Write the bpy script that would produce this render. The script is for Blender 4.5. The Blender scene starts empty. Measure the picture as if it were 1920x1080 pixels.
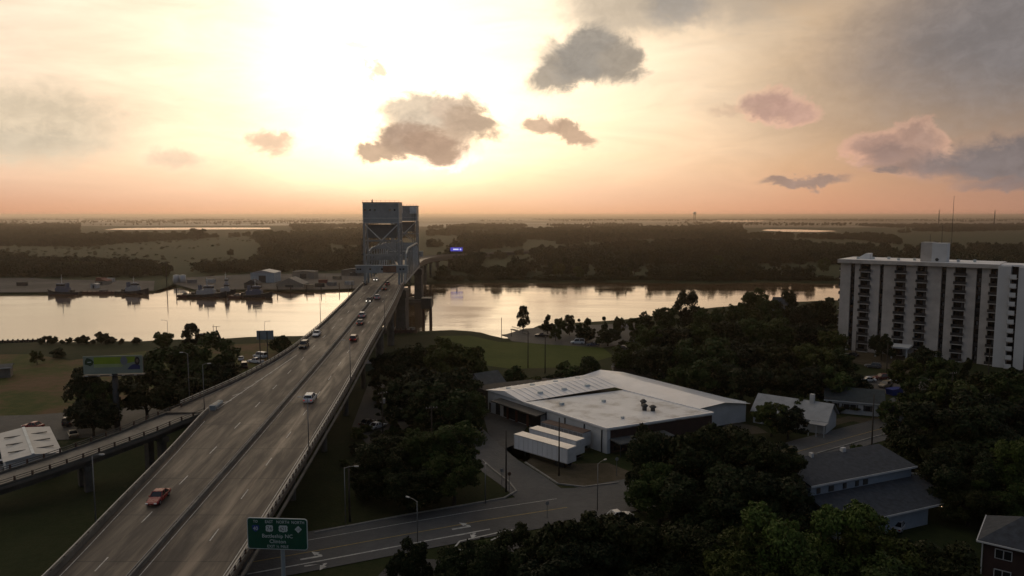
import bpy, bmesh, math, random
import numpy as np
from mathutils import Vector, Matrix

sc = bpy.context.scene
COL = sc.collection
R = math.radians

# ------------------------------------------------------------------ camera
CAM_Z = 49.0            # metres above the river
FPX = 1400.0            # focal length for a picture 1920 wide
PITCH = math.atan(137.0 / FPX)
cam_data = bpy.data.cameras.new('camera')
cam_data.lens = 36.0 * FPX / 1920.0
cam_data.sensor_width = 36.0
cam_data.clip_start = 0.5
cam_data.clip_end = 60000.0
cam = bpy.data.objects.new('camera', cam_data)
COL.objects.link(cam)
cam.location = (0, 0, CAM_Z)
cam.rotation_euler = (math.pi / 2 - PITCH, 0, 0)
sc.camera = cam


def pix_dir(px, py):
    u, v = (px - 960) / FPX, (540 - py) / FPX
    c, s = math.cos(PITCH), math.sin(PITCH)
    return Vector((u, c + v * s, -s + v * c)).normalized()


GZ = 1.5                # ground of the near bank
FZ = 1.2                # ground of the far bank


def G(px, py, z=GZ):
    """survey helper: where the line of sight meets the level z"""
    d = pix_dir(px, py)
    t = (z - CAM_Z) / d.z
    return Vector((d.x * t, d.y * t, z))


def S(px, Y):
    """sideways position of the column px at the distance Y (level sight line)"""
    return (px - 960) / FPX * Y


# ------------------------------------------------------------------ world
SUN_AZ = math.atan2((770 - 960), FPX)          # sun a little left of the view axis
SUN_EL = R(6.5)
world = bpy.data.worlds.new('World')
sc.world = world
world.use_nodes = True
wt = world.node_tree
for n in list(wt.nodes):
    wt.nodes.remove(n)


class E:
    """small arithmetic wrapper round shader sockets"""
    tree = wt

    def __init__(s, sock):
        s.s = sock

    @staticmethod
    def op(o, *a, clamp=False):
        n = E.tree.nodes.new('ShaderNodeMath')
        n.operation = o
        n.use_clamp = clamp
        for i, x in enumerate(a):
            if isinstance(x, E):
                E.tree.links.new(x.s, n.inputs[i])
            else:
                n.inputs[i].default_value = x
        return E(n.outputs[0])

    def __add__(a, b): return E.op('ADD', a, b)
    def __radd__(a, b): return E.op('ADD', a, b)
    def __sub__(a, b): return E.op('SUBTRACT', a, b)
    def __rsub__(a, b): return E.op('SUBTRACT', b, a)
    def __mul__(a, b): return E.op('MULTIPLY', a, b)
    def __rmul__(a, b): return E.op('MULTIPLY', a, b)
    def __truediv__(a, b): return E.op('DIVIDE', a, b)


def smooth(x, a, b, lo=0.0, hi=1.0):
    n = E.tree.nodes.new('ShaderNodeMapRange')
    n.interpolation_type = 'SMOOTHSTEP'
    E.tree.links.new(x.s, n.inputs[0])
    for i, v in zip((1, 2, 3, 4), (a, b, lo, hi)):
        n.inputs[i].default_value = v
    return E(n.outputs[0])


def cmix(fac, a, b, blend='MIX'):
    n = E.tree.nodes.new('ShaderNodeMix')
    n.data_type = 'RGBA'
    n.blend_type = blend
    n.clamp_factor = True
    for i, x in zip((0, 6, 7), (fac, a, b)):
        if isinstance(x, E):
            E.tree.links.new(x.s, n.inputs[i])
        elif isinstance(x, (tuple, list)):
            n.inputs[i].default_value = (*x, 1)
        else:
            n.inputs[i].default_value = x
    return E(n.outputs[2])


def ramp(x, stops):
    n = E.tree.nodes.new('ShaderNodeValToRGB')
    cr = n.color_ramp
    while len(cr.elements) < len(stops):
        cr.elements.new(0.5)
    for e, (p, c) in zip(cr.elements, stops):
        e.position = p
        e.color = (*c, 1)
    E.tree.links.new(x.s, n.inputs[0])
    return E(n.outputs[0])


def noise(vec, scale, detail=4, rough=.55, dist=0.0, color=False):
    n = E.tree.nodes.new('ShaderNodeTexNoise')
    n.inputs['Scale'].default_value = scale
    n.inputs['Detail'].default_value = detail
    n.inputs['Roughness'].default_value = rough
    n.inputs['Distortion'].default_value = dist
    if vec is not None:
        E.tree.links.new(vec.s, n.inputs['Vector'])
    return E(n.outputs['Color' if color else 'Fac'])


def comb(x, y, z):
    n = E.tree.nodes.new('ShaderNodeCombineXYZ')
    for i, v in enumerate((x, y, z)):
        if isinstance(v, E):
            E.tree.links.new(v.s, n.inputs[i])
        else:
            n.inputs[i].default_value = v
    return E(n.outputs[0])


def sep(v):
    n = E.tree.nodes.new('ShaderNodeSeparateXYZ')
    E.tree.links.new(v.s, n.inputs[0])
    return [E(o) for o in n.outputs]


tc = wt.nodes.new('ShaderNodeTexCoord')
dvec = E(tc.outputs['Generated'])
dx, dy, dz = sep(dvec)
az = E.op('ARCTAN2', dx, dy)
el = E.op('ARCSINE', dz)
sd = (math.sin(SUN_AZ) * math.cos(SUN_EL), math.cos(SUN_AZ) * math.cos(SUN_EL), math.sin(SUN_EL))
cosang = dx * sd[0] + dy * sd[1] + dz * sd[2]
ang = E.op('ARCCOSINE', E.op('MINIMUM', E.op('MAXIMUM', cosang, -1.0), 1.0))     # radians from the sun
skyn = wt.nodes.new('ShaderNodeTexSky')
skyn.sky_type = 'NISHITA'
skyn.sun_disc = False
skyn.sun_elevation = SUN_EL
skyn.sun_rotation = SUN_AZ
skyn.altitude = 50
skyn.air_density = 1.0
skyn.dust_density = 4.0
skyn.ozone_density = 1.0
NISHITA = 0.018
sky0 = cmix(1.0, E(skyn.outputs[0]), (NISHITA,) * 3, 'MULTIPLY')

# thin high cloud veil: bright and warm round the sun, grey away from it
wl = noise(comb(az * 1.4, el * 5.5, 0.0), 2.2, 5, .6, .6)          # long soft streaks
wl2 = noise(comb(az * 2.2, el * 9.0, 3.7), 3.0, 6, .62, .8)
az_w = az + (wl - 0.5) * 0.30
ang2 = E.op('SQRT', E.op('POWER', (az_w - (SUN_AZ - 0.09)) * 0.78, 2.0)
            + E.op('POWER', el - (SUN_EL + .012), 2.0)) * 1.0
# the plain angle takes over behind the viewer so the field closes smoothly
t_ang = E.op('MAXIMUM', ang2 * 0.9, ang * 0.80)
veil = ramp(E.op('DIVIDE', t_ang, math.pi, clamp=True), [
    (0.00, (2.3, 2.0, 1.5)), (0.030, (1.32, 1.23, 1.06)), (0.055, (1.04, .94, .78)), (0.090, (.89, .73, .55)),
    (0.1375, (.62, .435, .27)), (0.172, (.37, .26, .175)), (0.205, (.175, .150, .138)), (0.250, (.155, .152, .160)),
    (0.36, (.190, .202, .228)), (0.60, (.128, .148, .188)), (1.0, (.108, .130, .178))])
# the left of the view is veiled but paler than the right
leftw = smooth(az, -0.25, -0.75) * smooth(az, -2.2, -1.0)
veil = cmix(leftw * smooth(wl, -0.1, 0.65) * 0.95, veil, (.98, .85, .68))
sky = cmix(1.0, sky0, veil, 'ADD')
streak = (wl - 0.5) * 0.55 + (wl2 - 0.5) * 0.45 + 1.0
n_ = wt.nodes.new('ShaderNodeVectorMath'); n_.operation = 'SCALE'
wt.links.new(sky.s, n_.inputs[0]); wt.links.new(streak.s, n_.inputs['Scale'])
sky = E(n_.outputs[0])
# salmon band of thick air along the horizon, strongest below the sun
hz = E.op('POWER', 2.718, E.op('ABSOLUTE', el) * -13.0)
hcol = ramp(E.op('DIVIDE', ang, math.pi, clamp=True), [
    (0.0, (1.02, .63, .35)), (0.08, (.92, .53, .325)), (0.17, (.70, .345, .205)), (0.30, (.30, .18, .14)), (1.0, (.07, .075, .095))])
sky = cmix(hz * 0.96, sky, hcol)
hz2 = E.op('POWER', 2.718, E.op('ABSOLUTE', el) * -45.0)
hcol2 = ramp(E.op('DIVIDE', ang, math.pi, clamp=True), [
    (0.0, (1.0, .55, .25)), (0.08, (.90, .455, .245)), (0.17, (.66, .315, .185)), (0.30, (.28, .165, .13)), (1.0, (.07, .075, .095))])
sky = cmix(hz2 * 0.75, sky, hcol2)
sky_plain = sky

# separate clouds: (pixel box in the photograph -> direction, softness, body, rim, strength, rim strength)
wv = comb(az * 1.0, el * 1.35, 1.3)
nz = noise(wv, 13.0, 7, .66, .5, color=True)
nz2 = noise(wv, 48.0, 5, .65, 0.4, color=True)
a1, a2, _ = sep(nz)
b1, b2, _ = sep(nz2)
azc = az + (a1 - 0.5) * 0.068 + (b1 - 0.5) * 0.022
elc = el + (a2 - 0.5) * 0.052 + (b2 - 0.5) * 0.018
cvec = comb(azc, elc, 0.0)
puff = smooth(b2 * .5 + a2 * .5, .36, .64)          # lit and shaded puffs inside the clouds


def cloud_body(c):
    return cmix(puff * .6, c, tuple(min(1.3, k * 1.45) for k in c))


CLOUDS = [
    # x0, y0, x1, y1, tilt, soft, body colour, rim colour, strength, rim
    (1230, -80, 2500, 360, 0, 1.0, (.30, .225, .175), (.4, .3, .24), .72, .0),
    (1480, -160, 2500, 250, 0, .9, (.165, .158, .165), (.4, .3, .24), .80, .0),
    (1150, -140, 1600, 60, 0, .8, (.24, .215, .19), (.5, .42, .3), .60, .0),
    (-260, 150, 300, 310, 0, .8, (.64, .53, .385), (1, .9, .7), .85, .0),
    (-300, 225, 200, 285, 0, .8, (.50, .43, .33), (1, .9, .7), .45, .0),
    (1020, -40, 1290, 70, -10, .8, (.42, .35, .27), (1.0, .85, .62), .75, .15),
    (1190, -50, 1350, 48, -22, .8, (.26, .24, .225), (1.0, .76, .52), .65, .5),
    (1000, 60, 1200, 158, -4, .6, (.33, .285, .235), (1.1, .92, .66), .9, .3),
    (985, 95, 1120, 168, 18, .5, (.36, .305, .245), (1.1, .92, .66), .95, .3),
    (1040, 45, 1165, 150, 30, .5, (.30, .265, .225), (1.1, .92, .66), .95, .3),
    (1120, 70, 1215, 160, -40, .5, (.33, .28, .225), (1.1, .85, .58), .95, .4),
    (700, 205, 915, 298, 0, .55, (.50, .365, .265), (1.5, 1.25, .9), .92, .6),
    (700, 165, 880, 245, 0, .55, (.64, .52, .39), (1.5, 1.25, .9), .95, .5),
    (790, 175, 910, 235, -10, .5, (.60, .46, .34), (1.5, 1.2, .85), .9, .5),
    (820, 205, 945, 258, -18, .5, (.50, .365, .26), (1.5, 1.2, .82), .95, .6),
    (715, 228, 810, 292, 0, .5, (.44, .31, .225), (1.7, 1.45, 1.05), .95, .9),
    (760, 240, 880, 302, -8, .5, (.42, .285, .20), (1.7, 1.45, 1.05), .95, .9),
    (660, 262, 760, 300, 4, .5, (.46, .32, .225), (1.4, 1.1, .8), .92, .5),
    (970, 220, 1060, 262, 0, .5, (.55, .38, .265), (1.2, .92, .64), .90, .4),
    (1030, 228, 1115, 272, -12, .5, (.48, .325, .225), (1.2, .9, .6), .90, .4),
    (465, 245, 555, 298, 0, .7, (.72, .49, .335), (1.2, .95, .7), .80, .15),
    (275, 275, 385, 320, 0, .8, (.66, .51, .37), (1.1, .9, .68), .55, .1),
    (684, 118, 730, 150, 0, .7, (.70, .55, .40), (1.4, 1.25, .95), .8, .3),
    (645, 78, 705, 98, 0, .8, (.85, .72, .55), (1.4, 1.25, .95), .55, .1),
    (1390, 172, 1500, 226, -5, .5, (.44, .28, .225), (.98, .60, .42), .85, .95),
    (1450, 188, 1535, 228, -12, .5, (.48, .30, .235), (.98, .58, .40), .8, .95),
    (1330, 195, 1410, 225, 0, .8, (.62, .43, .30), (.9, .62, .43), .6, .3),
    (1585, 255, 1700, 310, 0, .6, (.36, .235, .19), (.86, .49, .34), .8, .9),
    (1670, 236, 1780, 290, -6, .6, (.34, .225, .18), (.95, .53, .36), .8, 1.0),
    (1600, 275, 1800, 330, 0, .6, (.29, .20, .17), (.66, .37, .27), .8, .3),
    (1690, 258, 2200, 345, 0, .6, (.185, .158, .155), (.60, .35, .26), .92, .2),
    (1425, 330, 1590, 354, 0, .6, (.30, .215, .18), (.7, .42, .3), .85, .1),
    (1640, 318, 1700, 336, 0, .6, (.24, .185, .165), (.7, .42, .3), .8, .1),
    (1780, 332, 2100, 358, 0, .6, (.22, .17, .16), (.5, .3, .24), .75, .0),
]
bodies = []
for (x0, y0, x1, y1, tilt, soft, body, rimc, stren, rims) in CLOUDS:
    c_ = pix_dir((x0 + x1) / 2, (y0 + y1) / 2)
    a0, e0 = math.atan2(c_.x, c_.y), math.asin(c_.z)
    dL, dR = pix_dir(x0, (y0 + y1) / 2), pix_dir(x1, (y0 + y1) / 2)
    ra = (math.atan2(dR.x, dR.y) - math.atan2(dL.x, dL.y)) / 2
    dT, dB = pix_dir((x0 + x1) / 2, y0), pix_dir((x0 + x1) / 2, y1)
    re = (math.asin(dT.z) - math.asin(dB.z)) / 2
    mp = wt.nodes.new('ShaderNodeMapping')
    mp.vector_type = 'TEXTURE'
    mp.inputs['Location'].default_value = (a0, e0, 0)
    mp.inputs['Rotation'].default_value = (0, 0, R(tilt))
    mp.inputs['Scale'].default_value = (ra, re, 1)
    wt.links.new(cvec.s, mp.inputs['Vector'])
    ln = wt.nodes.new('ShaderNodeVectorMath')
    ln.operation = 'LENGTH'
    wt.links.new(mp.outputs[0], ln.inputs[0])
    r_ = E(ln.outputs['Value'])
    if rims:                                        # bright fringes first, all the bodies after them
        sky = cmix(smooth(r_, 1.48, 1.08, 0.0, min(1.0, rims * 1.15)), sky, rimc, 'LIGHTEN')
    bodies.append((r_, soft, stren, body))
for r_, soft, stren, body in bodies:
    sky = cmix(smooth(r_, 1.22, 1.06 - soft * .85, 0.0, stren), sky, cloud_body(body))
# below the horizon the world is the dull colour of land
sky_plain = cmix(smooth(el, -0.002, -0.03), sky_plain, (.05, .045, .04))
bg = wt.nodes.new('ShaderNodeBackground')
wt.links.new(sky.s, bg.inputs[0])
bg0 = wt.nodes.new('ShaderNodeBackground')
wt.links.new(sky_plain.s, bg0.inputs[0])
# no separate clouds stand outside this stretch of the sky, so the plain sky is used there (saves time)
gate = (E.op('GREATER_THAN', el, 0.005) * E.op('LESS_THAN', el, 0.6)
        * E.op('GREATER_THAN', az, -1.1) * E.op('LESS_THAN', az, 1.25))
mx = wt.nodes.new('ShaderNodeMixShader')
wt.links.new(gate.s, mx.inputs[0])
wt.links.new(bg0.outputs[0], mx.inputs[1])
wt.links.new(bg.outputs[0], mx.inputs[2])
wo = wt.nodes.new('ShaderNodeOutputWorld')
wt.links.new(mx.outputs[0], wo.inputs[0])
world.cycles.sampling_method = 'MANUAL'
world.cycles.sample_map_resolution = 512

# ------------------------------------------------------------------ sun (behind thin cloud)
sun_d = bpy.data.lights.new('sun', 'SUN')
sun_d.energy = 0.3
sun_d.angle = R(80)
sun_d.color = (1.0, .72, .42)
sun = bpy.data.objects.new('sun', sun_d)
COL.objects.link(sun)
sun.rotation_euler = Vector((-sd[0], -sd[1], -sd[2])).to_track_quat('-Z', 'Y').to_euler()
sun.location = (0, 0, 200)

vs = sc.view_settings
vs.view_transform = 'Standard'
vs.look = 'None'
vs.exposure = 0.0
vs.gamma = 1.0
vs.use_curve_mapping = False
sc.cycles.use_denoising = True
try:
    sc.cycles.denoiser = 'OPENIMAGEDENOISE'
except Exception:
    pass
sc.cycles.max_bounces = 4
sc.cycles.diffuse_bounces = 2
sc.cycles.glossy_bounces = 3
sc.cycles.volume_bounces = 0
sc.cycles.caustics_reflective = False
sc.cycles.caustics_refractive = False
sc.cycles.use_adaptive_sampling = True
sc.cycles.adaptive_threshold = 0.015

# ------------------------------------------------------------------ materials
MATS = {}


def mat(name, col, rough=.8, var=.2, scale=.6, metal=0.0, spec=.3, bump=0.0, bscale=None, col2=None,
        emit=None, estr=1.0, coords='Object', detail=5):
    if name in MATS:
        return MATS[name]
    m = bpy.data.materials.new(name)
    m.use_nodes = True
    E.tree = m.node_tree
    p = m.node_tree.nodes['Principled BSDF']
    t = m.node_tree.nodes.new('ShaderNodeTexCoord')
    if coords == 'World':
        g_ = m.node_tree.nodes.new('ShaderNodeNewGeometry')
        vec = E(g_.outputs['Position'])
    else:
        vec = E(t.outputs[coords])
    f = noise(vec, scale, detail, .6)
    lo = tuple(c * (1 - var) for c in col)
    hi = col2 if col2 else tuple(min(1, c * (1 + var)) for c in col)
    c = ramp(f, [(.28, lo), (.72, hi)])
    m.node_tree.links.new(c.s, p.inputs['Base Color'])
    p.inputs['Roughness'].default_value = rough
    if rough > .15:
        rr = E.op('ADD', (noise(vec, scale * 2.3, 3) - .5) * .25, rough, clamp=True)
        m.node_tree.links.new(rr.s, p.inputs['Roughness'])
    p.inputs['Metallic'].default_value = metal
    p.inputs['Specular IOR Level'].default_value = spec
    if bump:
        b = m.node_tree.nodes.new('ShaderNodeBump')
        b.inputs['Strength'].default_value = bump
        b.inputs['Distance'].default_value = .1
        m.node_tree.links.new(noise(vec, bscale or scale * 6, 4).s, b.inputs['Height'])
        m.node_tree.links.new(b.outputs[0], p.inputs['Normal'])
    if emit:
        p.inputs['Emission Color'].default_value = (*emit, 1)
        p.inputs['Emission Strength'].default_value = estr
    MATS[name] = m
    return m


def leaf_mat(name, dark, light):
    m = bpy.data.materials.new(name)
    m.use_nodes = True
    E.tree = m.node_tree
    p = m.node_tree.nodes['Principled BSDF']
    t = m.node_tree.nodes.new('ShaderNodeTexCoord')
    oi = m.node_tree.nodes.new('ShaderNodeObjectInfo')
    f = noise(E(t.outputs['Object']), 5.0, 4, .6)
    f = E.op('ADD', f * 1.0, (E(oi.outputs['Random']) - .5) * .45)
    c = ramp(f, [(.25, dark), (.8, light)])
    rnd = E.op('FRACT', E(oi.outputs['Random']) * 7.31)
    c = cmix(smooth(rnd, .45, .95, 0.0, .8), c, tuple(x * k for x, k in zip(light, (1.0, .78, .62))))
    m.node_tree.links.new(c.s, p.inputs['Base Color'])
    p.inputs['Roughness'].default_value = .65
    p.inputs['Specular IOR Level'].default_value = .12
    MATS[name] = m
    return m


# ------------------------------------------------------------------ mesh helpers
class MB:
    def __init__(s):
        s.v, s.f, s.uv = [], [], None

    def add(s, vs_, fs_):
        o = len(s.v)
        s.v += [tuple(x) for x in vs_]
        s.f += [tuple(i + o for i in f) for f in fs_]
        return s

    def box(s, c, d, rz=0.0, taper=1.0):
        cx, cy, cz = c
        x, y, z = d[0] / 2, d[1] / 2, d[2] / 2
        ca, sa = math.cos(rz), math.sin(rz)
        vs_ = []
        for k, sz in enumerate((-z, z)):
            t = taper if k else 1.0
            for (a, b) in ((-x, -y), (x, -y), (x, y), (-x, y)):
                a *= t; b *= t
                vs_.append((cx + a * ca - b * sa, cy + a * sa + b * ca, cz + sz))
        return s.add(vs_, [(3, 2, 1, 0), (4, 5, 6, 7), (0, 1, 5, 4), (1, 2, 6, 5), (2, 3, 7, 6), (3, 0, 4, 7)])

    def beam(s, p, q, w, h=None):
        """square bar from p to q"""
        h = h or w
        p, q = Vector(p), Vector(q)
        d = (q - p)
        if d.length < 1e-6:
            return s
        d.normalize()
        up = Vector((0, 0, 1)) if abs(d.z) < .95 else Vector((0, 1, 0))
        sx = d.cross(up).normalized()
        sy = sx.cross(d).normalized()
        vs_ = []
        for b in (p, q):
            for (a, c) in ((-1, -1), (1, -1), (1, 1), (-1, 1)):
                vs_.append(b + sx * a * w / 2 + sy * c * h / 2)
        return s.add(vs_, [(0, 1, 2, 3), (7, 6, 5, 4), (1, 0, 4, 5), (2, 1, 5, 6), (3, 2, 6, 7), (0, 3, 7, 4)])

    def tube(s, pts, rad, n=8, caps=True):
        pts = [Vector(p) for p in pts]
        if not hasattr(rad, '__len__'):
            rad = [rad] * len(pts)
        o = len(s.v)
        for i, p in enumerate(pts):
            d = (pts[min(i + 1, len(pts) - 1)] - pts[max(i - 1, 0)]).normalized()
            up = Vector((0, 0, 1)) if abs(d.z) < .9 else Vector((1, 0, 0))
            sx = d.cross(up).normalized()
            sy = sx.cross(d)
            for k in range(n):
                a = 2 * math.pi * k / n
                s.v.append(tuple(p + (sx * math.cos(a) + sy * math.sin(a)) * rad[i]))
        for i in range(len(pts) - 1):
            for k in range(n):
                a, b = o + i * n + k, o + i * n + (k + 1) % n
                s.f.append((a, b, b + n, a + n))
        if caps:
            s.f.append(tuple(o + k for k in range(n))[::-1])
            s.f.append(tuple(o + (len(pts) - 1) * n + k for k in range(n)))
        return s

    def prism(s, poly, z0, z1):
        n = len(poly)
        zt = z1 if hasattr(z1, '__len__') else [z1] * n
        vs_ = [(p[0], p[1], z0) for p in poly] + [(p[0], p[1], zt[i]) for i, p in enumerate(poly)]
        fs_ = [tuple(range(n))[::-1], tuple(range(n, 2 * n))]
        fs_ += [(i, (i + 1) % n, n + (i + 1) % n, n + i) for i in range(n)]
        return s.add(vs_, fs_)

    def loft(s, rings, cap=True):
        o = len(s.v)
        n = len(rings[0])
        for r in rings:
            s.v += [tuple(p) for p in r]
        for i in range(len(rings) - 1):
            for k in range(n):
                a, b = o + i * n + k, o + i * n + (k + 1) % n
                s.f.append((a, b, b + n, a + n))
        if cap:
            s.f.append(tuple(o + k for k in range(n))[::-1])
            s.f.append(tuple(o + (len(rings) - 1) * n + k for k in range(n)))
        return s

    def sweep(s, line, prof):
        """open path of points, closed profile of (side, up) offsets"""
        rings = []
        P_ = [Vector(p) for p in line]
        for i, p in enumerate(P_):
            d = P_[min(i + 1, len(P_) - 1)] - P_[max(i - 1, 0)]
            d.z = 0
            d.normalize()
            sd_ = Vector((d.y, -d.x, 0))
            rings.append([p + sd_ * a + Vector((0, 0, b)) for a, b in prof])
        return s.loft(rings)

    def build(s, name, m, parent=None, world=False, smooth_=False, fixn=True):
        v = s.v
        if world and parent is not None:
            inv = (Matrix.Translation(parent.location) @ Matrix.Rotation(parent.rotation_euler.z, 4, 'Z')).inverted()
            v = [tuple(inv @ Vector(p)) for p in v]
        me = bpy.data.meshes.new(name)
        me.from_pydata(v, [], s.f)
        if fixn:
            bm = bmesh.new()
            bm.from_mesh(me)
            bmesh.ops.recalc_face_normals(bm, faces=bm.faces)
            bm.to_mesh(me)
            bm.free()
        if smooth_:
            me.polygons.foreach_set('use_smooth', [True] * len(me.polygons))
        me.materials.append(m)
        return link(name, me, parent)


def link(name, me, parent=None):
    o = bpy.data.objects.new(name, me)
    COL.objects.link(o)
    if parent is not None:
        o.parent = parent
    return o


def empty(name, loc, rz=0.0):
    o = bpy.data.objects.new(name, None)
    COL.objects.link(o)
    o.location = loc
    o.rotation_euler = (0, 0, rz)
    o.empty_display_size = .5
    return o


def tag(o, label, cat, group=None):
    o['label'] = label
    o['category'] = cat
    if group:
        o['group'] = group
    return o


def structure(o):
    o['kind'] = 'structure'
    return o


def sheet(name, poly, z, m, kind='structure'):
    """flat ground sheet from a list of (x, y)"""
    me = bpy.data.meshes.new(name)
    bm = bmesh.new()
    f = bm.faces.new([bm.verts.new((p[0], p[1], z)) for p in poly])
    if f.normal.z < 0:
        f.normal_flip()
    bm.normal_update()
    bmesh.ops.triangulate(bm, faces=bm.faces)
    bmesh.ops.recalc_face_normals(bm, faces=bm.faces)
    bm.normal_update()
    for f in bm.faces:
        if f.normal.z < 0:
            f.normal_flip()
    bm.to_mesh(me)
    bm.free()
    me.materials.append(m)
    o = link(name, me)
    if kind:
        o['kind'] = kind
    return o


def PX(pts, z=GZ):
    return [tuple(G(x, y, z)[:2]) for x, y in pts]


def ribbon(line, w):
    """polygon of width w along a polyline of (x, y)"""
    L_, R_ = [], []
    P_ = [Vector((p[0], p[1])) for p in line]
    for i, p in enumerate(P_):
        d = (P_[min(i + 1, len(P_) - 1)] - P_[max(i - 1, 0)]).normalized()
        n = Vector((-d.y, d.x))
        L_.append(p + n * w / 2)
        R_.append(p - n * w / 2)
    return [tuple(p) for p in L_ + R_[::-1]]


def text_mesh(s, size, align='CENTER', ext=0.0):
    cu = bpy.data.curves.new('t', 'FONT')
    cu.body = s
    cu.size = size
    cu.align_x = align
    cu.align_y = 'CENTER'
    cu.extrude = ext
    cu.resolution_u = 2
    o = bpy.data.objects.new('t', cu)
    COL.objects.link(o)
    dg = bpy.context.evaluated_depsgraph_get()
    dg.update()
    me = bpy.data.meshes.new_from_object(o.evaluated_get(dg))
    bpy.data.objects.remove(o)
    return me
# ================================================================== LAND AND WATER
def ground_mat(name, stops, scale, big, rough=.95):
    m = bpy.data.materials.new(name)
    m.use_nodes = True
    E.tree = m.node_tree
    p = m.node_tree.nodes['Principled BSDF']
    g_ = m.node_tree.nodes.new('ShaderNodeNewGeometry')
    vec = E(g_.outputs['Position'])
    f = noise(vec, big, 5, .6, .5) * .65 + noise(vec, scale, 5, .65) * .35
    c = ramp(f, stops)
    m.node_tree.links.new(c.s, p.inputs['Base Color'])
    p.inputs['Roughness'].default_value = rough
    p.inputs['Specular IOR Level'].default_value = .1
    b = m.node_tree.nodes.new('ShaderNodeBump')
    b.inputs['Strength'].default_value = .5
    b.inputs['Distance'].default_value = .3
    m.node_tree.links.new(noise(vec, scale * 3, 4).s, b.inputs['Height'])
    m.node_tree.links.new(b.outputs[0], p.inputs['Normal'])
    MATS[name] = m
    return m


M_GRASS = ground_mat('grass_ground', [(.30, (.010, .016, .005)), (.48, (.020, .027, .008)), (.62, (.034, .034, .014)), (.75, (.05, .04, .022))], .9, .035)
M_FIELD = ground_mat('dry_field', [(.32, (.028, .044, .009)), (.46, (.058, .064, .016)), (.56, (.105, .066, .034)), (.68, (.13, .078, .046))], .5, .045)
M_LAWN = ground_mat('green_lawn', [(.30, (.036, .054, .010)), (.55, (.062, .076, .016)), (.75, (.085, .085, .026))], .5, .04)
M_MARSH = ground_mat('marsh', [(.25, (.012, .023, .008)), (.5, (.021, .031, .012)), (.75, (.032, .035, .015))], .02, .0035)
M_FLATS = ground_mat('haze_glow_flats', [(.25, (.045, .040, .020)), (.5, (.07, .055, .03)), (.75, (.10, .075, .045))], .004, .0012, .42)
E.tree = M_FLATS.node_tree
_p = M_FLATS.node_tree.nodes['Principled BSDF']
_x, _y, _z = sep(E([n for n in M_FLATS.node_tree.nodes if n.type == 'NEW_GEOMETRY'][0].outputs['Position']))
_p.inputs['Specular Tint'].default_value = (1.0, .70, .42, 1)  # orange tint paints the far haze glow into these flats
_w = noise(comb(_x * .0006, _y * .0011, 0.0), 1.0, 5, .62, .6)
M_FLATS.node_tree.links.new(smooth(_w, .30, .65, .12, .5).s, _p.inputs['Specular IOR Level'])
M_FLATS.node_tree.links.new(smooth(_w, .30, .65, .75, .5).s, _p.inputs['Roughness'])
M_DIRT = ground_mat('bare_dirt', [(.3, (.035, .031, .018)), (.5, (.062, .050, .032)), (.7, (.11, .092, .068))], .7, .09)
M_QUAY = ground_mat('quay_gravel', [(.3, (.055, .050, .045)), (.7, (.13, .12, .108))], .3, .03)
M_LOT = ground_mat('old_tarmac', [(.3, (.045, .044, .043)), (.55, (.07, .068, .065)), (.75, (.12, .11, .10))], .8, .08, .7)

# ---- river
m = bpy.data.materials.new('river_water')
m.use_nodes = True
E.tree = m.node_tree
p = m.node_tree.nodes['Principled BSDF']
p.inputs['Base Color'].default_value = (.095, .055, .026, 1)
p.inputs['Specular Tint'].default_value = (1.0, .90, .76, 1)  # warm tint paints extra sky glow into the water's reflections
p.inputs['Roughness'].default_value = .12
p.inputs['IOR'].default_value = 1.6
p.inputs['Specular IOR Level'].default_value = .6
g_ = m.node_tree.nodes.new('ShaderNodeNewGeometry')
px_, py_, pz_ = sep(E(g_.outputs['Position']))
v1 = comb(px_ * .6, py_ * 1.0, 0.0)
h = noise(v1, .55, 3, .5) * .20 + noise(comb(px_ * .10, py_ * .32, 2.0), .35, 3, .5) * .7
b = m.node_tree.nodes.new('ShaderNodeBump')
b.inputs['Strength'].default_value = .22
b.inputs['Distance'].default_value = .35
m.node_tree.links.new(h.s, b.inputs['Height'])
m.node_tree.links.new(b.outputs[0], p.inputs['Normal'])
ro = smooth(noise(comb(px_ * .012, py_ * .05, 0.0), 1.0, 4, .6, .4), .35, .7, .04, .15)
m.node_tree.links.new(ro.s, p.inputs['Roughness'])
M_WATER = m

sheet('river_water', [(-3000, 20), (3000, 20), (3000, 1200), (-3000, 1200)], 0.0, M_WATER)


def bank(name, line, back, z, m, sgn):
    """land sheet with a sloping bank: line = waterline (x, y) left to right, back = y of the far side"""
    n = len(line)
    me_v, me_f = [], []
    rng = random.Random(3)
    for (x, y) in line:
        me_v.append((x, y - sgn * 6.0, -1.5))
    for (x, y) in line:
        me_v.append((x, y, .15))
    for (x, y) in line:
        me_v.append((x, y + sgn * (2.5 + 2 * rng.random()), z * .8))
    for (x, y) in line:
        me_v.append((x, y + sgn * (7 + 3 * rng.random()), z))
    for (x, y) in line:
        me_v.append((x, back, z))
    for r in range(4):
        for i in range(n - 1):
            a = r * n + i
            q = (a, a + 1, a + n + 1, a + n)
            me_f.append(q if sgn > 0 else q[::-1])
    me = bpy.data.meshes.new(name)
    me.from_pydata(me_v, [], me_f)
    me.materials.append(m)
    return structure(link(name, me))


def jitter(line, step, amp, seed):
    rng = random.Random(seed)
    out = []
    for (x0, y0), (x1, y1) in zip(line[:-1], line[1:]):
        k = max(1, int(math.hypot(x1 - x0, y1 - y0) / step))
        for i in range(k):
            t = i / k
            out.append((x0 + (x1 - x0) * t, y0 + (y1 - y0) * t + (rng.random() - .5) * amp))
    out.append(line[-1])
    return out


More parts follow.
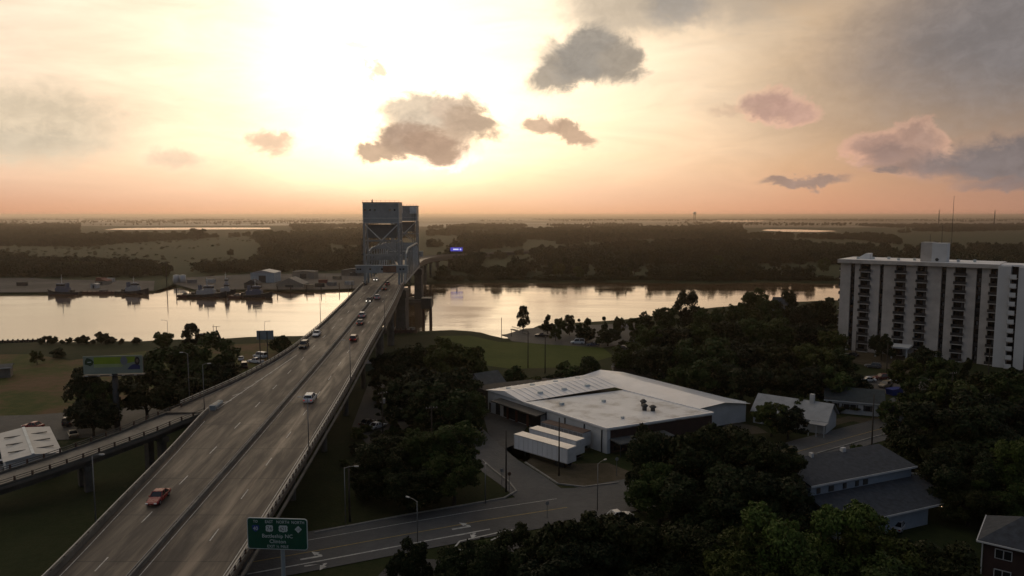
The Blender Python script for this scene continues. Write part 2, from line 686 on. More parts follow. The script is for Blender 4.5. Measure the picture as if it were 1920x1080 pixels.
near_px = [(0, 646), (90, 643), (180, 642), (270, 642), (300, 640), (420, 637), (470, 634), (560, 632), (680, 630), (740, 628),
           (800, 623), (850, 620), (885, 623), (920, 630), (945, 637), (968, 637), (985, 622), (1010, 613), (1060, 608), (1120, 605), (1180, 600),
           (1260, 588), (1340, 578), (1440, 570), (1560, 565), (1700, 560), (1919, 555)]
near_line = [tuple(G(x, y, .15)[:2]) for x, y in near_px]
near_line = [(-2500, near_line[0][1] - 20), (-500, near_line[0][1] - 2)] + near_line + [(900, 470), (2500, 500)]
near_ground = bank('ground', jitter(near_line, 6, 1.6, 1), -200, GZ, M_GRASS, -1)

far_px = [(0, 552), (60, 552), (90, 551), (285, 549), (300, 545), (318, 536), (340, 540), (360, 546), (510, 546), (600, 547), (690, 543), (790, 532),
          (850, 530), (960, 529), (1060, 530), (1200, 529), (1330, 531), (1440, 529), (1570, 531), (1750, 533), (1919, 536)]
far_line = [tuple(G(x, y, .15)[:2]) for x, y in far_px]
far_line = [(-2900, 470), (-900, 460)] + far_line + [(1200, 520), (2900, 500)]
far_ground = bank('far_ground', jitter(far_line, 12, 4, 2), 40000, FZ, M_MARSH, 1)
me = far_ground.data
nv = len(me.vertices) // 5
for i in range(nv):                       # open the far land out to the horizon
    v_ = me.vertices[4 * nv + i]
    v_.co.x = (i / (nv - 1) - .5) * 90000
sheet('plain', [(-45000, 450), (-2890, 480), (-2890, 39000), (-45000, 39000)], FZ - .2, M_MARSH)
sheet('plain', [(2890, 480), (45000, 450), (45000, 39000), (2890, 39000)], FZ - .2, M_MARSH)

sheet('haze_glow_flats', [(-44000, 3300), (-3200, 3150), (-900, 3400), (300, 2700), (1400, 2900), (3400, 3100), (44000, 3300), (44000, 38500), (-44000, 38500)], FZ + .06, M_FLATS)  # far land sheet whose tint carries the painted orange haze glow
# pieces of far river and ponds shining between the woods
PONDS = [
    [(195, 430.5), (250, 431), (330, 430.6), (420, 430), (508, 429.5), (505, 426.8), (420, 426.6), (330, 426.9), (255, 427.6), (215, 428.6)],
    [(1428, 432), (1470, 434.5), (1530, 435), (1570, 433.5), (1560, 432.6), (1500, 430.5), (1440, 430)],
    [(1330, 415), (1420, 415.6), (1440, 413.6), (1350, 413.2)],
    [(860, 429.5), (890, 430), (892, 427.6), (866, 427.3)],
    [(600, 426.5), (640, 427), (644, 424.8), (604, 424.6)],
    ]
pond_w = []
for q in PONDS:
    w_ = [tuple(G(x, y, FZ)[:2]) for x, y in q]
    pond_w.append(w_)
    sheet('far_water', w_, FZ + .12, M_WATER)

# fields, lots and roads of the near bank -----------------------------------------------------
Z1, Z2, Z3, Z4 = GZ + .03, GZ + .06, GZ + .09, GZ + .12
sheet('field', PX([(-260, 668), (60, 664), (130, 676), (300, 655), (420, 646), (560, 641), (600, 650), (520, 668), (450, 700), (300, 735), (230, 770), (120, 778), (-300, 790)]), Z1, M_FIELD)
sheet('lawn', PX([(820, 630), (880, 629), (935, 641), (1000, 643), (1130, 652), (1150, 668), (1080, 688), (960, 692), (900, 684), (850, 655)]), Z1, M_LAWN)
sheet('riverside_path', PX([(945, 628), (985, 616), (1060, 612), (1160, 607), (1215, 606), (1200, 640), (1130, 652), (1010, 645), (960, 640)]), Z2, M_LOT)
sheet('shipyard_lane', PX([(-40, 781), (70, 778), (190, 768), (330, 752), (440, 712), (500, 688), (530, 668), (560, 655), (585, 648), (575, 662), (520, 690),
                           (440, 740), (340, 780), (250, 812), (120, 825), (-60, 830)]), Z2, M_LOT)
sheet('parking_ground', PX([(690, 720), (760, 712), (775, 750), (770, 800), (740, 850), (690, 835), (660, 800)]), Z1, M_LOT)
# side street beside the warehouse
M_ROAD = ground_mat('street_tarmac', [(.3, (.060, .060, .060)), (.5, (.088, .087, .086)), (.7, (.125, .12, .117))], .6, .05, .75)
side_line = [tuple(G(x, y)[:2]) for x, y in [(1052, 958), (985, 905), (930, 868), (895, 836), (862, 800), (838, 770)]]
sheet('side_street', ribbon(side_line, 9.0), Z2, M_ROAD)
sheet('loading_yard', PX([(905, 775), (945, 772), (990, 798), (978, 815), (1010, 845), (985, 868), (950, 850), (915, 812)]), Z1, M_LOT)
sheet('dirt_verge', PX([(938, 845), (975, 830), (1075, 870), (1140, 868), (1195, 890), (1165, 905), (1100, 912), (1045, 905), (985, 868)]), Z1, M_DIRT)
# main street under the bridge
main_line = [tuple(G(x, y)[:2]) for x, y in [(150, 1105), (380, 1068), (590, 1031), (760, 1000), (900, 975), (1060, 950), (1230, 918), (1380, 880), (1530, 838), (1640, 808), (1740, 782), (1850, 755)]]
sheet('main_street', ribbon(main_line[:7], 13.0), Z3, M_ROAD)
sheet('main_street', ribbon(main_line[6:], 10.5), Z3 - .005, M_ROAD)
cc = G(1052, 942)
sheet('street_corner', PX([(975, 925), (1000, 918), (1090, 915), (1170, 915), (1130, 950), (1010, 968), (930, 966)]), Z2 + .01, M_ROAD)
sheet('footpath', PX([(1168, 905), (1240, 893), (1230, 900), (1170, 913)]), Z2, M_DIRT)
sheet('turning_island', PX([(740, 1048), (860, 1050), (1000, 1010), (990, 1035), (900, 1080), (700, 1090)]), Z2, M_LOT)
sheet('driveway', PX([(1555, 800), (1600, 790), (1640, 800), (1700, 780), (1690, 774), (1630, 785), (1590, 780), (1560, 788)]), Z2, M_DIRT)
sheet('driveway', PX([(1370, 790), (1420, 800), (1440, 812), (1400, 815), (1355, 800)]), Z2, M_DIRT)
sheet('gravel_yard', PX([(1530, 862), (1590, 850), (1640, 846), (1560, 880), (1530, 890)]), Z2, M_DIRT)
sheet('tower_forecourt', PX([(1590, 652), (1700, 655), (1760, 690), (1690, 702), (1640, 690), (1600, 680)]), Z1, M_DIRT)
sheet('car_park', PX([(1570, 712), (1640, 703), (1740, 708), (1760, 728), (1700, 742), (1620, 734)]), Z2, M_QUAY)
sheet('back_lane', PX([(1145, 688), (1180, 686), (1290, 698), (1275, 706), (1200, 704), (1150, 700)]), Z2, M_LOT)
# kerbs of the street corner: a real step
M_KERB = mat('kerb_stone', (.22, .21, .19), .85, .25, .8)


def kerb(pts):
    line = [(x, y, GZ) for x, y in PX(pts)]
    structure(MB().sweep(line, [(-.15, 0), (.15, 0), (.15, .24), (-.15, .24)]).build('kerb', M_KERB))


kerb([(590, 1000), (760, 967), (880, 947), (945, 935), (968, 922), (955, 905), (925, 882), (905, 864)])
kerb([(985, 868), (1046, 908), (1095, 914), (1160, 906)])
kerb([(1530, 852), (1640, 820), (1740, 795)])

# street markings
M_PAINT = mat('road_paint', (.40, .39, .36), .7, .35, 1.6)
M_YPAINT = mat('yellow_road_paint', (.34, .24, .07), .7, .3, 1.6)


def offset_line(line, off):
    out = []
    P_ = [Vector((p_[0], p_[1])) for p_ in line]
    for i, p_ in enumerate(P_):
        d = (P_[min(i + 1, len(P_) - 1)] - P_[max(i - 1, 0)]).normalized()
        out.append(tuple(p_ + Vector((-d.y, d.x)) * off))
    return out


sheet('street_marking', ribbon(offset_line(main_line[:6], 3.4), .16), Z4, M_PAINT)
sheet('street_marking', ribbon(offset_line(main_line[:6], -.6), .16), Z4, M_YPAINT)
sheet('street_marking', ribbon(offset_line(main_line[1:5], -4.0), .3), Z4, M_PAINT)
sheet('street_marking', ribbon(PX([(850, 1031), (862, 1016), (960, 994)]), .3), Z4, M_PAINT)
sheet('street_marking', ribbon(PX([(850, 1031), (890, 1034)]), .3), Z4, M_PAINT)
sheet('street_marking', ribbon(PX([(905, 1022), (962, 994)]), .3), Z4, M_PAINT)
sheet('street_marking', ribbon([tuple(Vector(p_)) for p_ in offset_line(main_line[7:], 0.0)], .14), Z4, M_YPAINT)


def arrow(px, py, turn):
    """painted lane arrow on the street"""
    c = G(px, py)
    a = math.atan2(main_line[5][1] - main_line[3][1], main_line[5][0] - main_line[3][0])
    pts = [(-1.6, -.12), (.7, -.12), (.7, .25 * turn), (.35, .6 * turn), (.55, .75 * turn), (-.25, 1.25 * turn), (-.05, .3 * turn), (.15, .45 * turn), (.35, .18 * turn), (-1.6, .16)]
    ca, sa = math.cos(a), math.sin(a)
    sheet('lane_arrow', [(c.x + x * 1.3 * ca - y * 1.6 * sa, c.y + x * 1.3 * sa + y * 1.6 * ca) for x, y in pts], Z4 + .004, M_PAINT)


arrow(872, 990, 1)
arrow(880, 1001, -1)
arrow(592, 1046, 1)
arrow(600, 1058, -1)

# far bank: quays and yards
sheet('quay', PX([(-60, 522), (60, 521), (92, 524), (290, 527), (288, 545), (90, 548), (-80, 549)], FZ), FZ + .08, M_QUAY)
sheet('shipyard_ground', PX([(322, 522), (470, 514), (700, 512), (700, 540), (600, 543), (365, 543), (342, 537), (325, 532)], FZ), FZ + .08, M_QUAY)
sheet('far_clearing', PX([(905, 492), (1000, 480), (1010, 500), (930, 512), (890, 508)], FZ), FZ + .08, M_MARSH)
# ================================================================== TREE LIBRARY
L_DARK = leaf_mat('leaf_dark', (.006, .011, .003), (.019, .028, .007))
L_MID = leaf_mat('leaf_mid', (.014, .025, .005), (.046, .066, .014))
L_LIGHT = leaf_mat('leaf_light', (.022, .040, .007), (.066, .096, .020))
L_FAR = leaf_mat('leaf_far', (.010, .018, .007), (.030, .040, .013))
M_BARK = mat('bark', (.035, .028, .020), .95, .3, 3.0)


def crown_mesh(seed, nl, leaf, shape):
    """unit crown (1 wide, 1 high, foot at 0): many leaf faces on uneven lobes"""
    rng = np.random.default_rng(seed)
    lob = []
    n_lobes = {'broad': 40, 'oval': 36, 'cone': 20, 'bush': 16}[shape]
    while len(lob) < n_lobes:
        if shape == 'broad':
            th, r = rng.uniform(0, 2 * np.pi), np.sqrt(rng.uniform(0, 1)) * .40
            z = rng.uniform(.36, .86) - (r / .40) ** 2 * .14
            rad = rng.uniform(.06, .145)
        elif shape == 'oval':
            z = rng.uniform(.10, .90)
            lim = .36 * math.sqrt(max(.03, 1 - ((z - .46) / .48) ** 2))
            th, r = rng.uniform(0, 2 * np.pi), np.sqrt(rng.uniform(0, 1)) * lim * 1.1
            rad = rng.uniform(.08, .15)
        elif shape == 'cone':
            z = rng.uniform(.12, .92)
            lim = .40 * (1.02 - z)
            th, r = rng.uniform(0, 2 * np.pi), np.sqrt(rng.uniform(0, 1)) * lim
            rad = rng.uniform(.05, .09) + .09 * (1 - z)
        else:
            th, r = rng.uniform(0, 2 * np.pi), np.sqrt(rng.uniform(0, 1)) * .36
            z = rng.uniform(.18, .72) - (r / .4) ** 2 * .12
            rad = rng.uniform(.11, .2)
        lob.append((r * math.cos(th), r * math.sin(th), z, rad))
    # stray sprigs that break the outline
    for _ in range(n_lobes * 2):
        b = lob[rng.integers(0, n_lobes)]
        d = rng.normal(size=3); d[2] = abs(d[2]) * .9
        d /= np.linalg.norm(d)
        lob.append((b[0] + d[0] * b[3], b[1] + d[1] * b[3], b[2] + d[2] * b[3], b[3] * rng.uniform(.18, .5)))
    lob = np.array(lob)
    w = lob[:, 3] ** 1.8
    idx = rng.choice(len(lob), nl, p=w / w.sum())
    d = rng.normal(size=(nl, 3))
    d /= np.linalg.norm(d, axis=1)[:, None]
    d[:, 2] += .25
    d /= np.linalg.norm(d, axis=1)[:, None]
    rr = lob[idx, 3] * rng.uniform(.55, 1.12, nl) ** .6
    # ragged surface on every lobe
    rr *= 1 + .16 * np.sin(d[:, 0] * 9 + idx) * np.cos(d[:, 1] * 8 + idx * 2.1)
    c = lob[idx, :3] + d * rr[:, None] * np.array([1, 1, .85])
    nrm = d + rng.normal(size=(nl, 3)) * .55
    nrm /= np.linalg.norm(nrm, axis=1)[:, None]
    t = np.cross(nrm, rng.normal(size=(nl, 3)))
    t /= np.linalg.norm(t, axis=1)[:, None] + 1e-9
    s = np.cross(nrm, t)
    a = (leaf * rng.uniform(.6, 1.35, nl))[:, None]
    v = np.stack([c - t * a * .62, c - s * a * .36 + t * a * .05, c + t * a * .62 + nrm * a * .15, c + s * a * .36 + t * a * .05], 1).reshape(-1, 3)
    me = bpy.data.meshes.new('crown')
    me.vertices.add(nl * 4)
    me.vertices.foreach_set('co', v.astype(np.float32).ravel())
    me.loops.add(nl * 4)
    me.loops.foreach_set('vertex_index', np.arange(nl * 4, dtype=np.int32))
    me.polygons.add(nl)
    me.polygons.foreach_set('loop_start', np.arange(0, nl * 4, 4, dtype=np.int32))
    me.update()
    me.validate()
    return me, lob[:n_lobes]


def trunk_mesh(lob, seed, top=.42):
    rng = random.Random(seed)
    b = MB()
    b.tube([(0, 0, -.02), (.01, 0, .12), (-.01, .01, .28), (0, 0, top)], [.034, .024, .019, .011], 7)
    for k in rng.sample(range(len(lob)), min(7, len(lob))):
        x, y, z, r = lob[k]
        z0 = rng.uniform(.16, top * .85)
        b.tube([(0, 0, z0), (x * .45, y * .45, z0 + (z - z0) * .55), (x, y, z)], [.013, .009, .004], 5)
    me = bpy.data.meshes.new('trunk')
    me.from_pydata(b.v, [], b.f)
    me.materials.append(M_BARK)
    return me


LIB = {}


def crowns(key, shape, n, leaf, count, m, seed0):
    out = []
    for k in range(count):
        me, lob = crown_mesh(seed0 + k, n, leaf, shape)
        me.materials.append(m)
        out.append((me, trunk_mesh(lob, seed0 + k)))
    LIB[key] = out


crowns('near_dark', 'broad', 26000, .026, 3, L_DARK, 10)
LIB_A = LIB['near_dark']
crowns('near_dark', 'oval', 22000, .030, 2, L_DARK, 15)
LIB['near_dark'] = LIB_A + LIB['near_dark']
crowns('near_mid', 'broad', 26000, .026, 2, L_MID, 20)
crowns('near_light', 'oval', 26000, .026, 2, L_LIGHT, 30)
crowns('mid_dark', 'broad', 7000, .048, 3, L_DARK, 40)
LIB_A = LIB['mid_dark']
crowns('mid_dark', 'oval', 7000, .05, 2, L_MID, 45)
LIB['mid_dark'] = LIB_A + LIB['mid_dark']
crowns('mid_mid', 'broad', 7000, .048, 3, L_MID, 50)
crowns('mid_oval', 'oval', 7000, .045, 3, L_DARK, 60)
crowns('mid_cone', 'cone', 5000, .045, 2, L_DARK, 70)
crowns('bush', 'bush', 4000, .065, 3, L_MID, 80)
crowns('bush_dark', 'bush', 4000, .065, 2, L_DARK, 90)
crowns('far', 'broad', 1100, .095, 4, L_FAR, 100)
crowns('far_oval', 'oval', 900, .10, 3, L_FAR, 110)

_tcount = 0


def place_tree(name, x, y, h, w, kind, label, cat='tree', group=None, z=GZ):
    global _tcount
    _tcount += 1
    rng = random.Random(_tcount * 7 + 1)
    me, tr = LIB[kind][_tcount % len(LIB[kind])]
    t = tag(empty(name, (x, y, z), rng.uniform(0, 6.28)), label, cat, group)
    a = link('trunk', tr, t)
    c = link('crown', me, t)
    for o in (a, c):
        o.scale = (w, w, h)
    return t


def T(px, ytop, h, w, kind, label, name='broadleaf_tree', cat='tree', group=None, z=GZ):
    """a tree whose crown tops out on the sight line of (px, ytop) and that is h metres high"""
    p_ = G(px, ytop, z + h * .97)
    return place_tree(name, p_.x, p_.y, h, w, kind, label, cat, group, z)


# ================================================================== FAR WOODS (one mass)
def scatter(name, pts, coll_meshes, label):
    """pts: list of (x, y, z, width, height, rot) -> one object with instanced crowns"""
    coll = bpy.data.collections.new(name + '_kinds')
    for k, me in enumerate(coll_meshes):
        o = bpy.data.objects.new(name + '_kind', me)
        coll.objects.link(o)
    me = bpy.data.meshes.new(name)
    P_ = np.array(pts, dtype=np.float32)
    me.vertices.add(len(P_))
    me.vertices.foreach_set('co', P_[:, :3].ravel())
    a = me.attributes.new('sc', 'FLOAT_VECTOR', 'POINT')
    a.data.foreach_set('vector', np.stack([P_[:, 3], P_[:, 3], P_[:, 4]], 1).ravel())
    a = me.attributes.new('rot', 'FLOAT_VECTOR', 'POINT')
    z0 = np.zeros(len(P_), dtype=np.float32)
    a.data.foreach_set('vector', np.stack([z0, z0, P_[:, 5]], 1).ravel())
    o = link(name, me)
    ng = bpy.data.node_groups.new(name + '_nodes', 'GeometryNodeTree')
    ng.interface.new_socket('Geometry', in_out='INPUT', socket_type='NodeSocketGeometry')
    ng.interface.new_socket('Geometry', in_out='OUTPUT', socket_type='NodeSocketGeometry')
    ni, no = ng.nodes.new('NodeGroupInput'), ng.nodes.new('NodeGroupOutput')
    ci = ng.nodes.new('GeometryNodeCollectionInfo')
    ci.inputs['Collection'].default_value = coll
    ci.inputs['Separate Children'].default_value = True
    ip = ng.nodes.new('GeometryNodeInstanceOnPoints')
    ip.inputs['Pick Instance'].default_value = True
    na = ng.nodes.new('GeometryNodeInputNamedAttribute'); na.data_type = 'FLOAT_VECTOR'; na.inputs[0].default_value = 'sc'
    nr = ng.nodes.new('GeometryNodeInputNamedAttribute'); nr.data_type = 'FLOAT_VECTOR'; nr.inputs[0].default_value = 'rot'
    ri = ng.nodes.new('FunctionNodeRandomValue'); ri.data_type = 'INT'
    ri.inputs['Min'].default_value if False else None
    for s_ in ri.inputs:
        if s_.type == 'INT' and s_.name == 'Min': s_.default_value = 0
        if s_.type == 'INT' and s_.name == 'Max': s_.default_value = len(coll_meshes) - 1
    L_ = ng.links.new
    L_(ni.outputs[0], ip.inputs['Points'])
    L_(ci.outputs[0], ip.inputs['Instance'])
    L_(na.outputs[0], ip.inputs['Scale'])
    L_(nr.outputs[0], ip.inputs['Rotation'])
    for s_ in ri.outputs:
        if s_.type == 'INT':
            L_(s_, ip.inputs['Instance Index'])
    L_(ip.outputs[0], no.inputs[0])
    md = o.modifiers.new('scatter', 'NODES')
    md.node_group = ng
    o['kind'] = 'stuff'
    o['label'] = label
    return o


def in_poly(x, y, poly):
    c = False
    j = len(poly) - 1
    for i in range(len(poly)):
        xi, yi = poly[i]; xj, yj = poly[j]
        if (yi > y) != (yj > y) and x < (xj - xi) * (y - yi) / (yj - yi) + xi:
            c = not c
        j = i
    return c


def vnoise(x, y, s, seed=0):
    """cheap smooth value noise for where woods grow"""
    x, y = x / s + seed * 13.1, y / s + seed * 7.7
    i, j = math.floor(x), math.floor(y)
    fx, fy = x - i, y - j
    fx, fy = fx * fx * (3 - 2 * fx), fy * fy * (3 - 2 * fy)

    def hsh(a, b):
        return (math.sin(a * 127.1 + b * 311.7 + seed) * 43758.5453) % 1.0
    return (hsh(i, j) * (1 - fx) + hsh(i + 1, j) * fx) * (1 - fy) + (hsh(i, j + 1) * (1 - fx) + hsh(i + 1, j + 1) * fx) * fy


def FP(pts):
    return PX(pts, FZ)


CLEAR = [FP(q) for q in [
    [(-200, 520), (290, 520), (322, 512), (470, 512), (700, 505), (700, 560), (-200, 570)],          # quays and shipyard
    [(-60, 461), (140, 464), (300, 452), (420, 445), (480, 450), (500, 470), (470, 500), (330, 514), (290, 505), (-60, 486)],   # green marsh
    [(905, 490), (1000, 479), (1010, 503), (930, 516), (885, 510)],
    [(1090, 505), (1220, 500), (1240, 512), (1100, 516)],
    [(1660, 438), (1925, 432), (1925, 470), (1700, 466)],
    [(1390, 426), (1680, 427), (1690, 447), (1400, 445)],
    [(150, 423), (540, 422), (560, 441), (150, 442)],
]] + pond_w
ROADC = [(-62, 430), (-70, 520), (-72, 600), (-66, 690), (-46, 780), (-8, 880), (60, 1000), (180, 1180)]


def far_y_at(x):
    for (x0, y0), (x1, y1) in zip(far_line[:-1], far_line[1:]):
        if x0 <= x <= x1:
            return y0 + (y1 - y0) * (x - x0) / (x1 - x0 + 1e-9)
    return 500


def near_road(x, y, d=16):
    for (x0, y0), (x1, y1) in zip(ROADC[:-1], ROADC[1:]):
        vx, vy = x1 - x0, y1 - y0
        t = max(0, min(1, ((x - x0) * vx + (y - y0) * vy) / (vx * vx + vy * vy)))
        if math.hypot(x - x0 - t * vx, y - y0 - t * vy) < d:
            return True
    return False


rng = random.Random(77)
wood = []


def grow(y0, y1, n, hmin, hmax, thr, s1):
    k = 0
    tries = 0
    while k < n and tries < n * 6:
        tries += 1
        # even spread over the land in view (area grows with distance)
        Y = math.sqrt(rng.uniform(y0 * y0, y1 * y1))
        X = rng.uniform(-.74, .74) * Y
        if Y < far_y_at(X) + 9:
            continue
        if vnoise(X, Y * .45, s1, 1) * .6 + vnoise(X, Y * .6, s1 * .3, 2) * .4 < thr:
            continue
        if any(in_poly(X, Y, q) for q in CLEAR):
            continue
        if near_road(X, Y):
            continue
        h = rng.uniform(hmin, hmax) * (.75 + .5 * vnoise(X, Y, 60, 5))
        w = h * rng.uniform(.65, 1.05)
        wood.append((X, Y, FZ - h * .12, w, h, rng.uniform(0, 6.28)))
        k += 1


grow(470, 800, 3000, 6.5, 14, .40, 90)
grow(800, 1600, 6000, 7, 15, .43, 180)
grow(1600, 3300, 7500, 9, 16, .42, 420)
grow(3300, 8000, 3500, 8, 14, .58, 700)
# reed and scrub edge of the far bank
for _ in range(900):
    X = rng.uniform(-420, 460)
    y_ = far_y_at(X)
    if X < -95 or near_road(X, y_ + 8, 14):
        continue
    h = rng.uniform(1.5, 4.5)
    wood.append((X, y_ + rng.uniform(5, 16), FZ - .4, h * rng.uniform(1.2, 2.2), h, rng.uniform(0, 6)))
# low scrub over the open marsh
for _ in range(1500):
    Y = rng.uniform(600, 1500)
    X = rng.uniform(-.74, .1) * Y
    if in_poly(X, Y, CLEAR[1]) and vnoise(X, Y, 70, 8) > .52:
        h = rng.uniform(1, 3)
        wood.append((X, Y, FZ - .3, h * 2.2, h, rng.uniform(0, 6)))
scatter('far_woods', wood, [m_[0] for m_ in LIB['far'] + LIB['far_oval']], 'far woods on the flat land across the river')

# ================================================================== HAZE
hz_b = MB().box((0, 9500, 29.5), (64000, 59000, 63))
haze = hz_b.build('haze', mat('haze_empty', (0, 0, 0)))
haze.data.materials.clear()
hm = bpy.data.materials.new('haze')
hm.use_nodes = True
for n in list(hm.node_tree.nodes):
    if n.type != 'OUTPUT_MATERIAL':
        hm.node_tree.nodes.remove(n)
pv = hm.node_tree.nodes.new('ShaderNodeVolumePrincipled')
pv.inputs['Color'].default_value = (1.0, .84, .68, 1)
pv.inputs['Density'].default_value = .00009
pv.inputs['Anisotropy'].default_value = .82
hm.node_tree.links.new(pv.outputs[0], [n for n in hm.node_tree.nodes if n.type == 'OUTPUT_MATERIAL'][0].inputs['Volume'])
haze.data.materials.append(hm)
haze['kind'] = 'stuff'
haze['label'] = 'warm evening haze over the flat land'
# ================================================================== THE LIFT BRIDGE
def spl(pts, lo, hi, step=2.0, blur=10.0):
    ys = np.arange(lo - 40, hi + 40 + step, step)
    x = np.interp(ys, [p_[0] for p_ in pts], [p_[1] for p_ in pts])
    k = np.exp(-.5 * (np.arange(-15, 16) * step / blur) ** 2)
    k /= k.sum()
    xp = np.pad(x, 15, mode='edge')
    x = np.convolve(xp, k, mode='valid')
    return lambda y: float(np.interp(y, ys, x))


T1, T2 = 303.0, 420.0            # faces of the two lift towers (distance of the river spans)
TD = 8.0                         # depth of a tower along the road
ZD = 21.0                        # deck level on the river
deck_z = spl([(0, 3.0), (60, 6.4), (87, 8.0), (116, 9.6), (141, 11.1), (193, 14.2), (250, 17.8), (292, 20.4), (303, 21), (430, 21), (470, 20.2), (600, 15), (700, 11.0), (800, 7), (900, 4), (1000, 2.2)], 20, 1000, 2, 12)
edgeR = spl([(20, -30.6), (60, -31.4), (87, -32.0), (116, -33.2), (152, -34.8), (193, -37.3), (240, -39.8), (272, -41.8), (303, -44.4), (428, -52.6), (480, -56), (560, -60), (640, -58.5), (700, -53), (780, -38), (880, 0), (1000, 60)], 20, 1000, 2, 8)
edgeL_in = spl([(20, -50.2), (60, -51.8), (85, -53.3), (100, -54.8), (119, -56.5), (141, -59)], 20, 145, 1, 4)
edgeL_out = spl([(140, -67.5), (146, -65.6), (162, -61.2), (178, -58.6), (193, -57.3), (222, -57.3), (265, -58.8), (303, -61.0), (428, -69.2), (480, -72.6), (560, -76.4), (640, -75), (700, -69.6), (780, -54.6), (880, -17), (1000, 43)], 140, 1000, 1, 4)
medX = spl([(20, -42.2), (60, -42.9), (87, -43.7), (135, -45.2), (193, -47.2), (265, -50.2), (303, -52.6), (428, -60.8), (480, -64.2), (560, -68.1), (640, -66.6), (700, -61.2), (780, -46), (880, -8.4), (1000, 51)], 20, 1000, 2, 8)
GORE = 141.0


def edgeL(y):
    return edgeL_in(y) if y <= GORE else edgeL_out(y)


# worn road surface: streaks along the lanes from a UV in metres
def deck_mat(name):
    m = bpy.data.materials.new(name)
    m.use_nodes = True
    E.tree = m.node_tree
    p = m.node_tree.nodes['Principled BSDF']
    uvn = m.node_tree.nodes.new('ShaderNodeUVMap')
    u, v, _ = sep(E(uvn.outputs[0]))
    st = noise(comb(u * .9, v * .05, 0.0), .9, 6, .68, .5)
    fine = noise(comb(u * 3.0, v * .10, 5.0), 1.6, 5, .7)
    patch = noise(comb(u * .42, v * .07, 9.0), .9, 5, .62, .7)
    wear = st * .34 + fine * .13 + patch * .58
    c = ramp(wear, [(.34, (.038, .032, .028)), (.47, (.066, .054, .045)), (.58, (.105, .083, .064)), (.70, (.185, .145, .107))])
    # darker tyre tracks
    tr = E.op('ABSOLUTE', E.op('SINE', u * (math.pi / 1.83)))
    c = cmix(smooth(tr, .75, 1.0) * .28 * smooth(noise(comb(u * .5, v * .02, 2.0), 1.0, 3), .35, .6), c, (.060, .052, .045))
    jt = smooth(E.op('PINGPONG', v, 6.1), .16, .06) * .7
    c = cmix(jt, c, (.03, .028, .025))
    # right-hand carriageway: warm sheen painted into the lane colour, surface smoother there
    sheen = smooth(E.op('ABSOLUTE', u - 5.4), 1.5, .25) * smooth(noise(comb(u * .5, v * .03, 14.0), 1.0, 4, .6), .38, .62)
    c = cmix(sheen * .55, c, (.20, .145, .105))
    m.node_tree.links.new(c.s, p.inputs['Base Color'])
    ro = smooth(wear, .42, .66, .70, .50) - sheen * .20
    m.node_tree.links.new(ro.s, p.inputs['Roughness'])
    p.inputs['Specular IOR Level'].default_value = .26
    b = m.node_tree.nodes.new('ShaderNodeBump')
    b.inputs['Strength'].default_value = .15
    b.inputs['Distance'].default_value = .05
    m.node_tree.links.new(fine.s, b.inputs['Height'])
    m.node_tree.links.new(b.outputs[0], p.inputs['Normal'])
    return m


M_DECK = deck_mat('worn_deck')
M_CONC = mat('bridge_concrete', (.13, .118, .10), .9, .35, .5, bump=.2)
M_CONCD = mat('stained_concrete', (.085, .078, .068), .9, .4, .4)
M_STEEL = mat('grey_green_steel', (.215, .245, .255), .55, .22, .35, spec=.4)
M_STEELL = mat('pale_steel', (.46, .50, .51), .5, .2, .5, spec=.4)
M_STEELD = mat('dark_steel', (.035, .036, .036), .6, .3, .5, spec=.4)
M_RAIL = mat('galvanised_rail', (.26, .255, .245), .5, .3, .9, metal=.3)
M_RUST = mat('rusty_steel', (.085, .048, .034), .8, .4, .8)
M_GLASS = mat('dark_glass', (.012, .014, .017), .12, .2, .5, spec=.6)
M_CW = mat('counterweight_concrete', (.12, .125, .12), .9, .25, .3)

bridge = tag(empty('lift_bridge', (-45, 303, 0)), 'long road bridge with grey vertical-lift towers crossing the river', 'bridge')


def deck_part(name, ys, fl, fr, zoff, th, m, parent, uoff=0.0):
    me = bpy.data.meshes.new(name)
    vv, ff, uv = [], [], []
    o = Vector(parent.location)
    cols = 9
    for y in ys:
        l, r, z = fl(y), fr(y), deck_z(y) + zoff
        for k in range(cols):
            x = l + (r - l) * k / (cols - 1)
            vv.append((x - o.x, y - o.y, z - o.z))
            uv.append((x - medX(y) + uoff, y))
    n = len(ys)
    for i in range(n - 1):
        for k in range(cols - 1):
            a = i * cols + k
            ff.append((a, a + 1, a + cols + 1, a + cols))
    nt = len(vv)
    # underside and fascia
    for i, y in enumerate(ys):
        for x in (fl(y), fr(y)):
            vv.append((x - o.x, y - o.y, deck_z(y) + zoff - th - o.z)); uv.append((0, y))
    for i in range(n - 1):
        a = nt + i * 2
        ff.append((a + 2, a + 3, a + 1, a))
        ff.append((i * cols, (i + 1) * cols, a + 2, a))
        ff.append((i * cols + cols - 1, a + 1, a + 3, (i + 1) * cols + cols - 1))
    ff.append(tuple(range(cols)) + (nt + 1, nt))
    ff.append(tuple(range((n - 1) * cols, n * cols))[::-1] + (nt + 2 * n - 2, nt + 2 * n - 1))
    me.from_pydata(vv, [], ff)
    ul = me.uv_layers.new(name='UVMap')
    for lp in me.loops:
        ul.data[lp.index].uv = uv[lp.vertex_index]
    bm = bmesh.new(); bm.from_mesh(me)
    bmesh.ops.recalc_face_normals(bm, faces=bm.faces)
    bm.to_mesh(me); bm.free()
    me.materials.append(m)
    return link(name, me, parent)


def rng_y(a, b, s):
    n = max(1, int(round((b - a) / s)))
    return [a + (b - a) * i / n for i in range(n + 1)]


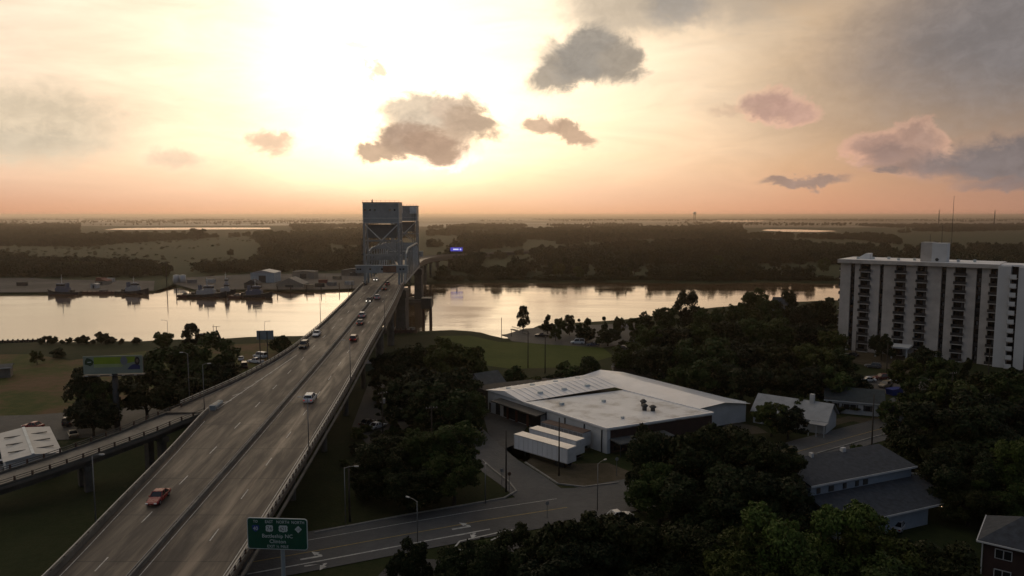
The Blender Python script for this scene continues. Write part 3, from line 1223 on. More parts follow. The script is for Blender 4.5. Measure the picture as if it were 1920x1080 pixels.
deck_part('deck', rng_y(24, GORE, 4) + [GORE + .02] + rng_y(GORE + 3, T1, 4), edgeL, edgeR, 0, .45, M_DECK, bridge)
deck_part('lift_deck', rng_y(T1 + .3, T2 + TD, 6), edgeL_out, edgeR, -.01, .45, M_DECK, bridge)
deck_part('far_deck', rng_y(T2 + TD + .3, 960, 8), edgeL_out, edgeR, 0, .45, M_DECK, bridge)

# concrete parapets and open metal rails
PAR = [(-.22, 0), (.22, 0), (.16, .78), (-.16, .78)]


def line3(f, a, b, s, dx=0.0, dz=0.0):
    return [(f(y) + dx, y, deck_z(y) + dz) for y in rng_y(a, b, s)]


MB().sweep(line3(edgeL_in, 24, GORE, 3, .25), PAR).build('parapet', M_CONC, bridge, True)
MB().sweep(line3(edgeL_out, GORE + 4, T1, 3, .25), [(-.2, 0), (.2, 0), (.2, .35), (-.2, .35)]).build('parapet', M_CONCD, bridge, True)
MB().sweep(line3(edgeR, 24, T1, 3, -.25), [(-.2, 0), (.2, 0), (.2, .3), (-.2, .3)]).build('parapet', M_CONC, bridge, True)
MB().sweep(line3(edgeR, 24, T1, 3, .55, -.75), [(-.16, 0), (.16, 0), (.16, .3), (-.16, .3)]).build('utility_pipe', M_CONC, bridge, True)
for f, dx in ((edgeL_out, .25), (edgeR, -.25)):
    MB().sweep(line3(f, T2 + TD, 960, 8, dx), PAR).build('parapet', M_CONC, bridge, True)
for dz_, w_ in ((.98, .10), (.62, .07)):
    MB().sweep(line3(edgeR, 24, T1, 3, -.2, dz_), [(-w_, -.05), (w_, -.05), (w_, .05), (-w_, .05)]).build('rail_bar', M_RAIL, bridge, True)
    MB().sweep(line3(edgeL_out, GORE + 4, T1, 3, .22, dz_), [(-w_, -.05), (w_, -.05), (w_, .05), (-w_, .05)]).build('rail_bar', M_RAIL, bridge, True)
MB().sweep(line3(edgeL_in, 24, GORE, 3, .25, 1.02), [(-.09, -.05), (.09, -.05), (.09, .05), (-.09, .05)]).build('rail_bar', M_RAIL, bridge, True)
post_me = None


def rail_post(x, y, z, h, m, w=.2):
    global post_me
    if post_me is None:
        b = MB().box((0, 0, .5), (1.0, 1.0, 1.0), 0, .75)
        o = b.build('rail_post', M_RUST, bridge)
        post_me = o.data
    else:
        o = link('rail_post', post_me, bridge)
    o.location = Vector((x, y, z)) - bridge.location
    o.scale = (w, w * 1.1, h)
    return o


y = 62.0
while y < T1 - 1:
    rail_post(edgeR(y) - .2, y, deck_z(y) + .29, .72, None, .26)
    y += 1.9 if y < 200 else 2.6
y = GORE + 5
while y < T1 - 1:
    rail_post(edgeL_out(y) + .22, y, deck_z(y) + .34, .8, None, .18)
    y += 2.3
y = 64
while y < GORE:
    rail_post(edgeL_in(y) + .25, y, deck_z(y) + .77, .25, None, .16)
    y += 3.0

# median barrier: low concrete kerb with twin rails
MB().sweep(line3(medX, 24, T1, 3), [(-.22, 0), (.22, 0), (.12, .42), (-.12, .42)]).build('median_barrier', M_CONC, bridge, True)
MB().sweep(line3(medX, T1, 940, 8), [(-.26, 0), (.26, 0), (.12, .62), (-.12, .62)]).build('median_barrier', M_CONC, bridge, True)
for dx in (-.16, .16):
    MB().sweep(line3(medX, 24, T1, 3, dx, .62), [(-.035, -.11), (.035, -.11), (.035, .11), (-.035, .11)]).build('median_rail', M_RAIL, bridge, True)
mp_me = None
y = 64.0
while y < 240:
    if mp_me is None:
        o = MB().box((0, 0, .1), (.12, .12, .3)).build('median_post', M_STEELD, bridge)
        mp_me = o.data
    else:
        o = link('median_post', mp_me, bridge)
    o.location = Vector((medX(y), y, deck_z(y) + .43)) - bridge.location
    y += 3.8


# painted lane lines, worn
def deck_stripe(f, y0, y1, w, m, name='lane_dash'):
    b = MB()
    ys = rng_y(y0, y1, 3)
    pts = []
    for y in ys:
        for s_ in (-1, 1):
            pts.append((f(y) + s_ * w / 2, y, deck_z(y) + .012))
    b.add(pts, [(2 * i, 2 * i + 1, 2 * i + 3, 2 * i + 2) for i in range(len(ys) - 1)])
    return b.build(name, m, bridge, True, fixn=False)


M_DPAINT = mat('worn_deck_paint', (.46, .44, .40), .7, .45, 1.2)
laneR = lambda y: medX(y) + .9 + (edgeR(y) - medX(y) - 1.9) * .5
laneL = lambda y: medX(y) - .9 - min(8.4, (medX(y) - edgeL(y)) - 1.6) * .5
y = 66
while y < 296:
    deck_stripe(laneR, y, y + 3.2, .16, M_DPAINT)
    deck_stripe(laneL, y + 5, y + 8.2, .16, M_DPAINT)
    y += 12.2
for f, a, b_ in ((lambda y: medX(y) + .75, 60, 300), (lambda y: medX(y) - .75, 60, 300), (lambda y: edgeR(y) - 1.25, 60, 300), (lambda y: edgeL_in(y) + 1.2, 60, 136), (lambda y: edgeL_out(y) + .9, 150, 300)):
    deck_stripe(f, a, b_, .12, M_DPAINT, 'edge_line')
gA, gB = (edgeL_in(GORE) + 1.0, GORE), (laneL(172) - 3.6, 176)
for k in range(5):           # merging chevrons ahead of the gore
    t = .15 + k * .15
    x_ = gA[0] + (gB[0] - gA[0]) * t
    y_ = gA[1] + (gB[1] - gA[1]) * t
    b = MB()
    b.add([(x_ - 1.2 * (1 - t), y_ - .2, deck_z(y_) + .016), (x_ - 1.2 * (1 - t), y_ + .35, deck_z(y_) + .016), (x_ + .5, y_ + 2.6, deck_z(y_ + 2.6) + .016), (x_ + .5, y_ + 2.0, deck_z(y_ + 2.0) + .016)], [(0, 1, 2, 3)])
    b.build('chevron_stripe', M_DPAINT, bridge, True)
deck_stripe(lambda y: gA[0] + (gB[0] - gA[0]) * (y - gA[1]) / (gB[1] - gA[1]), GORE + 2, 186, .2, M_DPAINT, 'edge_line')

# girders under the approach
for k in range(5):
    t = .08 + .21 * k
    f = lambda y, t=t: (max(edgeL(y), edgeR(y) - 21) + (edgeR(y) - max(edgeL(y), edgeR(y) - 21)) * t)
    MB().sweep(line3(f, 24, 236, 5, 0, -2.1), [(-.25, 0), (.25, 0), (.25, 1.66), (-.25, 1.66)]).build('girder', M_STEELD, bridge, True)
for t in (.06, .94):
    f = lambda y, t=t: edgeL_out(y) + (edgeR(y) - edgeL_out(y)) * t
    MB().sweep(line3(f, 236, T1, 5, 0, -4.2), [(-.3, 0), (.3, 0), (.3, 3.75), (-.3, 3.75)]).build('girder', M_STEELD, bridge, True)
for k in range(3):
    t = .1 + .4 * k
    f = lambda y, t=t: edgeL_out(y) + (edgeR(y) - edgeL_out(y)) * t
    MB().sweep(line3(f, T2 + TD, 940, 8, 0, -3.0), [(-.3, 0), (.3, 0), (.3, 2.5), (-.3, 2.5)]).build('girder', M_STEELD, bridge, True)


def pier(y, l, r, ztop, ncol, z0, cw=1.3):
    g = empty('pier', Vector(((l + r) / 2, y, z0)) - bridge.location)
    g.parent = bridge
    L_ = r - l
    MB().box((0, 0, ztop - z0 - .6), (L_ * .96, 1.6, 1.2)).build('pier_cap', M_CONCD, g)
    for k in range(ncol):
        x = -L_ * .36 + L_ * .72 * k / (ncol - 1)
        MB().tube([(x, 0, -.6), (x, 0, ztop - z0 - 1.15)], cw / 2, 12).build('column', M_CONCD, g)
    return g


for y in (70, 95, 121, 147, 174, 202):
    l = max(edgeL(y), edgeR(y) - 21)
    pier(y, l + .6, edgeR(y) - .6, deck_z(y) - 2.1, 3, GZ)
for y in (236, 270):
    pier(y, edgeL_out(y) + .3, edgeR(y) - .3, deck_z(y) - 4.25, 2, GZ if y < 275 else -1, 2.6)
for y in (470, 520, 570, 620, 680, 740, 800):
    pier(y, edgeL_out(y) + .5, edgeR(y) - .5, deck_z(y) - 3.05, 2, FZ if y > 500 else -.5, 2.0)


# ---- lift towers
def tower(yf, face):
    """face: -1 the house front looks back to the camera"""
    cx = (edgeL_out(yf + 4) + edgeR(yf + 4)) / 2
    g = empty('lift_tower', Vector((cx, yf + TD / 2, ZD)) - bridge.location)
    g.parent = bridge
    W, D = 7.35, TD / 2                    # half width and half depth
    # machinery house: boards on all four sides, open below
    hz0, hz1 = 24.6, 32.9
    MB().box((0, 0, (hz0 + hz1) / 2), (W * 2, D * 2, hz1 - hz0)).build('machinery_house', M_STEEL, g)
    b = MB()
    for sx in (-1, 1):                      # raised seams and edge strips of the house
        b.box((sx * (W - .12), -D - .04, (hz0 + hz1) / 2), (.24, .12, hz1 - hz0 - .05))
        b.box((sx * (W - .12), D + .04, (hz0 + hz1) / 2), (.24, .12, hz1 - hz0 - .05))
    for z_ in (hz0 + .2, hz0 + 2.1, hz1 - .2):
        b.box((0, -D - .04, z_), (W * 2 - .5, .1, .16))
        b.box((0, D + .04, z_), (W * 2 - .5, .1, .16))
        for sx in (-1, 1):
            b.box((sx * (W + .03), 0, z_), (.1, D * 2 - .1, .16))
    b.build('house_trim', M_STEELL, g)
    MB().box((0, 0, hz1 + .12), (W * 2 + .5, D * 2 + .5, .22)).build('house_roof', M_RUST, g)
    for x_ in (-W + 1.0, -W + 3.0, -W + 4.9, W - 3.8, W - 1.8):
        for sy in (-1, 1):
            bb = MB().tube([(x_, sy * (D + .02), 30.0), (x_, sy * (D + .10), 30.0)], .38, 12)
            bb.build('porthole', M_GLASS, g)
    # sheave housings on the river side
    for sx in (-1, 1):
        MB().box((sx * (W - 1.9), -face * (D + 1.0), 30.7), (3.6, 1.96, 4.0)).build('sheave_housing', M_STEELL, g)
        for dx in (-.6, .6):
            MB().tube([(sx * (W - 1.9) + dx, -face * (D + 1.0), 28.7), (sx * (W - 1.9) + dx, -face * (D + 1.0), 9.0)], .11, 6).build('rope', M_STEELD, g)
    # legs
    for sx in (-1, 1):
        for sy in (-1, 1):
            MB().box((sx * (W - .35), sy * (D - .35), hz0 / 2 - 1.5), (.78, .78, hz0 + 3)).build('leg', M_STEEL, g)
    # bracing on both faces and sides
    zs = [5.6, 11.5, 17.5, 24.4]
    for sy in (-1, 1):
        Y_ = sy * (D - .35)
        for z_ in (11.5, 17.5):
            MB().beam((-W + .7, Y_, z_), (W - .7, Y_, z_), .45).build('strut', M_STEEL, g)
        MB().beam((-W + .6, Y_, 24.2), (-.0, Y_, 17.7), .38).build('brace', M_STEELL if sy < 0 else M_STEEL, g)
        MB().beam((W - .6, Y_, 24.2), (.0, Y_, 17.7), .38).build('brace', M_STEELL if sy < 0 else M_STEEL, g)
        MB().beam((-W + .6, Y_, 11.7), (0, Y_, 17.3), .34).build('brace', M_STEEL, g)
        MB().beam((W - .6, Y_, 11.7), (0, Y_, 17.3), .34).build('brace', M_STEEL, g)
        MB().beam((-W + .6, Y_, 6.0), (-W + 3.6, Y_, 11.3), .3).build('brace', M_STEEL, g)
        MB().beam((W - .6, Y_, 6.0), (W - 3.6, Y_, 11.3), .3).build('brace', M_STEEL, g)
    for sx in (-1, 1):
        X_ = sx * (W - .35)
        for z_ in zs[:3]:
            MB().beam((X_, -D + .7, z_), (X_, D - .7, z_), .4).build('strut', M_STEEL, g)
        for a_, b2_ in zip(zs[:-1], zs[1:]):
            MB().beam((X_, -D + .6, a_), (X_, D - .6, b2_), .3).build('brace', M_STEEL, g)
    # counterweight hung high inside the tower
    MB().box((0, .2, 21.4), (W * 2 - 3.4, D * 2 - 3.6, 5.4)).build('counterweight', M_CW, g)
    # portal beam over the road
    MB().box((0, -D - .35, 6.0), (W * 2 + 6.4, .9, 2.9)).build('portal_beam', M_STEEL, g)
    MB().box((0, -D - .35, 7.6), (W * 2 + 6.8, 1.3, .28)).build('walkway', M_STEELL, g)
    for x_ in (-9.6, -8.6, -4.6, 0.2, 7.6, 8.9):
        MB().tube([(x_, -D - .74, 6.1), (x_, -D - .86, 6.1)], .42, 12).build('porthole', M_GLASS, g)
    if face < 0:
        MB().box((3.3, -D - .84, 6.1), (5.4, .1, 2.7)).build('portal_panel', mat('rusty_panel', (.17, .095, .062), .8, .35, .7), g)
        # stair tower outside the left leg
        b = MB()
        for (x_, y_) in ((-W - 1.2, -1.2), (-W - .2, -1.2), (-W - 1.2, 1.2), (-W - .2, 1.2)):
            b.beam((x_, y_, 7.6), (x_, y_, 18.4), .16)
        for k in range(7):
            b.beam((-W - .7, -1.2 if k % 2 else 1.2, 7.8 + k * 1.5), (-W - .7, 1.2 if k % 2 else -1.2, 9.3 + k * 1.5), .7, .12)
        b.build('stair', M_STEELD, g)
        MB().tube([(1.0, -D - .4, 7.7), (1.1, -D - .4, 9.8), (1.5, -D - .9, 10.2)], .1, 6).build('lamp_arm', M_STEELL, g)
    else:
        MB().box((0, -D - .4, 9.6), (W * 1.55, 1.6, 3.6)).build('operator_house', M_STEELL, g)
        MB().box((0, -D - 1.24, 10.2), (W * 1.4, .06, 1.0)).build('window_band', M_GLASS, g)
    # aviation lights and railing on the roof
    b = MB()
    for x_ in np.linspace(-W, W, 9):
        b.beam((x_, -D, hz1 + .2), (x_, -D, hz1 + 1.0), .06)
    b.beam((-W, -D, hz1 + 1.0), (W, -D, hz1 + 1.0), .06)
    b.build('roof_railing', M_STEELD, g)
    MB().tube([(-W + 3.2, 0, hz1 + .2), (-W + 3.2, 0, hz1 + 1.5)], [.35, .12], 8).build('beacon', M_STEELD, g)
    # masonry pier in the river
    q = empty('tower_pier', Vector((cx, yf + TD / 2, -2)) - bridge.location)
    q.parent = bridge
    for sx in (-1, 1):
        MB().box((sx * (W + .2), 0, 10.3), (4.2, TD + 2.6, 20.6), 0, .86).build('pier_shaft', M_CONCD, q)
    MB().box((0, 0, 18.8), (W * 2 + 5, TD + 1.5, 3.0)).build('pier_cap', M_CONCD, q)
    MB().box((0, 0, 2.0), (W * 2 + 9, TD + 7, 3.2)).build('pier_footing', M_CONCD, q)
    b = MB()
    for x_ in np.linspace(-W - 7, W + 7, 15):
        b.box((x_, -face * -(TD / 2 + 5.5), 2.4), (.5, .5, 6.5))
    b.box((0, face * (TD / 2 + 5.5), 4.4), (W * 2 + 15, .8, 1.1))
    b.build('fender', M_RUST, q)
    return g


tower(T1, -1)
tower(T2, 1)
# fender pier downstream of the near tower
fd = empty('fender_dolphin', Vector((edgeR(T1 + 20) + 7.5, T1 + 30, 0)) - bridge.location)
fd.parent = bridge
MB().box((0, 0, 9.8), (4.4, 7, 4.6)).build('fender_house', M_STEELD, fd)
for sx in (-1, 1):
    for sy in (-1, 1):
        MB().tube([(sx * 1.7, sy * 2.8, -2), (sx * 1.6, sy * 2.6, 7.6)], .4, 8).build('pile', M_RUST, fd)

# ---- lift span: two curved-top trusses with floor beams
NP = 10
ya, yb = T1 + TD + 1.0, T2 - 1.0
for side, f, dx in (('left', edgeL_out, .1), ('right', edgeR, -.1)):
    g = empty('truss', Vector((f((ya + yb) / 2), (ya + yb) / 2, ZD)) - bridge.location)
    g.parent = bridge
    ys = rng_y(ya, yb, (yb - ya) / NP)
    top = [13.0 * math.sqrt(max(0, 1 - max(0, (2.2 - min(k, NP - k)) / 2.2) ** 2)) + .2 for k in range(NP + 1)]
    xs = [f(y) + dx for y in ys]
    mm = M_STEEL
    lowc, upc = MB(), MB()
    for k in range(NP):
        lowc.beam((xs[k], ys[k], ZD - .6), (xs[k + 1], ys[k + 1], ZD - .6), .6, .8)
        if 0 < k < NP - 1:
            upc.beam((xs[k], ys[k], ZD + top[k]), (xs[k + 1], ys[k + 1], ZD + top[k + 1]), .62, .7)
    upc.beam((xs[0], ys[0], ZD - .3), (xs[1], ys[1], ZD + top[1]), .62, .7)
    upc.beam((xs[-1], ys[-1], ZD - .3), (xs[-2], ys[-2], ZD + top[-2]), .62, .7)
    lowc.build('lower_chord', M_STEELD, g, False) if False else None
    for nm, mb_, m_ in (('lower_chord', lowc, M_STEEL), ('upper_chord', upc, mm)):
        o_ = Vector(g.location) + Vector(bridge.location)
        mb_.v = [tuple(Vector(v_) - o_) for v_ in mb_.v]
        mb_.build(nm, m_, g)
    o_ = Vector(g.location) + Vector(bridge.location)
    for k in range(1, NP):
        MB().beam(Vector((xs[k], ys[k], ZD - .4)) - o_, Vector((xs[k], ys[k], ZD + top[k])) - o_, .42).build('vertical', M_STEEL, g)
        if k < NP - 1:
            up = k < NP / 2
            p0 = Vector((xs[k], ys[k], ZD + (top[k] if up else -.4)))
            p1 = Vector((xs[k + 1], ys[k + 1], ZD + (-.4 if up else top[k + 1])))
            MB().beam(p0 - o_, p1 - o_, .34).build('diagonal', M_STEEL, g)
for k in range(1, NP):
    y = ya + (yb - ya) * k / NP
    h_ = 13.0 * math.sqrt(max(0, 1 - max(0, (2.2 - min(k, NP - k)) / 2.2) ** 2)) + .2
    MB().beam((edgeL_out(y) + .4, y, ZD + h_), (edgeR(y) - .4, y, ZD + h_), .4, .5).build('sway_beam', M_STEEL, bridge, True)
    MB().beam((edgeL_out(y) + .4, y, ZD - 1.0), (edgeR(y) - .4, y, ZD - 1.0), .5, 1.0).build('floor_beam', M_STEELD, bridge, True)
    if k in (1, NP - 1):
        MB().beam((edgeL_out(y) + .4, y, ZD + h_ - 1.6), (edgeR(y) - .4, y, ZD + h_ - 1.6), .3, 1.8).build('portal_frame', M_STEEL, bridge, True)

# ================================================================== SLIP ROAD
ramp_c = [(-62.2, 142.5, 11.0), (-65.5, 137.0, 10.3), (-68.3, 132.6, 9.5), (-73.6, 127.3, 8.1), (-79.5, 122, 6.7), (-88, 115.5, 5.0), (-99, 108, 3.4), (-115, 98.5, 2.0), (-130, 90, 1.7)]
# densify with a Catmull-Rom curve
dense = []
for i in range(len(ramp_c) - 1):
    P0, P1, P2, P3 = [Vector(ramp_c[max(0, min(len(ramp_c) - 1, j))]) for j in (i - 1, i, i + 1, i + 2)]
    for k in range(6):
        t = k / 6
        dense.append(.5 * ((2 * P1) + (P2 - P0) * t + (2 * P0 - 5 * P1 + 4 * P2 - P3) * t * t + (3 * P1 - P0 - 3 * P2 + P3) * t ** 3))
dense.append(Vector(ramp_c[-1]))
slip = tag(empty('slip_road', (-80, 122, 0)), 'narrow slip road on squat piers curving down left from the bridge', 'ramp')
RW = 3.75
MB().sweep([v_ - Vector((0, 0, .03)) for v_ in dense], [(-RW, -.5), (RW, -.5), (RW, 0), (-RW, 0)]).build('deck', mat('slip_concrete', (.115, .098, .080), .6, .4, .22, spec=.4, bump=.1), slip, True)
MB().sweep([v_ - Vector((0, 0, 1.75)) for v_ in dense], [(-2.4, 0), (2.4, 0), (2.4, 1.24), (-2.4, 1.24)]).build('box_girder', M_CONCD, slip, True)
sp_me = None
for s_ in (-1, 1):
    off = []
    for i, v_ in enumerate(dense):
        d = dense[min(i + 1, len(dense) - 1)] - dense[max(i - 1, 0)]
        d.z = 0; d.normalize()
        off.append(v_ + Vector((d.y, -d.x, 0)) * s_ * (RW - .2))
    MB().sweep(off, [(-.2, -.03), (.2, -.03), (.18, .34), (-.18, .34)]).build('kerb_wall', M_CONCD, slip, True)
    for dz_ in (.62, .98):
        MB().sweep([v_ + Vector((0, 0, dz_)) for v_ in off], [(-.05, -.05), (.05, -.05), (.05, .05), (-.05, .05)]).build('rail_bar', M_STEELD, slip, True)
    acc = 0
    for i in range(1, len(off)):
        seg = (off[i] - off[i - 1]).length
        while acc < seg:
            p_ = off[i - 1].lerp(off[i], acc / seg)
            if sp_me is None:
                o = MB().box((0, 0, .38), (.26, .26, .8), 0, .8).build('rail_post', M_RUST, slip)
                sp_me = o.data
            else:
                o = link('rail_post', sp_me, slip)
            o.location = p_ + Vector((0, 0, .3)) - slip.location
            acc += 2.5
        acc -= seg
for i in (8, 19, 31):
    c_ = dense[i]
    d = (dense[i + 1] - dense[i - 1]); d.z = 0; d.normalize()
    a_ = math.atan2(-d.x, d.y)
    g = empty('pier', Vector((c_.x, c_.y, GZ)) - slip.location, a_)
    g.parent = slip
    hh = c_.z - 1.75 - GZ
    MB().box((0, 0, hh - .45), (6.4, 1.3, .9)).build('pier_cap', M_CONCD, g)
    for s_ in (-1, 1):
        MB().box((s_ * 1.9, 0, (hh - .9) / 2 - .4), (1.3, 1.1, hh - .9 + .8)).build('column', M_CONCD, g)
# crash cushion on the gore nose
ccu = tag(empty('crash_cushion', (edgeL_in(GORE) + .6, GORE + 1.4, deck_z(GORE + 1.4)), R(2)), 'grey crash cushion at the nose where the slip road splits from the bridge', 'barrier')
for k in range(5):
    MB().box((0, k * .95, .5), (1.1 - k * .08, .72, .95), 0, .94).build('cushion_bay', M_RAIL if k % 2 else M_STEEL, ccu)
for s_ in (-1, 1):
    MB().beam((s_ * .62, -.2, .75), (s_ * .45, 4.2, .7), .08, .34).build('fender_panel', M_STEELL, ccu)
# ================================================================== BUILDINGS
M_WALLP = mat('precast_panel', (.40, .365, .335), .85, .22, .22)
M_WALLB = mat('pale_blade_wall', (.48, .48, .48), .85, .10, .15)
M_SLAB = mat('balcony_slab', (.40, .38, .36), .85, .15, .3)
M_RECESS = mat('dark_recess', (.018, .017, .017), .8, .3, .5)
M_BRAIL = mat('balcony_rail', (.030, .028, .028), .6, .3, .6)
M_ROOFW = mat('white_roof', (.62, .62, .62), .5, .18, .12, spec=.7)
M_GRNR = mat('old_grey_roof', (.085, .085, .08), .9, .3, .6)
M_CURT = mat('window_curtain', (.10, .10, .105), .8, .5, .6)


def house_frame(p0, p1):
    """origin at p0, x axis towards p1"""
    a = math.atan2(p1[1] - p0[1], p1[0] - p0[0])
    return a, math.hypot(p1[0] - p0[0], p1[1] - p0[1])


# ---- apartment tower ---------------------------------------------------------------------------
A0, A1 = Vector((116.5, 262.0)), Vector((153.2, 233.0))
ang_, AL = house_frame(A0, A1)
apt = tag(empty('apartment_tower', (A0.x, A0.y, GZ), ang_), 'eleven storey pale apartment block with dark balcony columns on the right', 'building')
NF, FH = 11, 2.78
AH = NF * FH + .4
DEP = 17.0
# strips across the front in fractions of the photo width 1580..1873 (perspective handled by cross ratio)
zl, zr = A0.y, A1.y


def frac(px):
    # where along the front the sight line of column px falls
    u = (px - 960) / FPX
    t = (u * A0.y - A0.x) / ((A1.x - A0.x) - u * (A1.y - A0.y))
    return t * AL


ST = [('pier', 1578, 1597), ('win', 1597, 1605), ('pier', 1605, 1615), ('bal', 1615, 1634), ('pier', 1634, 1652), ('win', 1652, 1659), ('pier', 1659, 1682),
      ('bal', 1682, 1701), ('pier', 1701, 1722), ('bal', 1722, 1741), ('pier', 1741, 1768), ('win', 1768, 1777), ('pier', 1777, 1793), ('bal', 1793, 1814),
      ('pier', 1814, 1834), ('win', 1834, 1844), ('pier', 1844, 1860), ('bal', 1860, 1874)]
x_end = frac(1874)
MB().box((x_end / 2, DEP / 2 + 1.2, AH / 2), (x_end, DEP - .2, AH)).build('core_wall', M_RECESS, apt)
MB().box((x_end / 2 - .05, DEP + 1.45, AH / 2), (x_end, .5, AH - .1)).build('rear_wall', M_WALLP, apt)
pan_me = {}
rb = random.Random(5)
for kind, a, b in ST:
    xa, xb = frac(a), frac(b)
    xm, w = (xa + xb) / 2, xb - xa
    if kind == 'pier':
        MB().box((xm, .55, AH / 2 - .2), (w, 1.5, AH - .1)).build('wall_panel', M_WALLP, apt)
    elif kind == 'win':
        for k in range(NF):
            z = k * FH
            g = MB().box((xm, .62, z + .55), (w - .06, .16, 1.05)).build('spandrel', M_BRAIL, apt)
            MB().box((xm, .72, z + 1.9), (w - .1, .08, 1.5)).build('window', M_GLASS, apt)
            if rb.random() < .55:
                MB().box((xm + w * .12, .66, z + 1.75 + .1 * rb.random()), (w * .34, .03, 1.2)).build('curtain', M_CURT, apt)
    else:
        for k in range(NF):
            z = k * FH
            g = empty('balcony', (xm, 0, z + .1), 0)
            g.parent = apt
            MB().box((0, .15, .0), (w + .55, 2.1, .18)).build('balcony_slab', M_SLAB, g)
            MB().box((-w * .02, -.84, .62), (w + .45, .06, .92)).build('railing', M_BRAIL, g)
            MB().box((w / 2 + .25, -.25, .62), (.05, 1.1, .92)).build('railing', M_BRAIL, g)
            MB().box((-w / 2 - .25, -.25, .62), (.05, 1.1, .92)).build('railing', M_BRAIL, g)
            MB().box((-w * .18, 1.02, 1.35), (w * .5, .06, 2.1)).build('glass_door', M_GLASS, g)
            if rb.random() < .6:
                MB().box((w * .28, .98, 1.45), (w * .22, .05, 1.9)).build('curtain', M_CURT, g)
            if rb.random() < .35:
                MB().box((w * (rb.random() - .5) * .6, -.2, .5), (.55, .5, .8)).build('chair', M_BRAIL, g)
# corner balconies on the left end
for k in range(NF):
    g = empty('balcony', (-.8, 3.2, k * FH + .1), 0)
    g.parent = apt
    MB().box((.1, 0, 0), (1.7, 4.6, .18)).build('balcony_slab', M_SLAB, g)
    MB().box((-.72, 0, .62), (.06, 4.5, .92)).build('railing', M_BRAIL, g)
    MB().box((.0, -2.27, .62), (1.4, .06, .92)).build('railing', M_BRAIL, g)
MB().box((-.02, DEP / 2 + 3, AH / 2), (.6, DEP - 6, AH - .3)).build('end_wall', M_WALLP, apt)
# blade walls and balconies of the projecting right end
xb1, xb2 = frac(1874), frac(1898)
MB().box(((xb1 + xb2) / 2 + .2, -.55, AH / 2 + .3), (xb2 - xb1, 4.0, AH + .9)).build('blade_wall', M_WALLB, apt)
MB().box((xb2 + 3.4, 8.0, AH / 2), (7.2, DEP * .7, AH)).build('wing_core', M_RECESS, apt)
xc = frac(1904.5)
for k in range(NF):
    g = empty('balcony', (xc, -.6, k * FH + .1), 0)
    g.parent = apt
    MB().box((0, -1.2, 0), (1.9, 4.2, .18)).build('balcony_slab', M_SLAB, g)
    MB().box((0.05, -3.24, .78), (1.75, .08, 1.25)).build('railing', M_WALLB, g)
    MB().box((-.85, -2.2, .62), (.05, 1.9, .92)).build('railing', M_BRAIL, g)
MB().box((frac(1924), -2.1, AH / 2 + .2), (frac(1924) - frac(1911.5) + .8, 3.2, AH + .8)).build('blade_wall', M_WALLB, apt)
# roof slab with deep overhanging edge
MB().box((x_end / 2 - .5, DEP / 2 + .2, AH + .45), (x_end + 2.2, DEP + 3.6, 1.25)).build('roof_edge', M_WALLP, apt)
MB().box((x_end / 2 - .5, DEP / 2 + .2, AH + 1.1), (x_end + 1.6, DEP + 3.0, .06)).build('roof', M_ROOFW, apt)
MB().box((x_end + 4, DEP / 2 - 2, AH + .8), (8, DEP * .7, .5)).build('roof', M_ROOFW, apt)
pxm = frac(1750)
MB().box((pxm - 2.2, 4.5, AH + 4.3), (3.4, 6.5, 6.4)).build('lift_house', M_WALLP, apt)
MB().box((pxm + 1.55, 4.2, AH + 4.2), (4.3, 6.0, 6.2)).build('lift_house', M_WALLB, apt)
MB().tube([(pxm + 1.0, 1.17, AH + 1.9), (pxm + 1.0, 1.1, AH + 1.9)], .55, 10).build('vent', M_STEELD, apt)
# stair hatch with a sloping roof
b = MB()
xh = frac(1614)
b.add([(xh - 2.6, 5, AH + 1.12), (xh + 1.8, 5, AH + 1.12), (xh + 1.8, 9, AH + 1.12), (xh - 2.6, 9, AH + 1.12), (xh + 1.8, 5, AH + 3.1), (xh + .5, 5, AH + 3.1), (xh + .5, 9, AH + 3.1), (xh + 1.8, 9, AH + 3.1)],
      [(0, 1, 4, 5), (3, 6, 7, 2), (1, 2, 7, 4), (5, 4, 7, 6), (0, 5, 6, 3), (0, 3, 2, 1)])
b.build('stair_hatch', M_ROOFW, apt)
for px_, h_ in ((1757, 6.0), (1775.5, 15.5), (1735, 3.0)):
    MB().tube([(frac(px_) + .6, 4.0, AH + 7.2), (frac(px_) + .6, 4.0, AH + 7.2 + h_)], [.10, .05], 6).build('antenna', M_STEELD, apt)
for k in range(9):
    MB().box((4 + k * 4.3, 3.0 + (k % 3) * 3, AH + 1.5), (.8, .8, .8)).build('roof_vent', M_STEELL, apt)
MB().box((frac(1688), -4.2, 3.9), (frac(1722) - frac(1655), 7.6, .5)).build('entrance_canopy', M_WALLB, apt)
for px_ in (1660, 1690, 1718):
    MB().box((frac(px_), -7.4, 1.85), (.4, .4, 3.7)).build('canopy_post', M_WALLB, apt)

# ---- warehouse ---------------------------------------------------------------------------------
M_WHW = mat('warehouse_wall', (.46, .47, .48), .8, .18, .25)
M_TAR = ground_mat('flat_roof_gravel', [(.34, (.24, .225, .215)), (.42, (.46, .45, .44)), (.50, (.64, .64, .64)), (.7, (.74, .74, .74))], .35, .14, .7)
M_TAR.node_tree.nodes['Principled BSDF'].inputs['Specular IOR Level'].default_value = .6
M_TAR.node_tree.nodes['Principled BSDF'].inputs['Roughness'].default_value = .5
M_MROOF = mat('white_metal_roof', (.70, .70, .71), .34, .12, .18, spec=.9)
M_BRICK = mat('dark_red_brick', (.040, .023, .020), .9, .3, .8)
W0 = Vector((18.9, 145.2))          # front corner
U = Vector((-6.2, 178.0)) - W0      # along the left (yard) wall
V = Vector((43.0, 157.0)) - W0      # along the street wall
WH = 5.2
wh = tag(empty('warehouse', (W0.x, W0.y, GZ)), 'low white-roofed warehouse with stained flat roof beside the parked trailers', 'building')


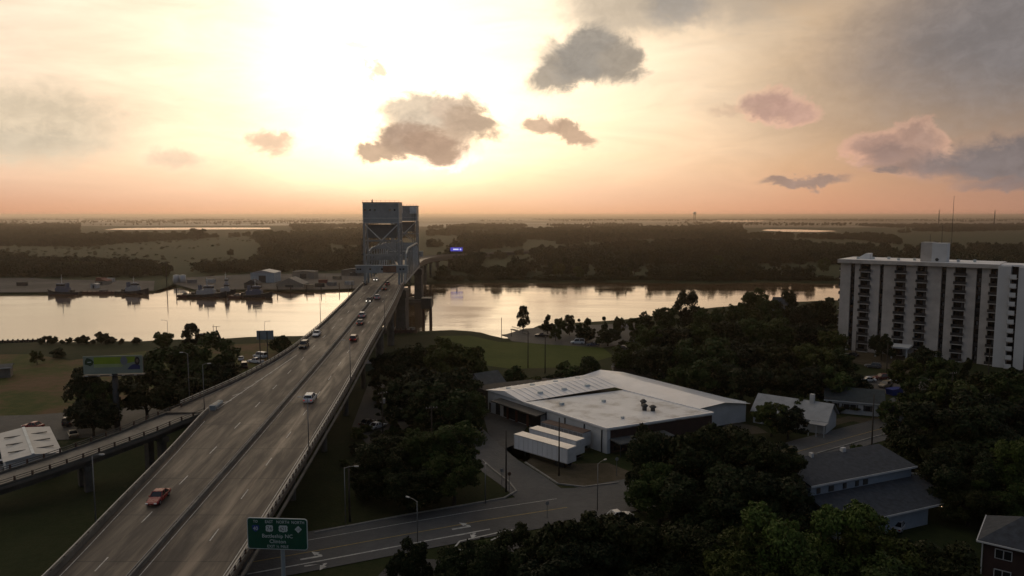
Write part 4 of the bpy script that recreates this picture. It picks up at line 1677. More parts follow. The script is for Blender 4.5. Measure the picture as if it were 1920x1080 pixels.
def wp(u, v, z=0.0):
    p_ = U * u + V * v
    return (p_.x, p_.y, z)


def wprism(name, quad, z0, z1, m):
    return MB().prism([wp(*q)[:2] for q in quad], z0, z1).build(name, m, wh)


wprism('flat_roof', [(0, 0), (.64, 0), (.64, 1.0), (0, 1.0)], WH - .5, WH, M_TAR)
wprism('yard_wall', [(0, 0), (.64, 0), (.64, .03), (0, .03)], 0, WH - .52, M_WHW)
wprism('street_wall', [(.0, .032), (.02, .032), (.02, 1.0), (0, 1.0)], 0, WH - .52, M_BRICK)
wprism('end_wall', [(.02, .975), (.6, .975), (.6, 1.0), (.02, 1.0)], 0, WH - .52, M_BRICK)
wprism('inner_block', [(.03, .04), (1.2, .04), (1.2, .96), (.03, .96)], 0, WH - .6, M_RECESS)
for a, b_ in (((-.006, -.006), (.64, -.006)), ((-.006, -.006), (-.006, 1.0)), ((-.006, 1.003), (.64, 1.003))):
    MB().beam(wp(*a, WH + .02), wp(*b_, WH + .02), .35, .34).build('parapet', M_MROOF, wh)
# low pitched white roof over the yard end, and its walls
b = MB()
b.add([wp(.642, -.01, WH + .05), wp(1.0, -.01, WH + .05), wp(1.0, 1.0, WH + 1.0), wp(.642, 1.0, WH + 1.0), wp(.82, -.01, WH + 1.25), wp(.82, 1.0, WH + 2.1)],
      [(0, 4, 5, 3), (1, 2, 5, 4), (0, 1, 4), (3, 5, 2)])
b.build('pitched_roof', M_MROOF, wh)
wprism('yard_wall', [(.642, 0), (.985, 0), (.985, .03), (.642, .03)], 0, WH + .04, M_WHW)
wprism('back_wall', [(.97, .03), (.99, .03), (.99, 1.0), (.97, 1.0)], 0, WH + .04, M_WHW)
for k in range(7):
    c = Vector(wp(.72 if k % 2 else .90, .12 + k * .12, 0))
    MB().tube([(c.x, c.y, WH + .55 + .12 * k), (c.x, c.y, WH + 1.1 + .10 * k)], [.75, .6], 12).build('roof_vent', M_STEELL, wh)
# right wing with two shallow gables
b = MB()
b.add([wp(.12, 1.02, WH - .4), wp(.12, 1.62, WH - .9), wp(1.05, 1.55, WH + .2), wp(1.05, 1.02, WH + .2), wp(.10, 1.30, WH + .5), wp(1.05, 1.28, WH + 1.5)],
      [(0, 4, 5, 3), (1, 2, 5, 4)])
b.build('wing_roof', M_MROOF, wh)
b = MB()
for q in ([(.14, 1.02), (.14, 1.60)], [(.14, 1.60), (1.03, 1.53)]):
    p_, r_ = wp(*q[0]), wp(*q[1])
    b.add([(p_[0], p_[1], 0), (r_[0], r_[1], 0), (r_[0], r_[1], WH - .95), (p_[0], p_[1], WH - .5)], [(0, 1, 2, 3)])
g1, g2, g3 = wp(.14, 1.02), wp(.14, 1.30), wp(.14, 1.60)
b.add([(g1[0], g1[1], WH - .5), (g2[0], g2[1], WH + .42), (g3[0], g3[1], WH - .92)], [(0, 1, 2)])
b.build('wing_wall', M_WHW, wh)
for k in range(1, 16):            # standing seams of the pitched roof
    t = k / 16
    z_ = lambda u_, v_: 0
    for (u0, u1, za, zb_) in ((.642, .82, WH + .05, WH + 1.25), (.82, 1.0, WH + 1.25, WH + .05)):
        a_ = wp(u0, t, za + .95 * t * (1 if za < WH + 1 else .9) + .05)
        b_ = wp(u1, t, zb_ + .95 * t * (1 if zb_ < WH + 1 else .9) + .05)
        MB().beam(a_, b_, .07, .08).build('roof_seam', M_MROOF, wh)
for u_, v_, w_, h_ in ((.50, .2, .9, .5), (.45, .55, .8, .5), (.12, .3, .6, .4)):
    c = wp(u_, v_)
    MB().box((c[0], c[1], WH + h_ / 2), (w_, w_ * .8, h_), .6).build('roof_unit', M_STEELL, wh)
# rooftop fans
for u_, v_, h_ in ((.20, .62, 1.5), (.17, .66, 1.3), (.28, .72, 1.5)):
    c = wp(u_, v_)
    g = empty('roof_fan', (c[0], c[1], WH))
    g.parent = wh
    MB().tube([(0, 0, 0), (0, 0, h_ * .6)], .5, 12).build('fan_base', M_STEELD, g)
    MB().tube([(0, 0, h_ * .6), (0, 0, h_ * .72), (0, 0, h_)], [.72, .8, .3], 12).build('fan_cowl', M_STEELD, g)
# street side canopy, dock canopy, doors, downpipes
c0, c1 = wp(-.004, .02, 3.1), wp(-.004, .52, 3.1)
b = MB()
e0, e1 = wp(-.075, .02, 2.7), wp(-.075, .52, 2.7)
b.add([c0, c1, e1, e0, (c0[0], c0[1], 2.85), (c1[0], c1[1], 2.85), (e1[0], e1[1], 2.45), (e0[0], e0[1], 2.45)], [(0, 1, 2, 3), (7, 6, 5, 4), (3, 2, 6, 7), (0, 3, 7, 4), (1, 5, 6, 2)])
b.build('street_canopy', M_GRNR, wh)
for t in (.03, .2, .36, .5):
    MB().beam(wp(-.07, t, 0), wp(-.07, t, 2.5), .14).build('canopy_post', M_STEELD, wh)
for t in (.1, .22, .34, .46):
    a_, b_ = wp(-.002, t - .04), wp(-.002, t + .04)
    MB().add([(a_[0], a_[1], .4), (b_[0], b_[1], .4), (b_[0], b_[1], 2.3), (a_[0], a_[1], 2.3)], [(0, 1, 2, 3)]).build('window', M_GLASS, wh)


def yard_panel(name, u0, u1, z0, z1, m, out=.012):
    off = V.normalized() * -out * 20 * .35
    a_, b_ = Vector(wp(u0, 0)), Vector(wp(u1, 0))
    o2 = Vector((off.x, off.y, 0))
    return MB().add([a_ + o2 + Vector((0, 0, z0)), b_ + o2 + Vector((0, 0, z0)), b_ + o2 + Vector((0, 0, z1)), a_ + o2 + Vector((0, 0, z1)), a_ + Vector((0, 0, z0)), b_ + Vector((0, 0, z0)), b_ + Vector((0, 0, z1)), a_ + Vector((0, 0, z1))],
                    [(0, 1, 2, 3), (0, 4, 5, 1), (3, 2, 6, 7), (0, 3, 7, 4), (1, 5, 6, 2)]).build(name, m, wh)


yard_panel('dock_door', .865, .905, .1, 3.6, M_STEELD)
yard_panel('door', .955, .972, .1, 2.4, M_STEELD)
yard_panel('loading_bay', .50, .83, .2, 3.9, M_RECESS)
for u_ in (.60, .70, .78):
    yard_panel('bay_post', u_, u_ + .012, 0, 4.0, mat('weathered_red', (.12, .045, .03), .85, .3, .8), .05)
for u_ in (.03, .155, .30, .45):
    yard_panel('downpipe', u_, u_ + .004, 0, 4.6, M_STEELD, .03)
b = MB()
a_, b_ = Vector(wp(.45, 0)), Vector(wp(.86, 0))
o2 = V.normalized() * -2.6
o2 = Vector((o2.x, o2.y, 0))
b.add([a_ + Vector((0, 0, 4.4)), b_ + Vector((0, 0, 4.4)), b_ + o2 + Vector((0, 0, 4.0)), a_ + o2 + Vector((0, 0, 4.0)), a_ + Vector((0, 0, 4.15)), b_ + Vector((0, 0, 4.15)), b_ + o2 + Vector((0, 0, 3.75)), a_ + o2 + Vector((0, 0, 3.75))],
      [(0, 1, 2, 3), (7, 6, 5, 4), (3, 2, 6, 7), (0, 3, 7, 4), (1, 5, 6, 2)])
b.build('dock_canopy', M_STEELD, wh)


# ---- houses ------------------------------------------------------------------------------------
def gable_house(name, label, c0, c1, depth, wallh, rise, wall_m, roof_m, windows=(), over=.5, parent=None, hip=False, wname='window'):
    """front wall from c0 to c1 (x, y), going back by depth; ridge parallel to the front"""
    a, L_ = house_frame(c0, c1)
    g = tag(empty(name, (c0[0], c0[1], GZ), a), label, 'house')
    MB().box((L_ / 2, depth / 2, wallh / 2 - .1), (L_, depth, wallh + .2)).build('wall', wall_m, g)
    b = MB()
    x0, x1, y0, y1 = -over, L_ + over, -over, depth + over
    zl_, zr_ = wallh - .1, wallh + rise
    hx = depth * .5 if hip else 0
    t_ = .22
    b.add([(x0, y0, zl_), (x1, y0, zl_), (x1, y1, zl_), (x0, y1, zl_), (x0 + hx, depth / 2, zr_), (x1 - hx, depth / 2, zr_),
           (x0, y0, zl_ + t_), (x1, y0, zl_ + t_), (x1, y1, zl_ + t_), (x0, y1, zl_ + t_), (x0 + hx, depth / 2, zr_ + t_), (x1 - hx, depth / 2, zr_ + t_)],
          [(6, 7, 11, 10), (9, 10, 11, 8), (0, 4, 5, 1), (3, 2, 5, 4), (0, 1, 7, 6), (2, 3, 9, 8), (0, 6, 10, 4), (4, 10, 9, 3), (1, 5, 11, 7), (5, 2, 8, 11)])
    b.build('roof', roof_m, g)
    MB().box((L_ / 2, -over - .04, wallh + .0), (L_ + 2 * over, .07, .26)).build('fascia', M_TRIMW, g)
    if not hip:
        b = MB()
        for x_ in (0.02, L_ - .02):
            b.add([(x_, 0, wallh), (x_, depth, wallh), (x_, depth / 2, wallh + rise - .12)], [(0, 1, 2)])
        b.build('gable', wall_m, g)
    for (x_, z_, w_, h_) in windows:
        f = MB().box((x_, -.03, z_), (w_ + .16, .1, h_ + .16)).build(wname, M_TRIMW, g)
        MB().box((x_, -.09, z_), (w_, .04, h_)).build('pane', M_GLASS, f)
    return g


M_TRIMW = mat('white_trim', (.42, .42, .42), .7, .12, .8)
M_WHITE = mat('white_clapboard', (.38, .39, .40), .8, .12, .8)
M_BLUEW = mat('blue_grey_siding', (.20, .24, .29), .8, .12, .6)
M_SHING = mat('dark_shingle', (.040, .045, .054), .95, .35, 1.4)
M_SHING2 = mat('grey_green_shingle', (.040, .048, .050), .95, .3, 1.4)
M_TINR = mat('tin_roof', (.26, .265, .27), .5, .2, .5, spec=.5)

# ranch house with shutters
h0, h1 = G(1548, 772), G(1655, 782)
ranch = gable_house('ranch_house', 'long white house with dark roof and shuttered windows on the far street', h0, h1, 9, 3.0, 2.3, M_WHITE, M_SHING2,
                    [(2.0, 1.7, 1.2, 1.3), (4.6, 1.7, 1.3, 1.3), (6.0, 1.7, 1.3, 1.3), (9.2, 1.7, 1.2, 1.3)])
for x_ in (1.2, 2.8, 3.7, 6.9, 8.4, 10.0):
    MB().box((x_, -.06, 1.7), (.35, .06, 1.4)).build('shutter', M_STEELD, ranch)
a, L_ = house_frame(h0, h1)
MB().box((L_ + 2.2, -1.0, 1.35), (4.2, 5.0, 2.7)).build('porch_wall', M_WHITE, ranch)
MB().add([(L_ - .1, -4, 2.6), (L_ + 4.8, -4, 2.6), (L_ + 4.8, 3, 2.6), (L_ - .1, 3, 2.6), (L_ + 2.3, -4, 4.3), (L_ + 2.3, 3, 4.3)], [(0, 4, 5, 3), (1, 2, 5, 4), (0, 1, 4), (3, 5, 2), (0, 3, 2, 1)]).build('porch_roof', M_SHING2, ranch)
MB().add([(L_ - .3, -4.05, 2.58), (L_ + 5.0, -4.05, 2.58), (L_ + 2.3, -4.05, 4.45), (L_ + .3, -4.05, 2.7), (L_ + 4.4, -4.05, 2.7), (L_ + 2.3, -4.05, 4.1)], [(0, 3, 5, 2), (1, 2, 5, 4)]).build('porch_trim', M_TRIMW, ranch)
for x_ in (L_ + .2, L_ + 2.3, L_ + 4.4):
    MB().box((x_, -3.9, 1.3), (.22, .22, 2.6)).build('porch_post', M_TRIMW, ranch)
for x_ in (L_ + 1.4, L_ + 2.8):
    MB().box((x_, -3.53, 1.5), (.7, .06, 1.4)).build('window', M_GLASS, ranch)

# white house with tin roof
h0, h1 = G(1412, 792), G(1548, 815)
tin = gable_house('tin_roof_house', 'old white house with pale tin roof half hidden by a bush', h0, h1, 8.5, 2.8, 3.0, M_WHITE, M_TINR,
                  [(1.6, 1.6, 1.0, 1.5), (4.2, 1.6, 1.0, 1.5), (9.5, 1.6, 1.0, 1.5)])
a, L_ = house_frame(h0, h1)
MB().box((L_ * .74, 4.0, 6.4), (.9, .9, 2.4)).build('chimney', M_TRIMW, tin)
MB().box((L_ - 1.2, -1.6, 2.7), (3.6, 3.4, .18)).build('porch_roof', M_TINR, tin)
for x_ in (L_ - 2.8, L_ - 1.2, L_ + .4):
    MB().box((x_, -3.1, 1.3), (.18, .18, 2.6)).build('porch_post', M_TRIMW, tin)

# two-tier blue-grey building
ZB = GZ + 8.0
q0, q1 = G(1520, 910, ZB - 1.2), G(1709, 874, ZB - 1.2)        # eave line of the upper roof
a, L_ = house_frame(q0, q1)
two = tag(empty('two_tier_house', (q0.x, q0.y, GZ), a), 'blue-grey two-tier house with dark stepped roofs and carport', 'house')
MB().box((L_ / 2, 3.0, 3.4), (L_, 6.0, 6.8)).build('wall', M_BLUEW, two)
MB().add([(-.5, -.6, 6.7), (L_ + .5, -.6, 6.7), (L_ + .5, 6.8, 8.3), (-.5, 6.8, 8.3), (-.5, -.6, 6.95), (L_ + .5, -.6, 6.95), (L_ + .5, 6.8, 8.55), (-.5, 6.8, 8.55)],
         [(3, 2, 1, 0), (4, 5, 6, 7), (0, 1, 5, 4), (1, 2, 6, 5), (2, 3, 7, 6), (3, 0, 4, 7)]).build('upper_roof', M_SHING, two)
MB().add([(-.0, 6.0, 6.8), (L_, 6.0, 6.8), (L_, 6.0, 8.1), (0, 6.0, 8.1), (0, 0, 6.8), (L_, 0, 6.8)], [(0, 1, 2, 3), (0, 3, 4), (1, 5, 2)]).build('gable', M_BLUEW, two)
MB().box((L_ / 2, -.66, 6.82), (L_ + 1.1, .08, .3)).build('fascia', M_TRIMW, two)
for k, x_ in enumerate((1.6, 4.2, 7.0, 9.6, 11.4)):
    MB().box((x_, -.05, 5.7), (.7 if k not in (1, 4) else 1.0, .1, .85)).build('window', M_STEELD, two)
# lower lean-to roof and carport to the right
MB().add([(-.4, -.02, 4.9), (L_ + 1.5, -.02, 4.9), (L_ + 1.5, -6.8, 3.0), (-.4, -6.8, 3.0), (-.4, -.02, 5.12), (L_ + 1.5, -.02, 5.12), (L_ + 1.5, -6.8, 3.22), (-.4, -6.8, 3.22)],
         [(0, 1, 2, 3), (7, 6, 5, 4), (3, 2, 6, 7), (0, 3, 7, 4), (1, 5, 6, 2)]).build('lower_roof', M_SHING, two)
MB().box((L_ * .42, -3.1, 1.5), (L_ * .82, 6.0, 3.0)).build('lower_wall', M_BLUEW, two)
MB().box((L_ / 2 + .5, -6.86, 3.12), (L_ + 2, .08, .28)).build('fascia', M_TRIMW, two)
MB().add([(L_ + 1.55, 1.5, 4.6), (L_ + 9.5, 1.0, 3.0), (L_ + 9.5, -5.4, 2.6), (L_ + 1.55, -5.4, 3.4), (L_ + 1.55, 1.5, 4.8), (L_ + 9.5, 1.0, 3.2), (L_ + 9.5, -5.4, 2.8), (L_ + 1.55, -5.4, 3.6)],
         [(0, 1, 2, 3), (7, 6, 5, 4), (3, 2, 6, 7), (0, 3, 7, 4), (1, 5, 6, 2)]).build('carport_roof', M_SHING, two)
MB().beam((L_ + 1.6, 1.56, 4.9), (L_ + 9.5, 1.06, 3.2), .12, .3).build('fascia', M_TRIMW, two)
for x_, y_ in ((L_ + 9.2, -5.1), (L_ + 9.2, .7), (L_ + 5, -5.2)):
    MB().box((x_, y_, 1.4), (.2, .2, 2.9)).build('carport_post', M_TRIMW, two)
MB().box((L_ * .93, -6.5, 2.75), (.25, .3, .25)).build('porch_lamp', mat('warm_lamp', (1, .8, .5), .5, .05, 1, emit=(1, .75, .45), estr=2.5), two)
for x_, s_ in ((L_ * .3, .5), (L_ * .62, .75)):
    MB().box((x_, 6.4, 8.75), (s_, .6, .7)).build('chimney', M_TRIMW, two)

# brick house in the corner
q0 = G(1845, 1012, GZ + 5.6)
brick = tag(empty('brick_house', (q0.x, q0.y, GZ), R(-38)), 'dark brick house with hipped roof and white gutter in the corner', 'house')
MB().box((6, 4.5, 2.8), (12, 9, 5.6)).build('wall', M_BRICK, brick)
x0, x1, y0, y1 = -.7, 12.7, -.7, 9.7
MB().add([(x0, y0, 5.55), (x1, y0, 5.55), (x1, y1, 5.55), (x0, y1, 5.55), (x0 + 4.4, 4.5, 8.2), (x1 - 4.4, 4.5, 8.2)], [(0, 1, 5, 4), (1, 2, 5), (2, 3, 4, 5), (3, 0, 4), (0, 3, 2, 1)]).build('roof', M_SHING, brick)
for (p_, r_) in (((x0, y0 - .03), (x1, y0 - .03)), ((x0 - .03, y0), (x0 - .03, y1))):
    MB().beam((*p_, 5.5), (*r_, 5.5), .12, .2).build('gutter', M_TRIMW, brick)
MB().beam((-.12, -.12, 0), (-.12, -.12, 5.4), .14).build('downpipe', M_TRIMW, brick)
for x_ in (2.2, 6.0, 9.6):
    for z_ in (1.5, 4.2):
        f = MB().box((x_, -.04, z_), (1.9, .1, 1.3)).build('window', M_TRIMW, brick)
        for s_ in (-1, 1):
            MB().box((x_ + s_ * .45, -.1, z_), (.78, .04, 1.1)).build('pane', M_GLASS, f)

# grey roofed house in the trees left of the warehouse
h0, h1 = G(905, 745), G(945, 738)
gable_house('grey_roof_house', 'small house with weathered grey roof among trees behind the warehouse', h0, h1, 7, 3.0, 2.6, M_WHITE, M_GRNR, [(1.5, 1.6, .9, 1.2), (4.0, 1.6, .9, 1.2)])
# long low shed behind the warehouse
h0, h1 = G(1150, 702), G(1285, 712)
gable_house('low_shed', 'long low dark grey shed behind the warehouse', h0, h1, 8, 2.6, .8, M_CONCD, M_GRNR)
# gabled house by the river in the trees
h0, h1 = G(1452, 606), G(1486, 607)
gable_house('gabled_house', 'tall gabled house in the trees left of the apartment block', h0, h1, 8, 8.2, 2.8, M_BLUEW, M_SHING, [(2.0, 6.2, 1.0, 1.6), (5.5, 6.2, 1.0, 1.6), (2.0, 3.0, 1.0, 1.6)])
# green site hut under the bridge
h0, h1 = G(683, 697), G(712, 694)
gable_house('green_hut', 'small green metal hut beside the bridge piers', h0, h1, 3, 2.6, .4, mat('green_metal', (.06, .10, .075), .6, .2, .5), M_TINR)

# shed with pale roof, bottom left
s0, s1 = Vector((-89.4, 128.2)), Vector((-82.8, 133.2))
a, L_ = house_frame(s0, s1)
shed = tag(empty('metal_shed', (s0.x, s0.y, GZ), a), 'pale metal roofed shed with dark roof slots below the slip road', 'building')
D_ = 20.5
MB().box((L_ / 2, D_ / 2, 2.1), (L_, D_, 4.2)).build('wall', M_WHW, shed)
MB().add([(-.4, -.4, 4.2), (L_ / 2, -.4, 4.8), (L_ + .4, -.4, 4.2), (L_ + .4, D_ + .4, 4.2), (L_ / 2, D_ + .4, 4.8), (-.4, D_ + .4, 4.2)], [(0, 1, 4, 5), (1, 2, 3, 4), (0, 2, 1), (5, 4, 3), (0, 5, 3, 2)]).build('roof', mat('shed_roof', (.34, .34, .335), .5, .15, .3, spec=.4), shed)
for k in range(3):
    for s_ in (0, 1):
        xx = L_ * (.24 if s_ == 0 else .76)
        MB().box((xx, 4 + k * 5.6, 4.62), (L_ * .34, .34, .14)).build('roof_slot', M_STEELD, shed)
MB().box((L_ / 2, D_ / 2, 4.86), (.5, D_ + .6, .12)).build('ridge_cap', M_STEELL, shed)
# white block at the left edge of the field
h0, h1 = G(-30, 712), G(20, 708)
gable_house('outbuilding', 'grey outbuilding at the left edge of the brown field', h0, h1, 5, 3.0, .6, M_CONC, M_GRNR)


# ---- far bank sheds and tanks
def shed_far(name, label, px0, px1, py, depth, wallh, rise, wm, rm, turn=0.0, cat='building'):
    p0, p1 = G(px0, py, FZ), G(px1, py, FZ)
    L_ = (p1 - p0).length
    g = tag(empty(name, (p0.x, p0.y, FZ), turn), label, cat)
    MB().box((L_ / 2, depth / 2, wallh / 2), (L_, depth, wallh)).build('wall', wm, g)
    MB().add([(-.4, -.4, wallh - .05), (L_ / 2, -.4, wallh + rise), (L_ + .4, -.4, wallh - .05), (L_ + .4, depth + .4, wallh - .05), (L_ / 2, depth + .4, wallh + rise), (-.4, depth + .4, wallh - .05)],
             [(0, 1, 4, 5), (1, 2, 3, 4), (0, 2, 1), (5, 4, 3), (0, 5, 3, 2)]).build('roof', rm, g)
    MB().box((L_ / 2, -.06, wallh * .36), (L_ * .3, .12, wallh * .72)).build('door', M_STEELD, g)
    return g


M_BLUES = mat('pale_blue_cladding', (.30, .36, .40), .7, .15, .3)
M_TANS = mat('tan_cladding', (.22, .20, .17), .8, .15, .3)
shed_far('boat_shed', 'tall pale blue boat shed among the moored tugs', 470, 514, 530, 16, 7.0, 1.8, M_BLUES, M_TINR)
shed_far('low_boat_shed', 'low wide-gabled tan shed right of the blue boat shed', 517, 568, 539, 14, 2.2, 4.2, M_TANS, M_TANS)
shed_far('square_store', 'square tan store behind the low gabled shed', 548, 589, 523, 12, 5.4, .6, M_TANS, M_GRNR)
shed_far('dark_boathouse', 'small dark-gabled boathouse beside the right-hand tugs', 458, 484, 541, 8, 3.2, 2.6, M_CONCD, M_SHING)
shed_far('long_store', 'long grey store beside the left foot of the lift bridge', 640, 686, 517, 14, 4.2, 1.4, M_CONC, M_GRNR)
shed_far('quay_hut', 'small red-roofed hut on the quay between the left tugs', 178, 200, 534, 7, 2.6, 1.6, M_TANS, mat('red_roof', (.16, .06, .045), .8, .3, .5))
shed_far('quay_cabin', 'small white cabin on the quay beside the red-roofed hut', 170, 181, 541, 4, 3.0, .3, M_WHITE, M_TINR)
shed_far('riverbank_hut', 'low pale hut on the far bank right of the bridge', 878, 896, 513, 6, 2.8, .8, M_CONC, M_TINR)
for px_, lab in ((331, 'left of a pair of white storage tanks on the shipyard quay'), (343, 'right of a pair of white storage tanks on the shipyard quay')):
    p_ = G(px_, 530, FZ)
    g = tag(empty('storage_tank', (p_.x, p_.y, FZ)), lab, 'tank', 'white tanks on the shipyard quay')
    MB().tube([(0, 0, 0), (0, 0, 5.4)], 2.1, 16).build('shell', M_TRIMW, g, smooth_=True)
    MB().tube([(0, 0, 5.4), (0, 0, 5.9)], [2.15, .3], 16).build('lid', M_TINR, g)
# ================================================================== VEHICLES
M_TYRE = mat('tyre', (.012, .012, .012), .9, .2, 3)
M_RIM = mat('rim', (.30, .30, .30), .4, .1, 3, metal=.6)
M_HEAD = mat('headlight_lens', (.5, .5, .5), .15, .05, 3)
M_HEADON = mat('lit_headlight', (1, .95, .85), .3, .02, 3, emit=(1, .93, .8), estr=3.5)
M_TAIL = mat('tail_lens', (.20, .01, .008), .25, .1, 3)
M_TAILON = mat('lit_tail_lamp', (.5, .02, .01), .3, .02, 3, emit=(1, .06, .03), estr=.25)


def paint(name, c):
    return mat('paint_' + name, c, .28, .06, 1.0, spec=.5)


PAINTS = {'red': paint('red', (.20, .003, .009)), 'white': paint('white', (.55, .56, .57)), 'black': paint('black', (.012, .012, .013)), 'silver': paint('silver', (.30, .30, .31)),
          'grey': paint('grey', (.09, .09, .095)), 'maroon': paint('maroon', (.10, .022, .020)), 'tan': paint('tan', (.28, .23, .16)), 'blue': paint('blue', (.02, .035, .085))}


def car(label, loc, heading, kind='sedan', colour='white', lights=None, name=None, cat='car', group=None, slope=0.0):
    """heading: direction of travel (radians, 0 = +Y, positive turns left)"""
    g = tag(empty(name or kind, loc, heading), label, cat, group)
    g.rotation_euler = (slope, 0, heading)
    m = PAINTS[colour]
    Lh, hw = {'sedan': (2.35, .90), 'suv': (2.4, .95), 'pickup': (2.8, .98), 'van': (2.6, 1.0)}[kind]
    belt = {'sedan': .86, 'suv': 1.02, 'pickup': 1.05, 'van': 1.1}[kind]
    top = {'sedan': 1.42, 'suv': 1.72, 'pickup': 1.78, 'van': 2.05}[kind]
    hood = {'sedan': .74, 'suv': .95, 'pickup': 1.0, 'van': .98}[kind]

    def ring(y, w, z0, z1, r=.12):
        return [(-w + r, y, z0), (w - r, y, z0), (w, y, z0 + r), (w * .985, y, z1 - r), (w - r * 1.3, y, z1), (-w + r * 1.3, y, z1), (-w * .985, y, z1 - r), (-w, y, z0 + r)]
    st = [(-Lh, hw * .86, .38, belt * .86), (-Lh + .12, hw * .95, .26, belt * .97), (-Lh * .55, hw, .22, belt), (0, hw, .20, belt), (Lh * .38, hw, .22, belt * .98),
          (Lh * .62, hw * .99, .22, hood * 1.02), (Lh - .3, hw * .95, .24, hood * .90), (Lh, hw * .82, .36, hood * .74)]
    MB().loft([ring(*s_) for s_ in st]).build('body', m, g, smooth_=False)
    # glasshouse and roof
    yr0, yr1, ys0, ys1 = {'sedan': (-1.62, .78, -.92, .10), 'suv': (-2.28, .80, -1.98, .18), 'pickup': (-.62, 1.02, -.5, .42), 'van': (-2.5, 1.35, -2.4, .75)}[kind]

    def crn(y, w, z):
        return [(-w, y, z), (w, y, z)]
    wl_, wt_ = hw * .93, hw * .74
    b = MB()
    v_ = [(-wl_, yr0, belt - .03), (wl_, yr0, belt - .03), (wl_, yr1, belt - .05), (-wl_, yr1, belt - .05), (-wt_, ys0, top - .05), (wt_, ys0, top - .05), (wt_, ys1, top - .05), (-wt_, ys1, top - .05)]
    b.add(v_, [(0, 1, 5, 4), (1, 2, 6, 5), (2, 3, 7, 6), (3, 0, 4, 7), (4, 5, 6, 7)])
    b.build('glasshouse', M_GLASS, g)
    b = MB()
    b.add([(-wt_ - .01, ys0 - .05, top - .06), (wt_ + .01, ys0 - .05, top - .06), (wt_ + .01, ys1 + .05, top - .06), (-wt_ - .01, ys1 + .05, top - .06),
           (-wt_ * .85, ys0 + .08, top), (wt_ * .85, ys0 + .08, top), (wt_ * .85, ys1 - .1, top), (-wt_ * .85, ys1 - .1, top)],
          [(0, 1, 5, 4), (1, 2, 6, 5), (2, 3, 7, 6), (3, 0, 4, 7), (4, 5, 6, 7)])
    b.build('roof', m, g)
    b = MB()
    for s_ in (-1, 1):
        for (p_, q_) in (((wl_, yr0, belt - .03), (wt_, ys0, top - .05)), ((wl_, yr1, belt - .05), (wt_, ys1, top - .05)), ((wl_, (yr0 + yr1) / 2, belt - .03), (wt_, (ys0 + ys1) / 2, top - .05))):
            b.beam((s_ * p_[0], p_[1], p_[2]), (s_ * q_[0], q_[1], q_[2]), .09)
    b.build('pillars', m, g)['kind'] = 'stuff'
    if kind == 'van' or kind == 'suv':
        b = MB()
        b.add([(-wl_ - .004, yr0 - .01, belt - .03), (wl_ + .004, yr0 - .01, belt - .03), (wl_ * .98, yr0 + .05, belt + .12), (-wl_ * .98, yr0 + .05, belt + .12)], [(0, 1, 2, 3)])
        b.build('tailgate', m, g)
    if kind == 'pickup':
        MB().box((0, -1.75, belt + .004), (hw * 1.62, 1.9, .01)).build('load_bed', M_STEELD, g)
    for sx in (-1, 1):
        for y_ in (-Lh * .60, Lh * .60):
            w = MB().tube([(sx * (hw - .20), y_, .33), (sx * (hw + .015), y_, .33)], .33, 14).build('wheel', M_TYRE, g)
            MB().tube([(sx * (hw + .016), y_, .33), (sx * (hw + .03), y_, .33)], .19, 10).build('rim', M_RIM, w)
        on = lights == 'head'
        MB().box((sx * hw * .66, Lh - .06, hood * .70), (.34, .2, .15)).build('headlight', M_HEADON if on else M_HEAD, g)
        MB().box((sx * hw * .74, -Lh + .02, belt * .76), (.28, .16, .18)).build('tail_lamp', M_TAILON if lights == 'tail' else M_TAIL, g)
        MB().box((sx * (hw + .06), yr1 - .15, belt + .06), (.16, .1, .12)).build('mirror', m, g)
    return g


def deck_car(label, px, py, away, kind, colour, lights=None):
    """a car standing on the bridge deck under the sight line of (px, py)"""
    z = 12.0
    for _ in range(12):
        p_ = G(px, py, z)
        z = deck_z(p_.y)
    d = math.atan2(medX(p_.y + 4) - medX(p_.y - 4), 8)
    sl = math.atan2(deck_z(p_.y + 3) - deck_z(p_.y - 3), 6)
    return car(label, (p_.x, p_.y, z + .01), -d if away else math.pi - d, kind, colour, lights, slope=sl if away else -sl)


deck_car('red car driving towards the viewer on the near bridge deck', 297, 938, False, 'sedan', 'red', None)
deck_car('white hatchback driving away in the middle of the right carriageway', 582, 751, True, 'suv', 'white', 'tail')
deck_car('black off-roader behind the white saloon in the oncoming lanes', 570, 651, False, 'suv', 'black', None)
deck_car('white saloon in the oncoming lanes ahead of the lamp post', 594, 629, False, 'sedan', 'white')
deck_car('maroon car driving away on the sunlit streak of the right carriageway', 664, 638, True, 'suv', 'maroon', 'tail')
deck_car('dark car, nearer of two driving away close together', 676, 607, True, 'sedan', 'grey', 'tail')
deck_car('silver hatchback, farther of two driving away close together', 680, 594, True, 'suv', 'silver', 'tail')
deck_car('oncoming car with both headlights lit beside the median', 692, 565, False, 'sedan', 'black', 'head')
deck_car('silver car driving away beside the one with lit headlights', 708, 560, True, 'suv', 'silver', 'tail')
deck_car('black car driving away towards the lift tower', 721, 543, True, 'sedan', 'black', 'tail')
deck_car('dark car driving away under the portal beam', 727, 534, True, 'sedan', 'grey', 'tail')
deck_car('oncoming car with lit headlights under the portal beam', 705, 526, False, 'sedan', 'silver', 'head')
deck_car('dark car at the left foot of the lift tower', 684, 533, False, 'sedan', 'black', None)


def road_car(label, px, py, heading, kind, colour, lights=None, z=GZ, group=None):
    p_ = G(px, py, z)
    return car(label, (p_.x, p_.y, z + .1), heading, kind, colour, lights, group=group)


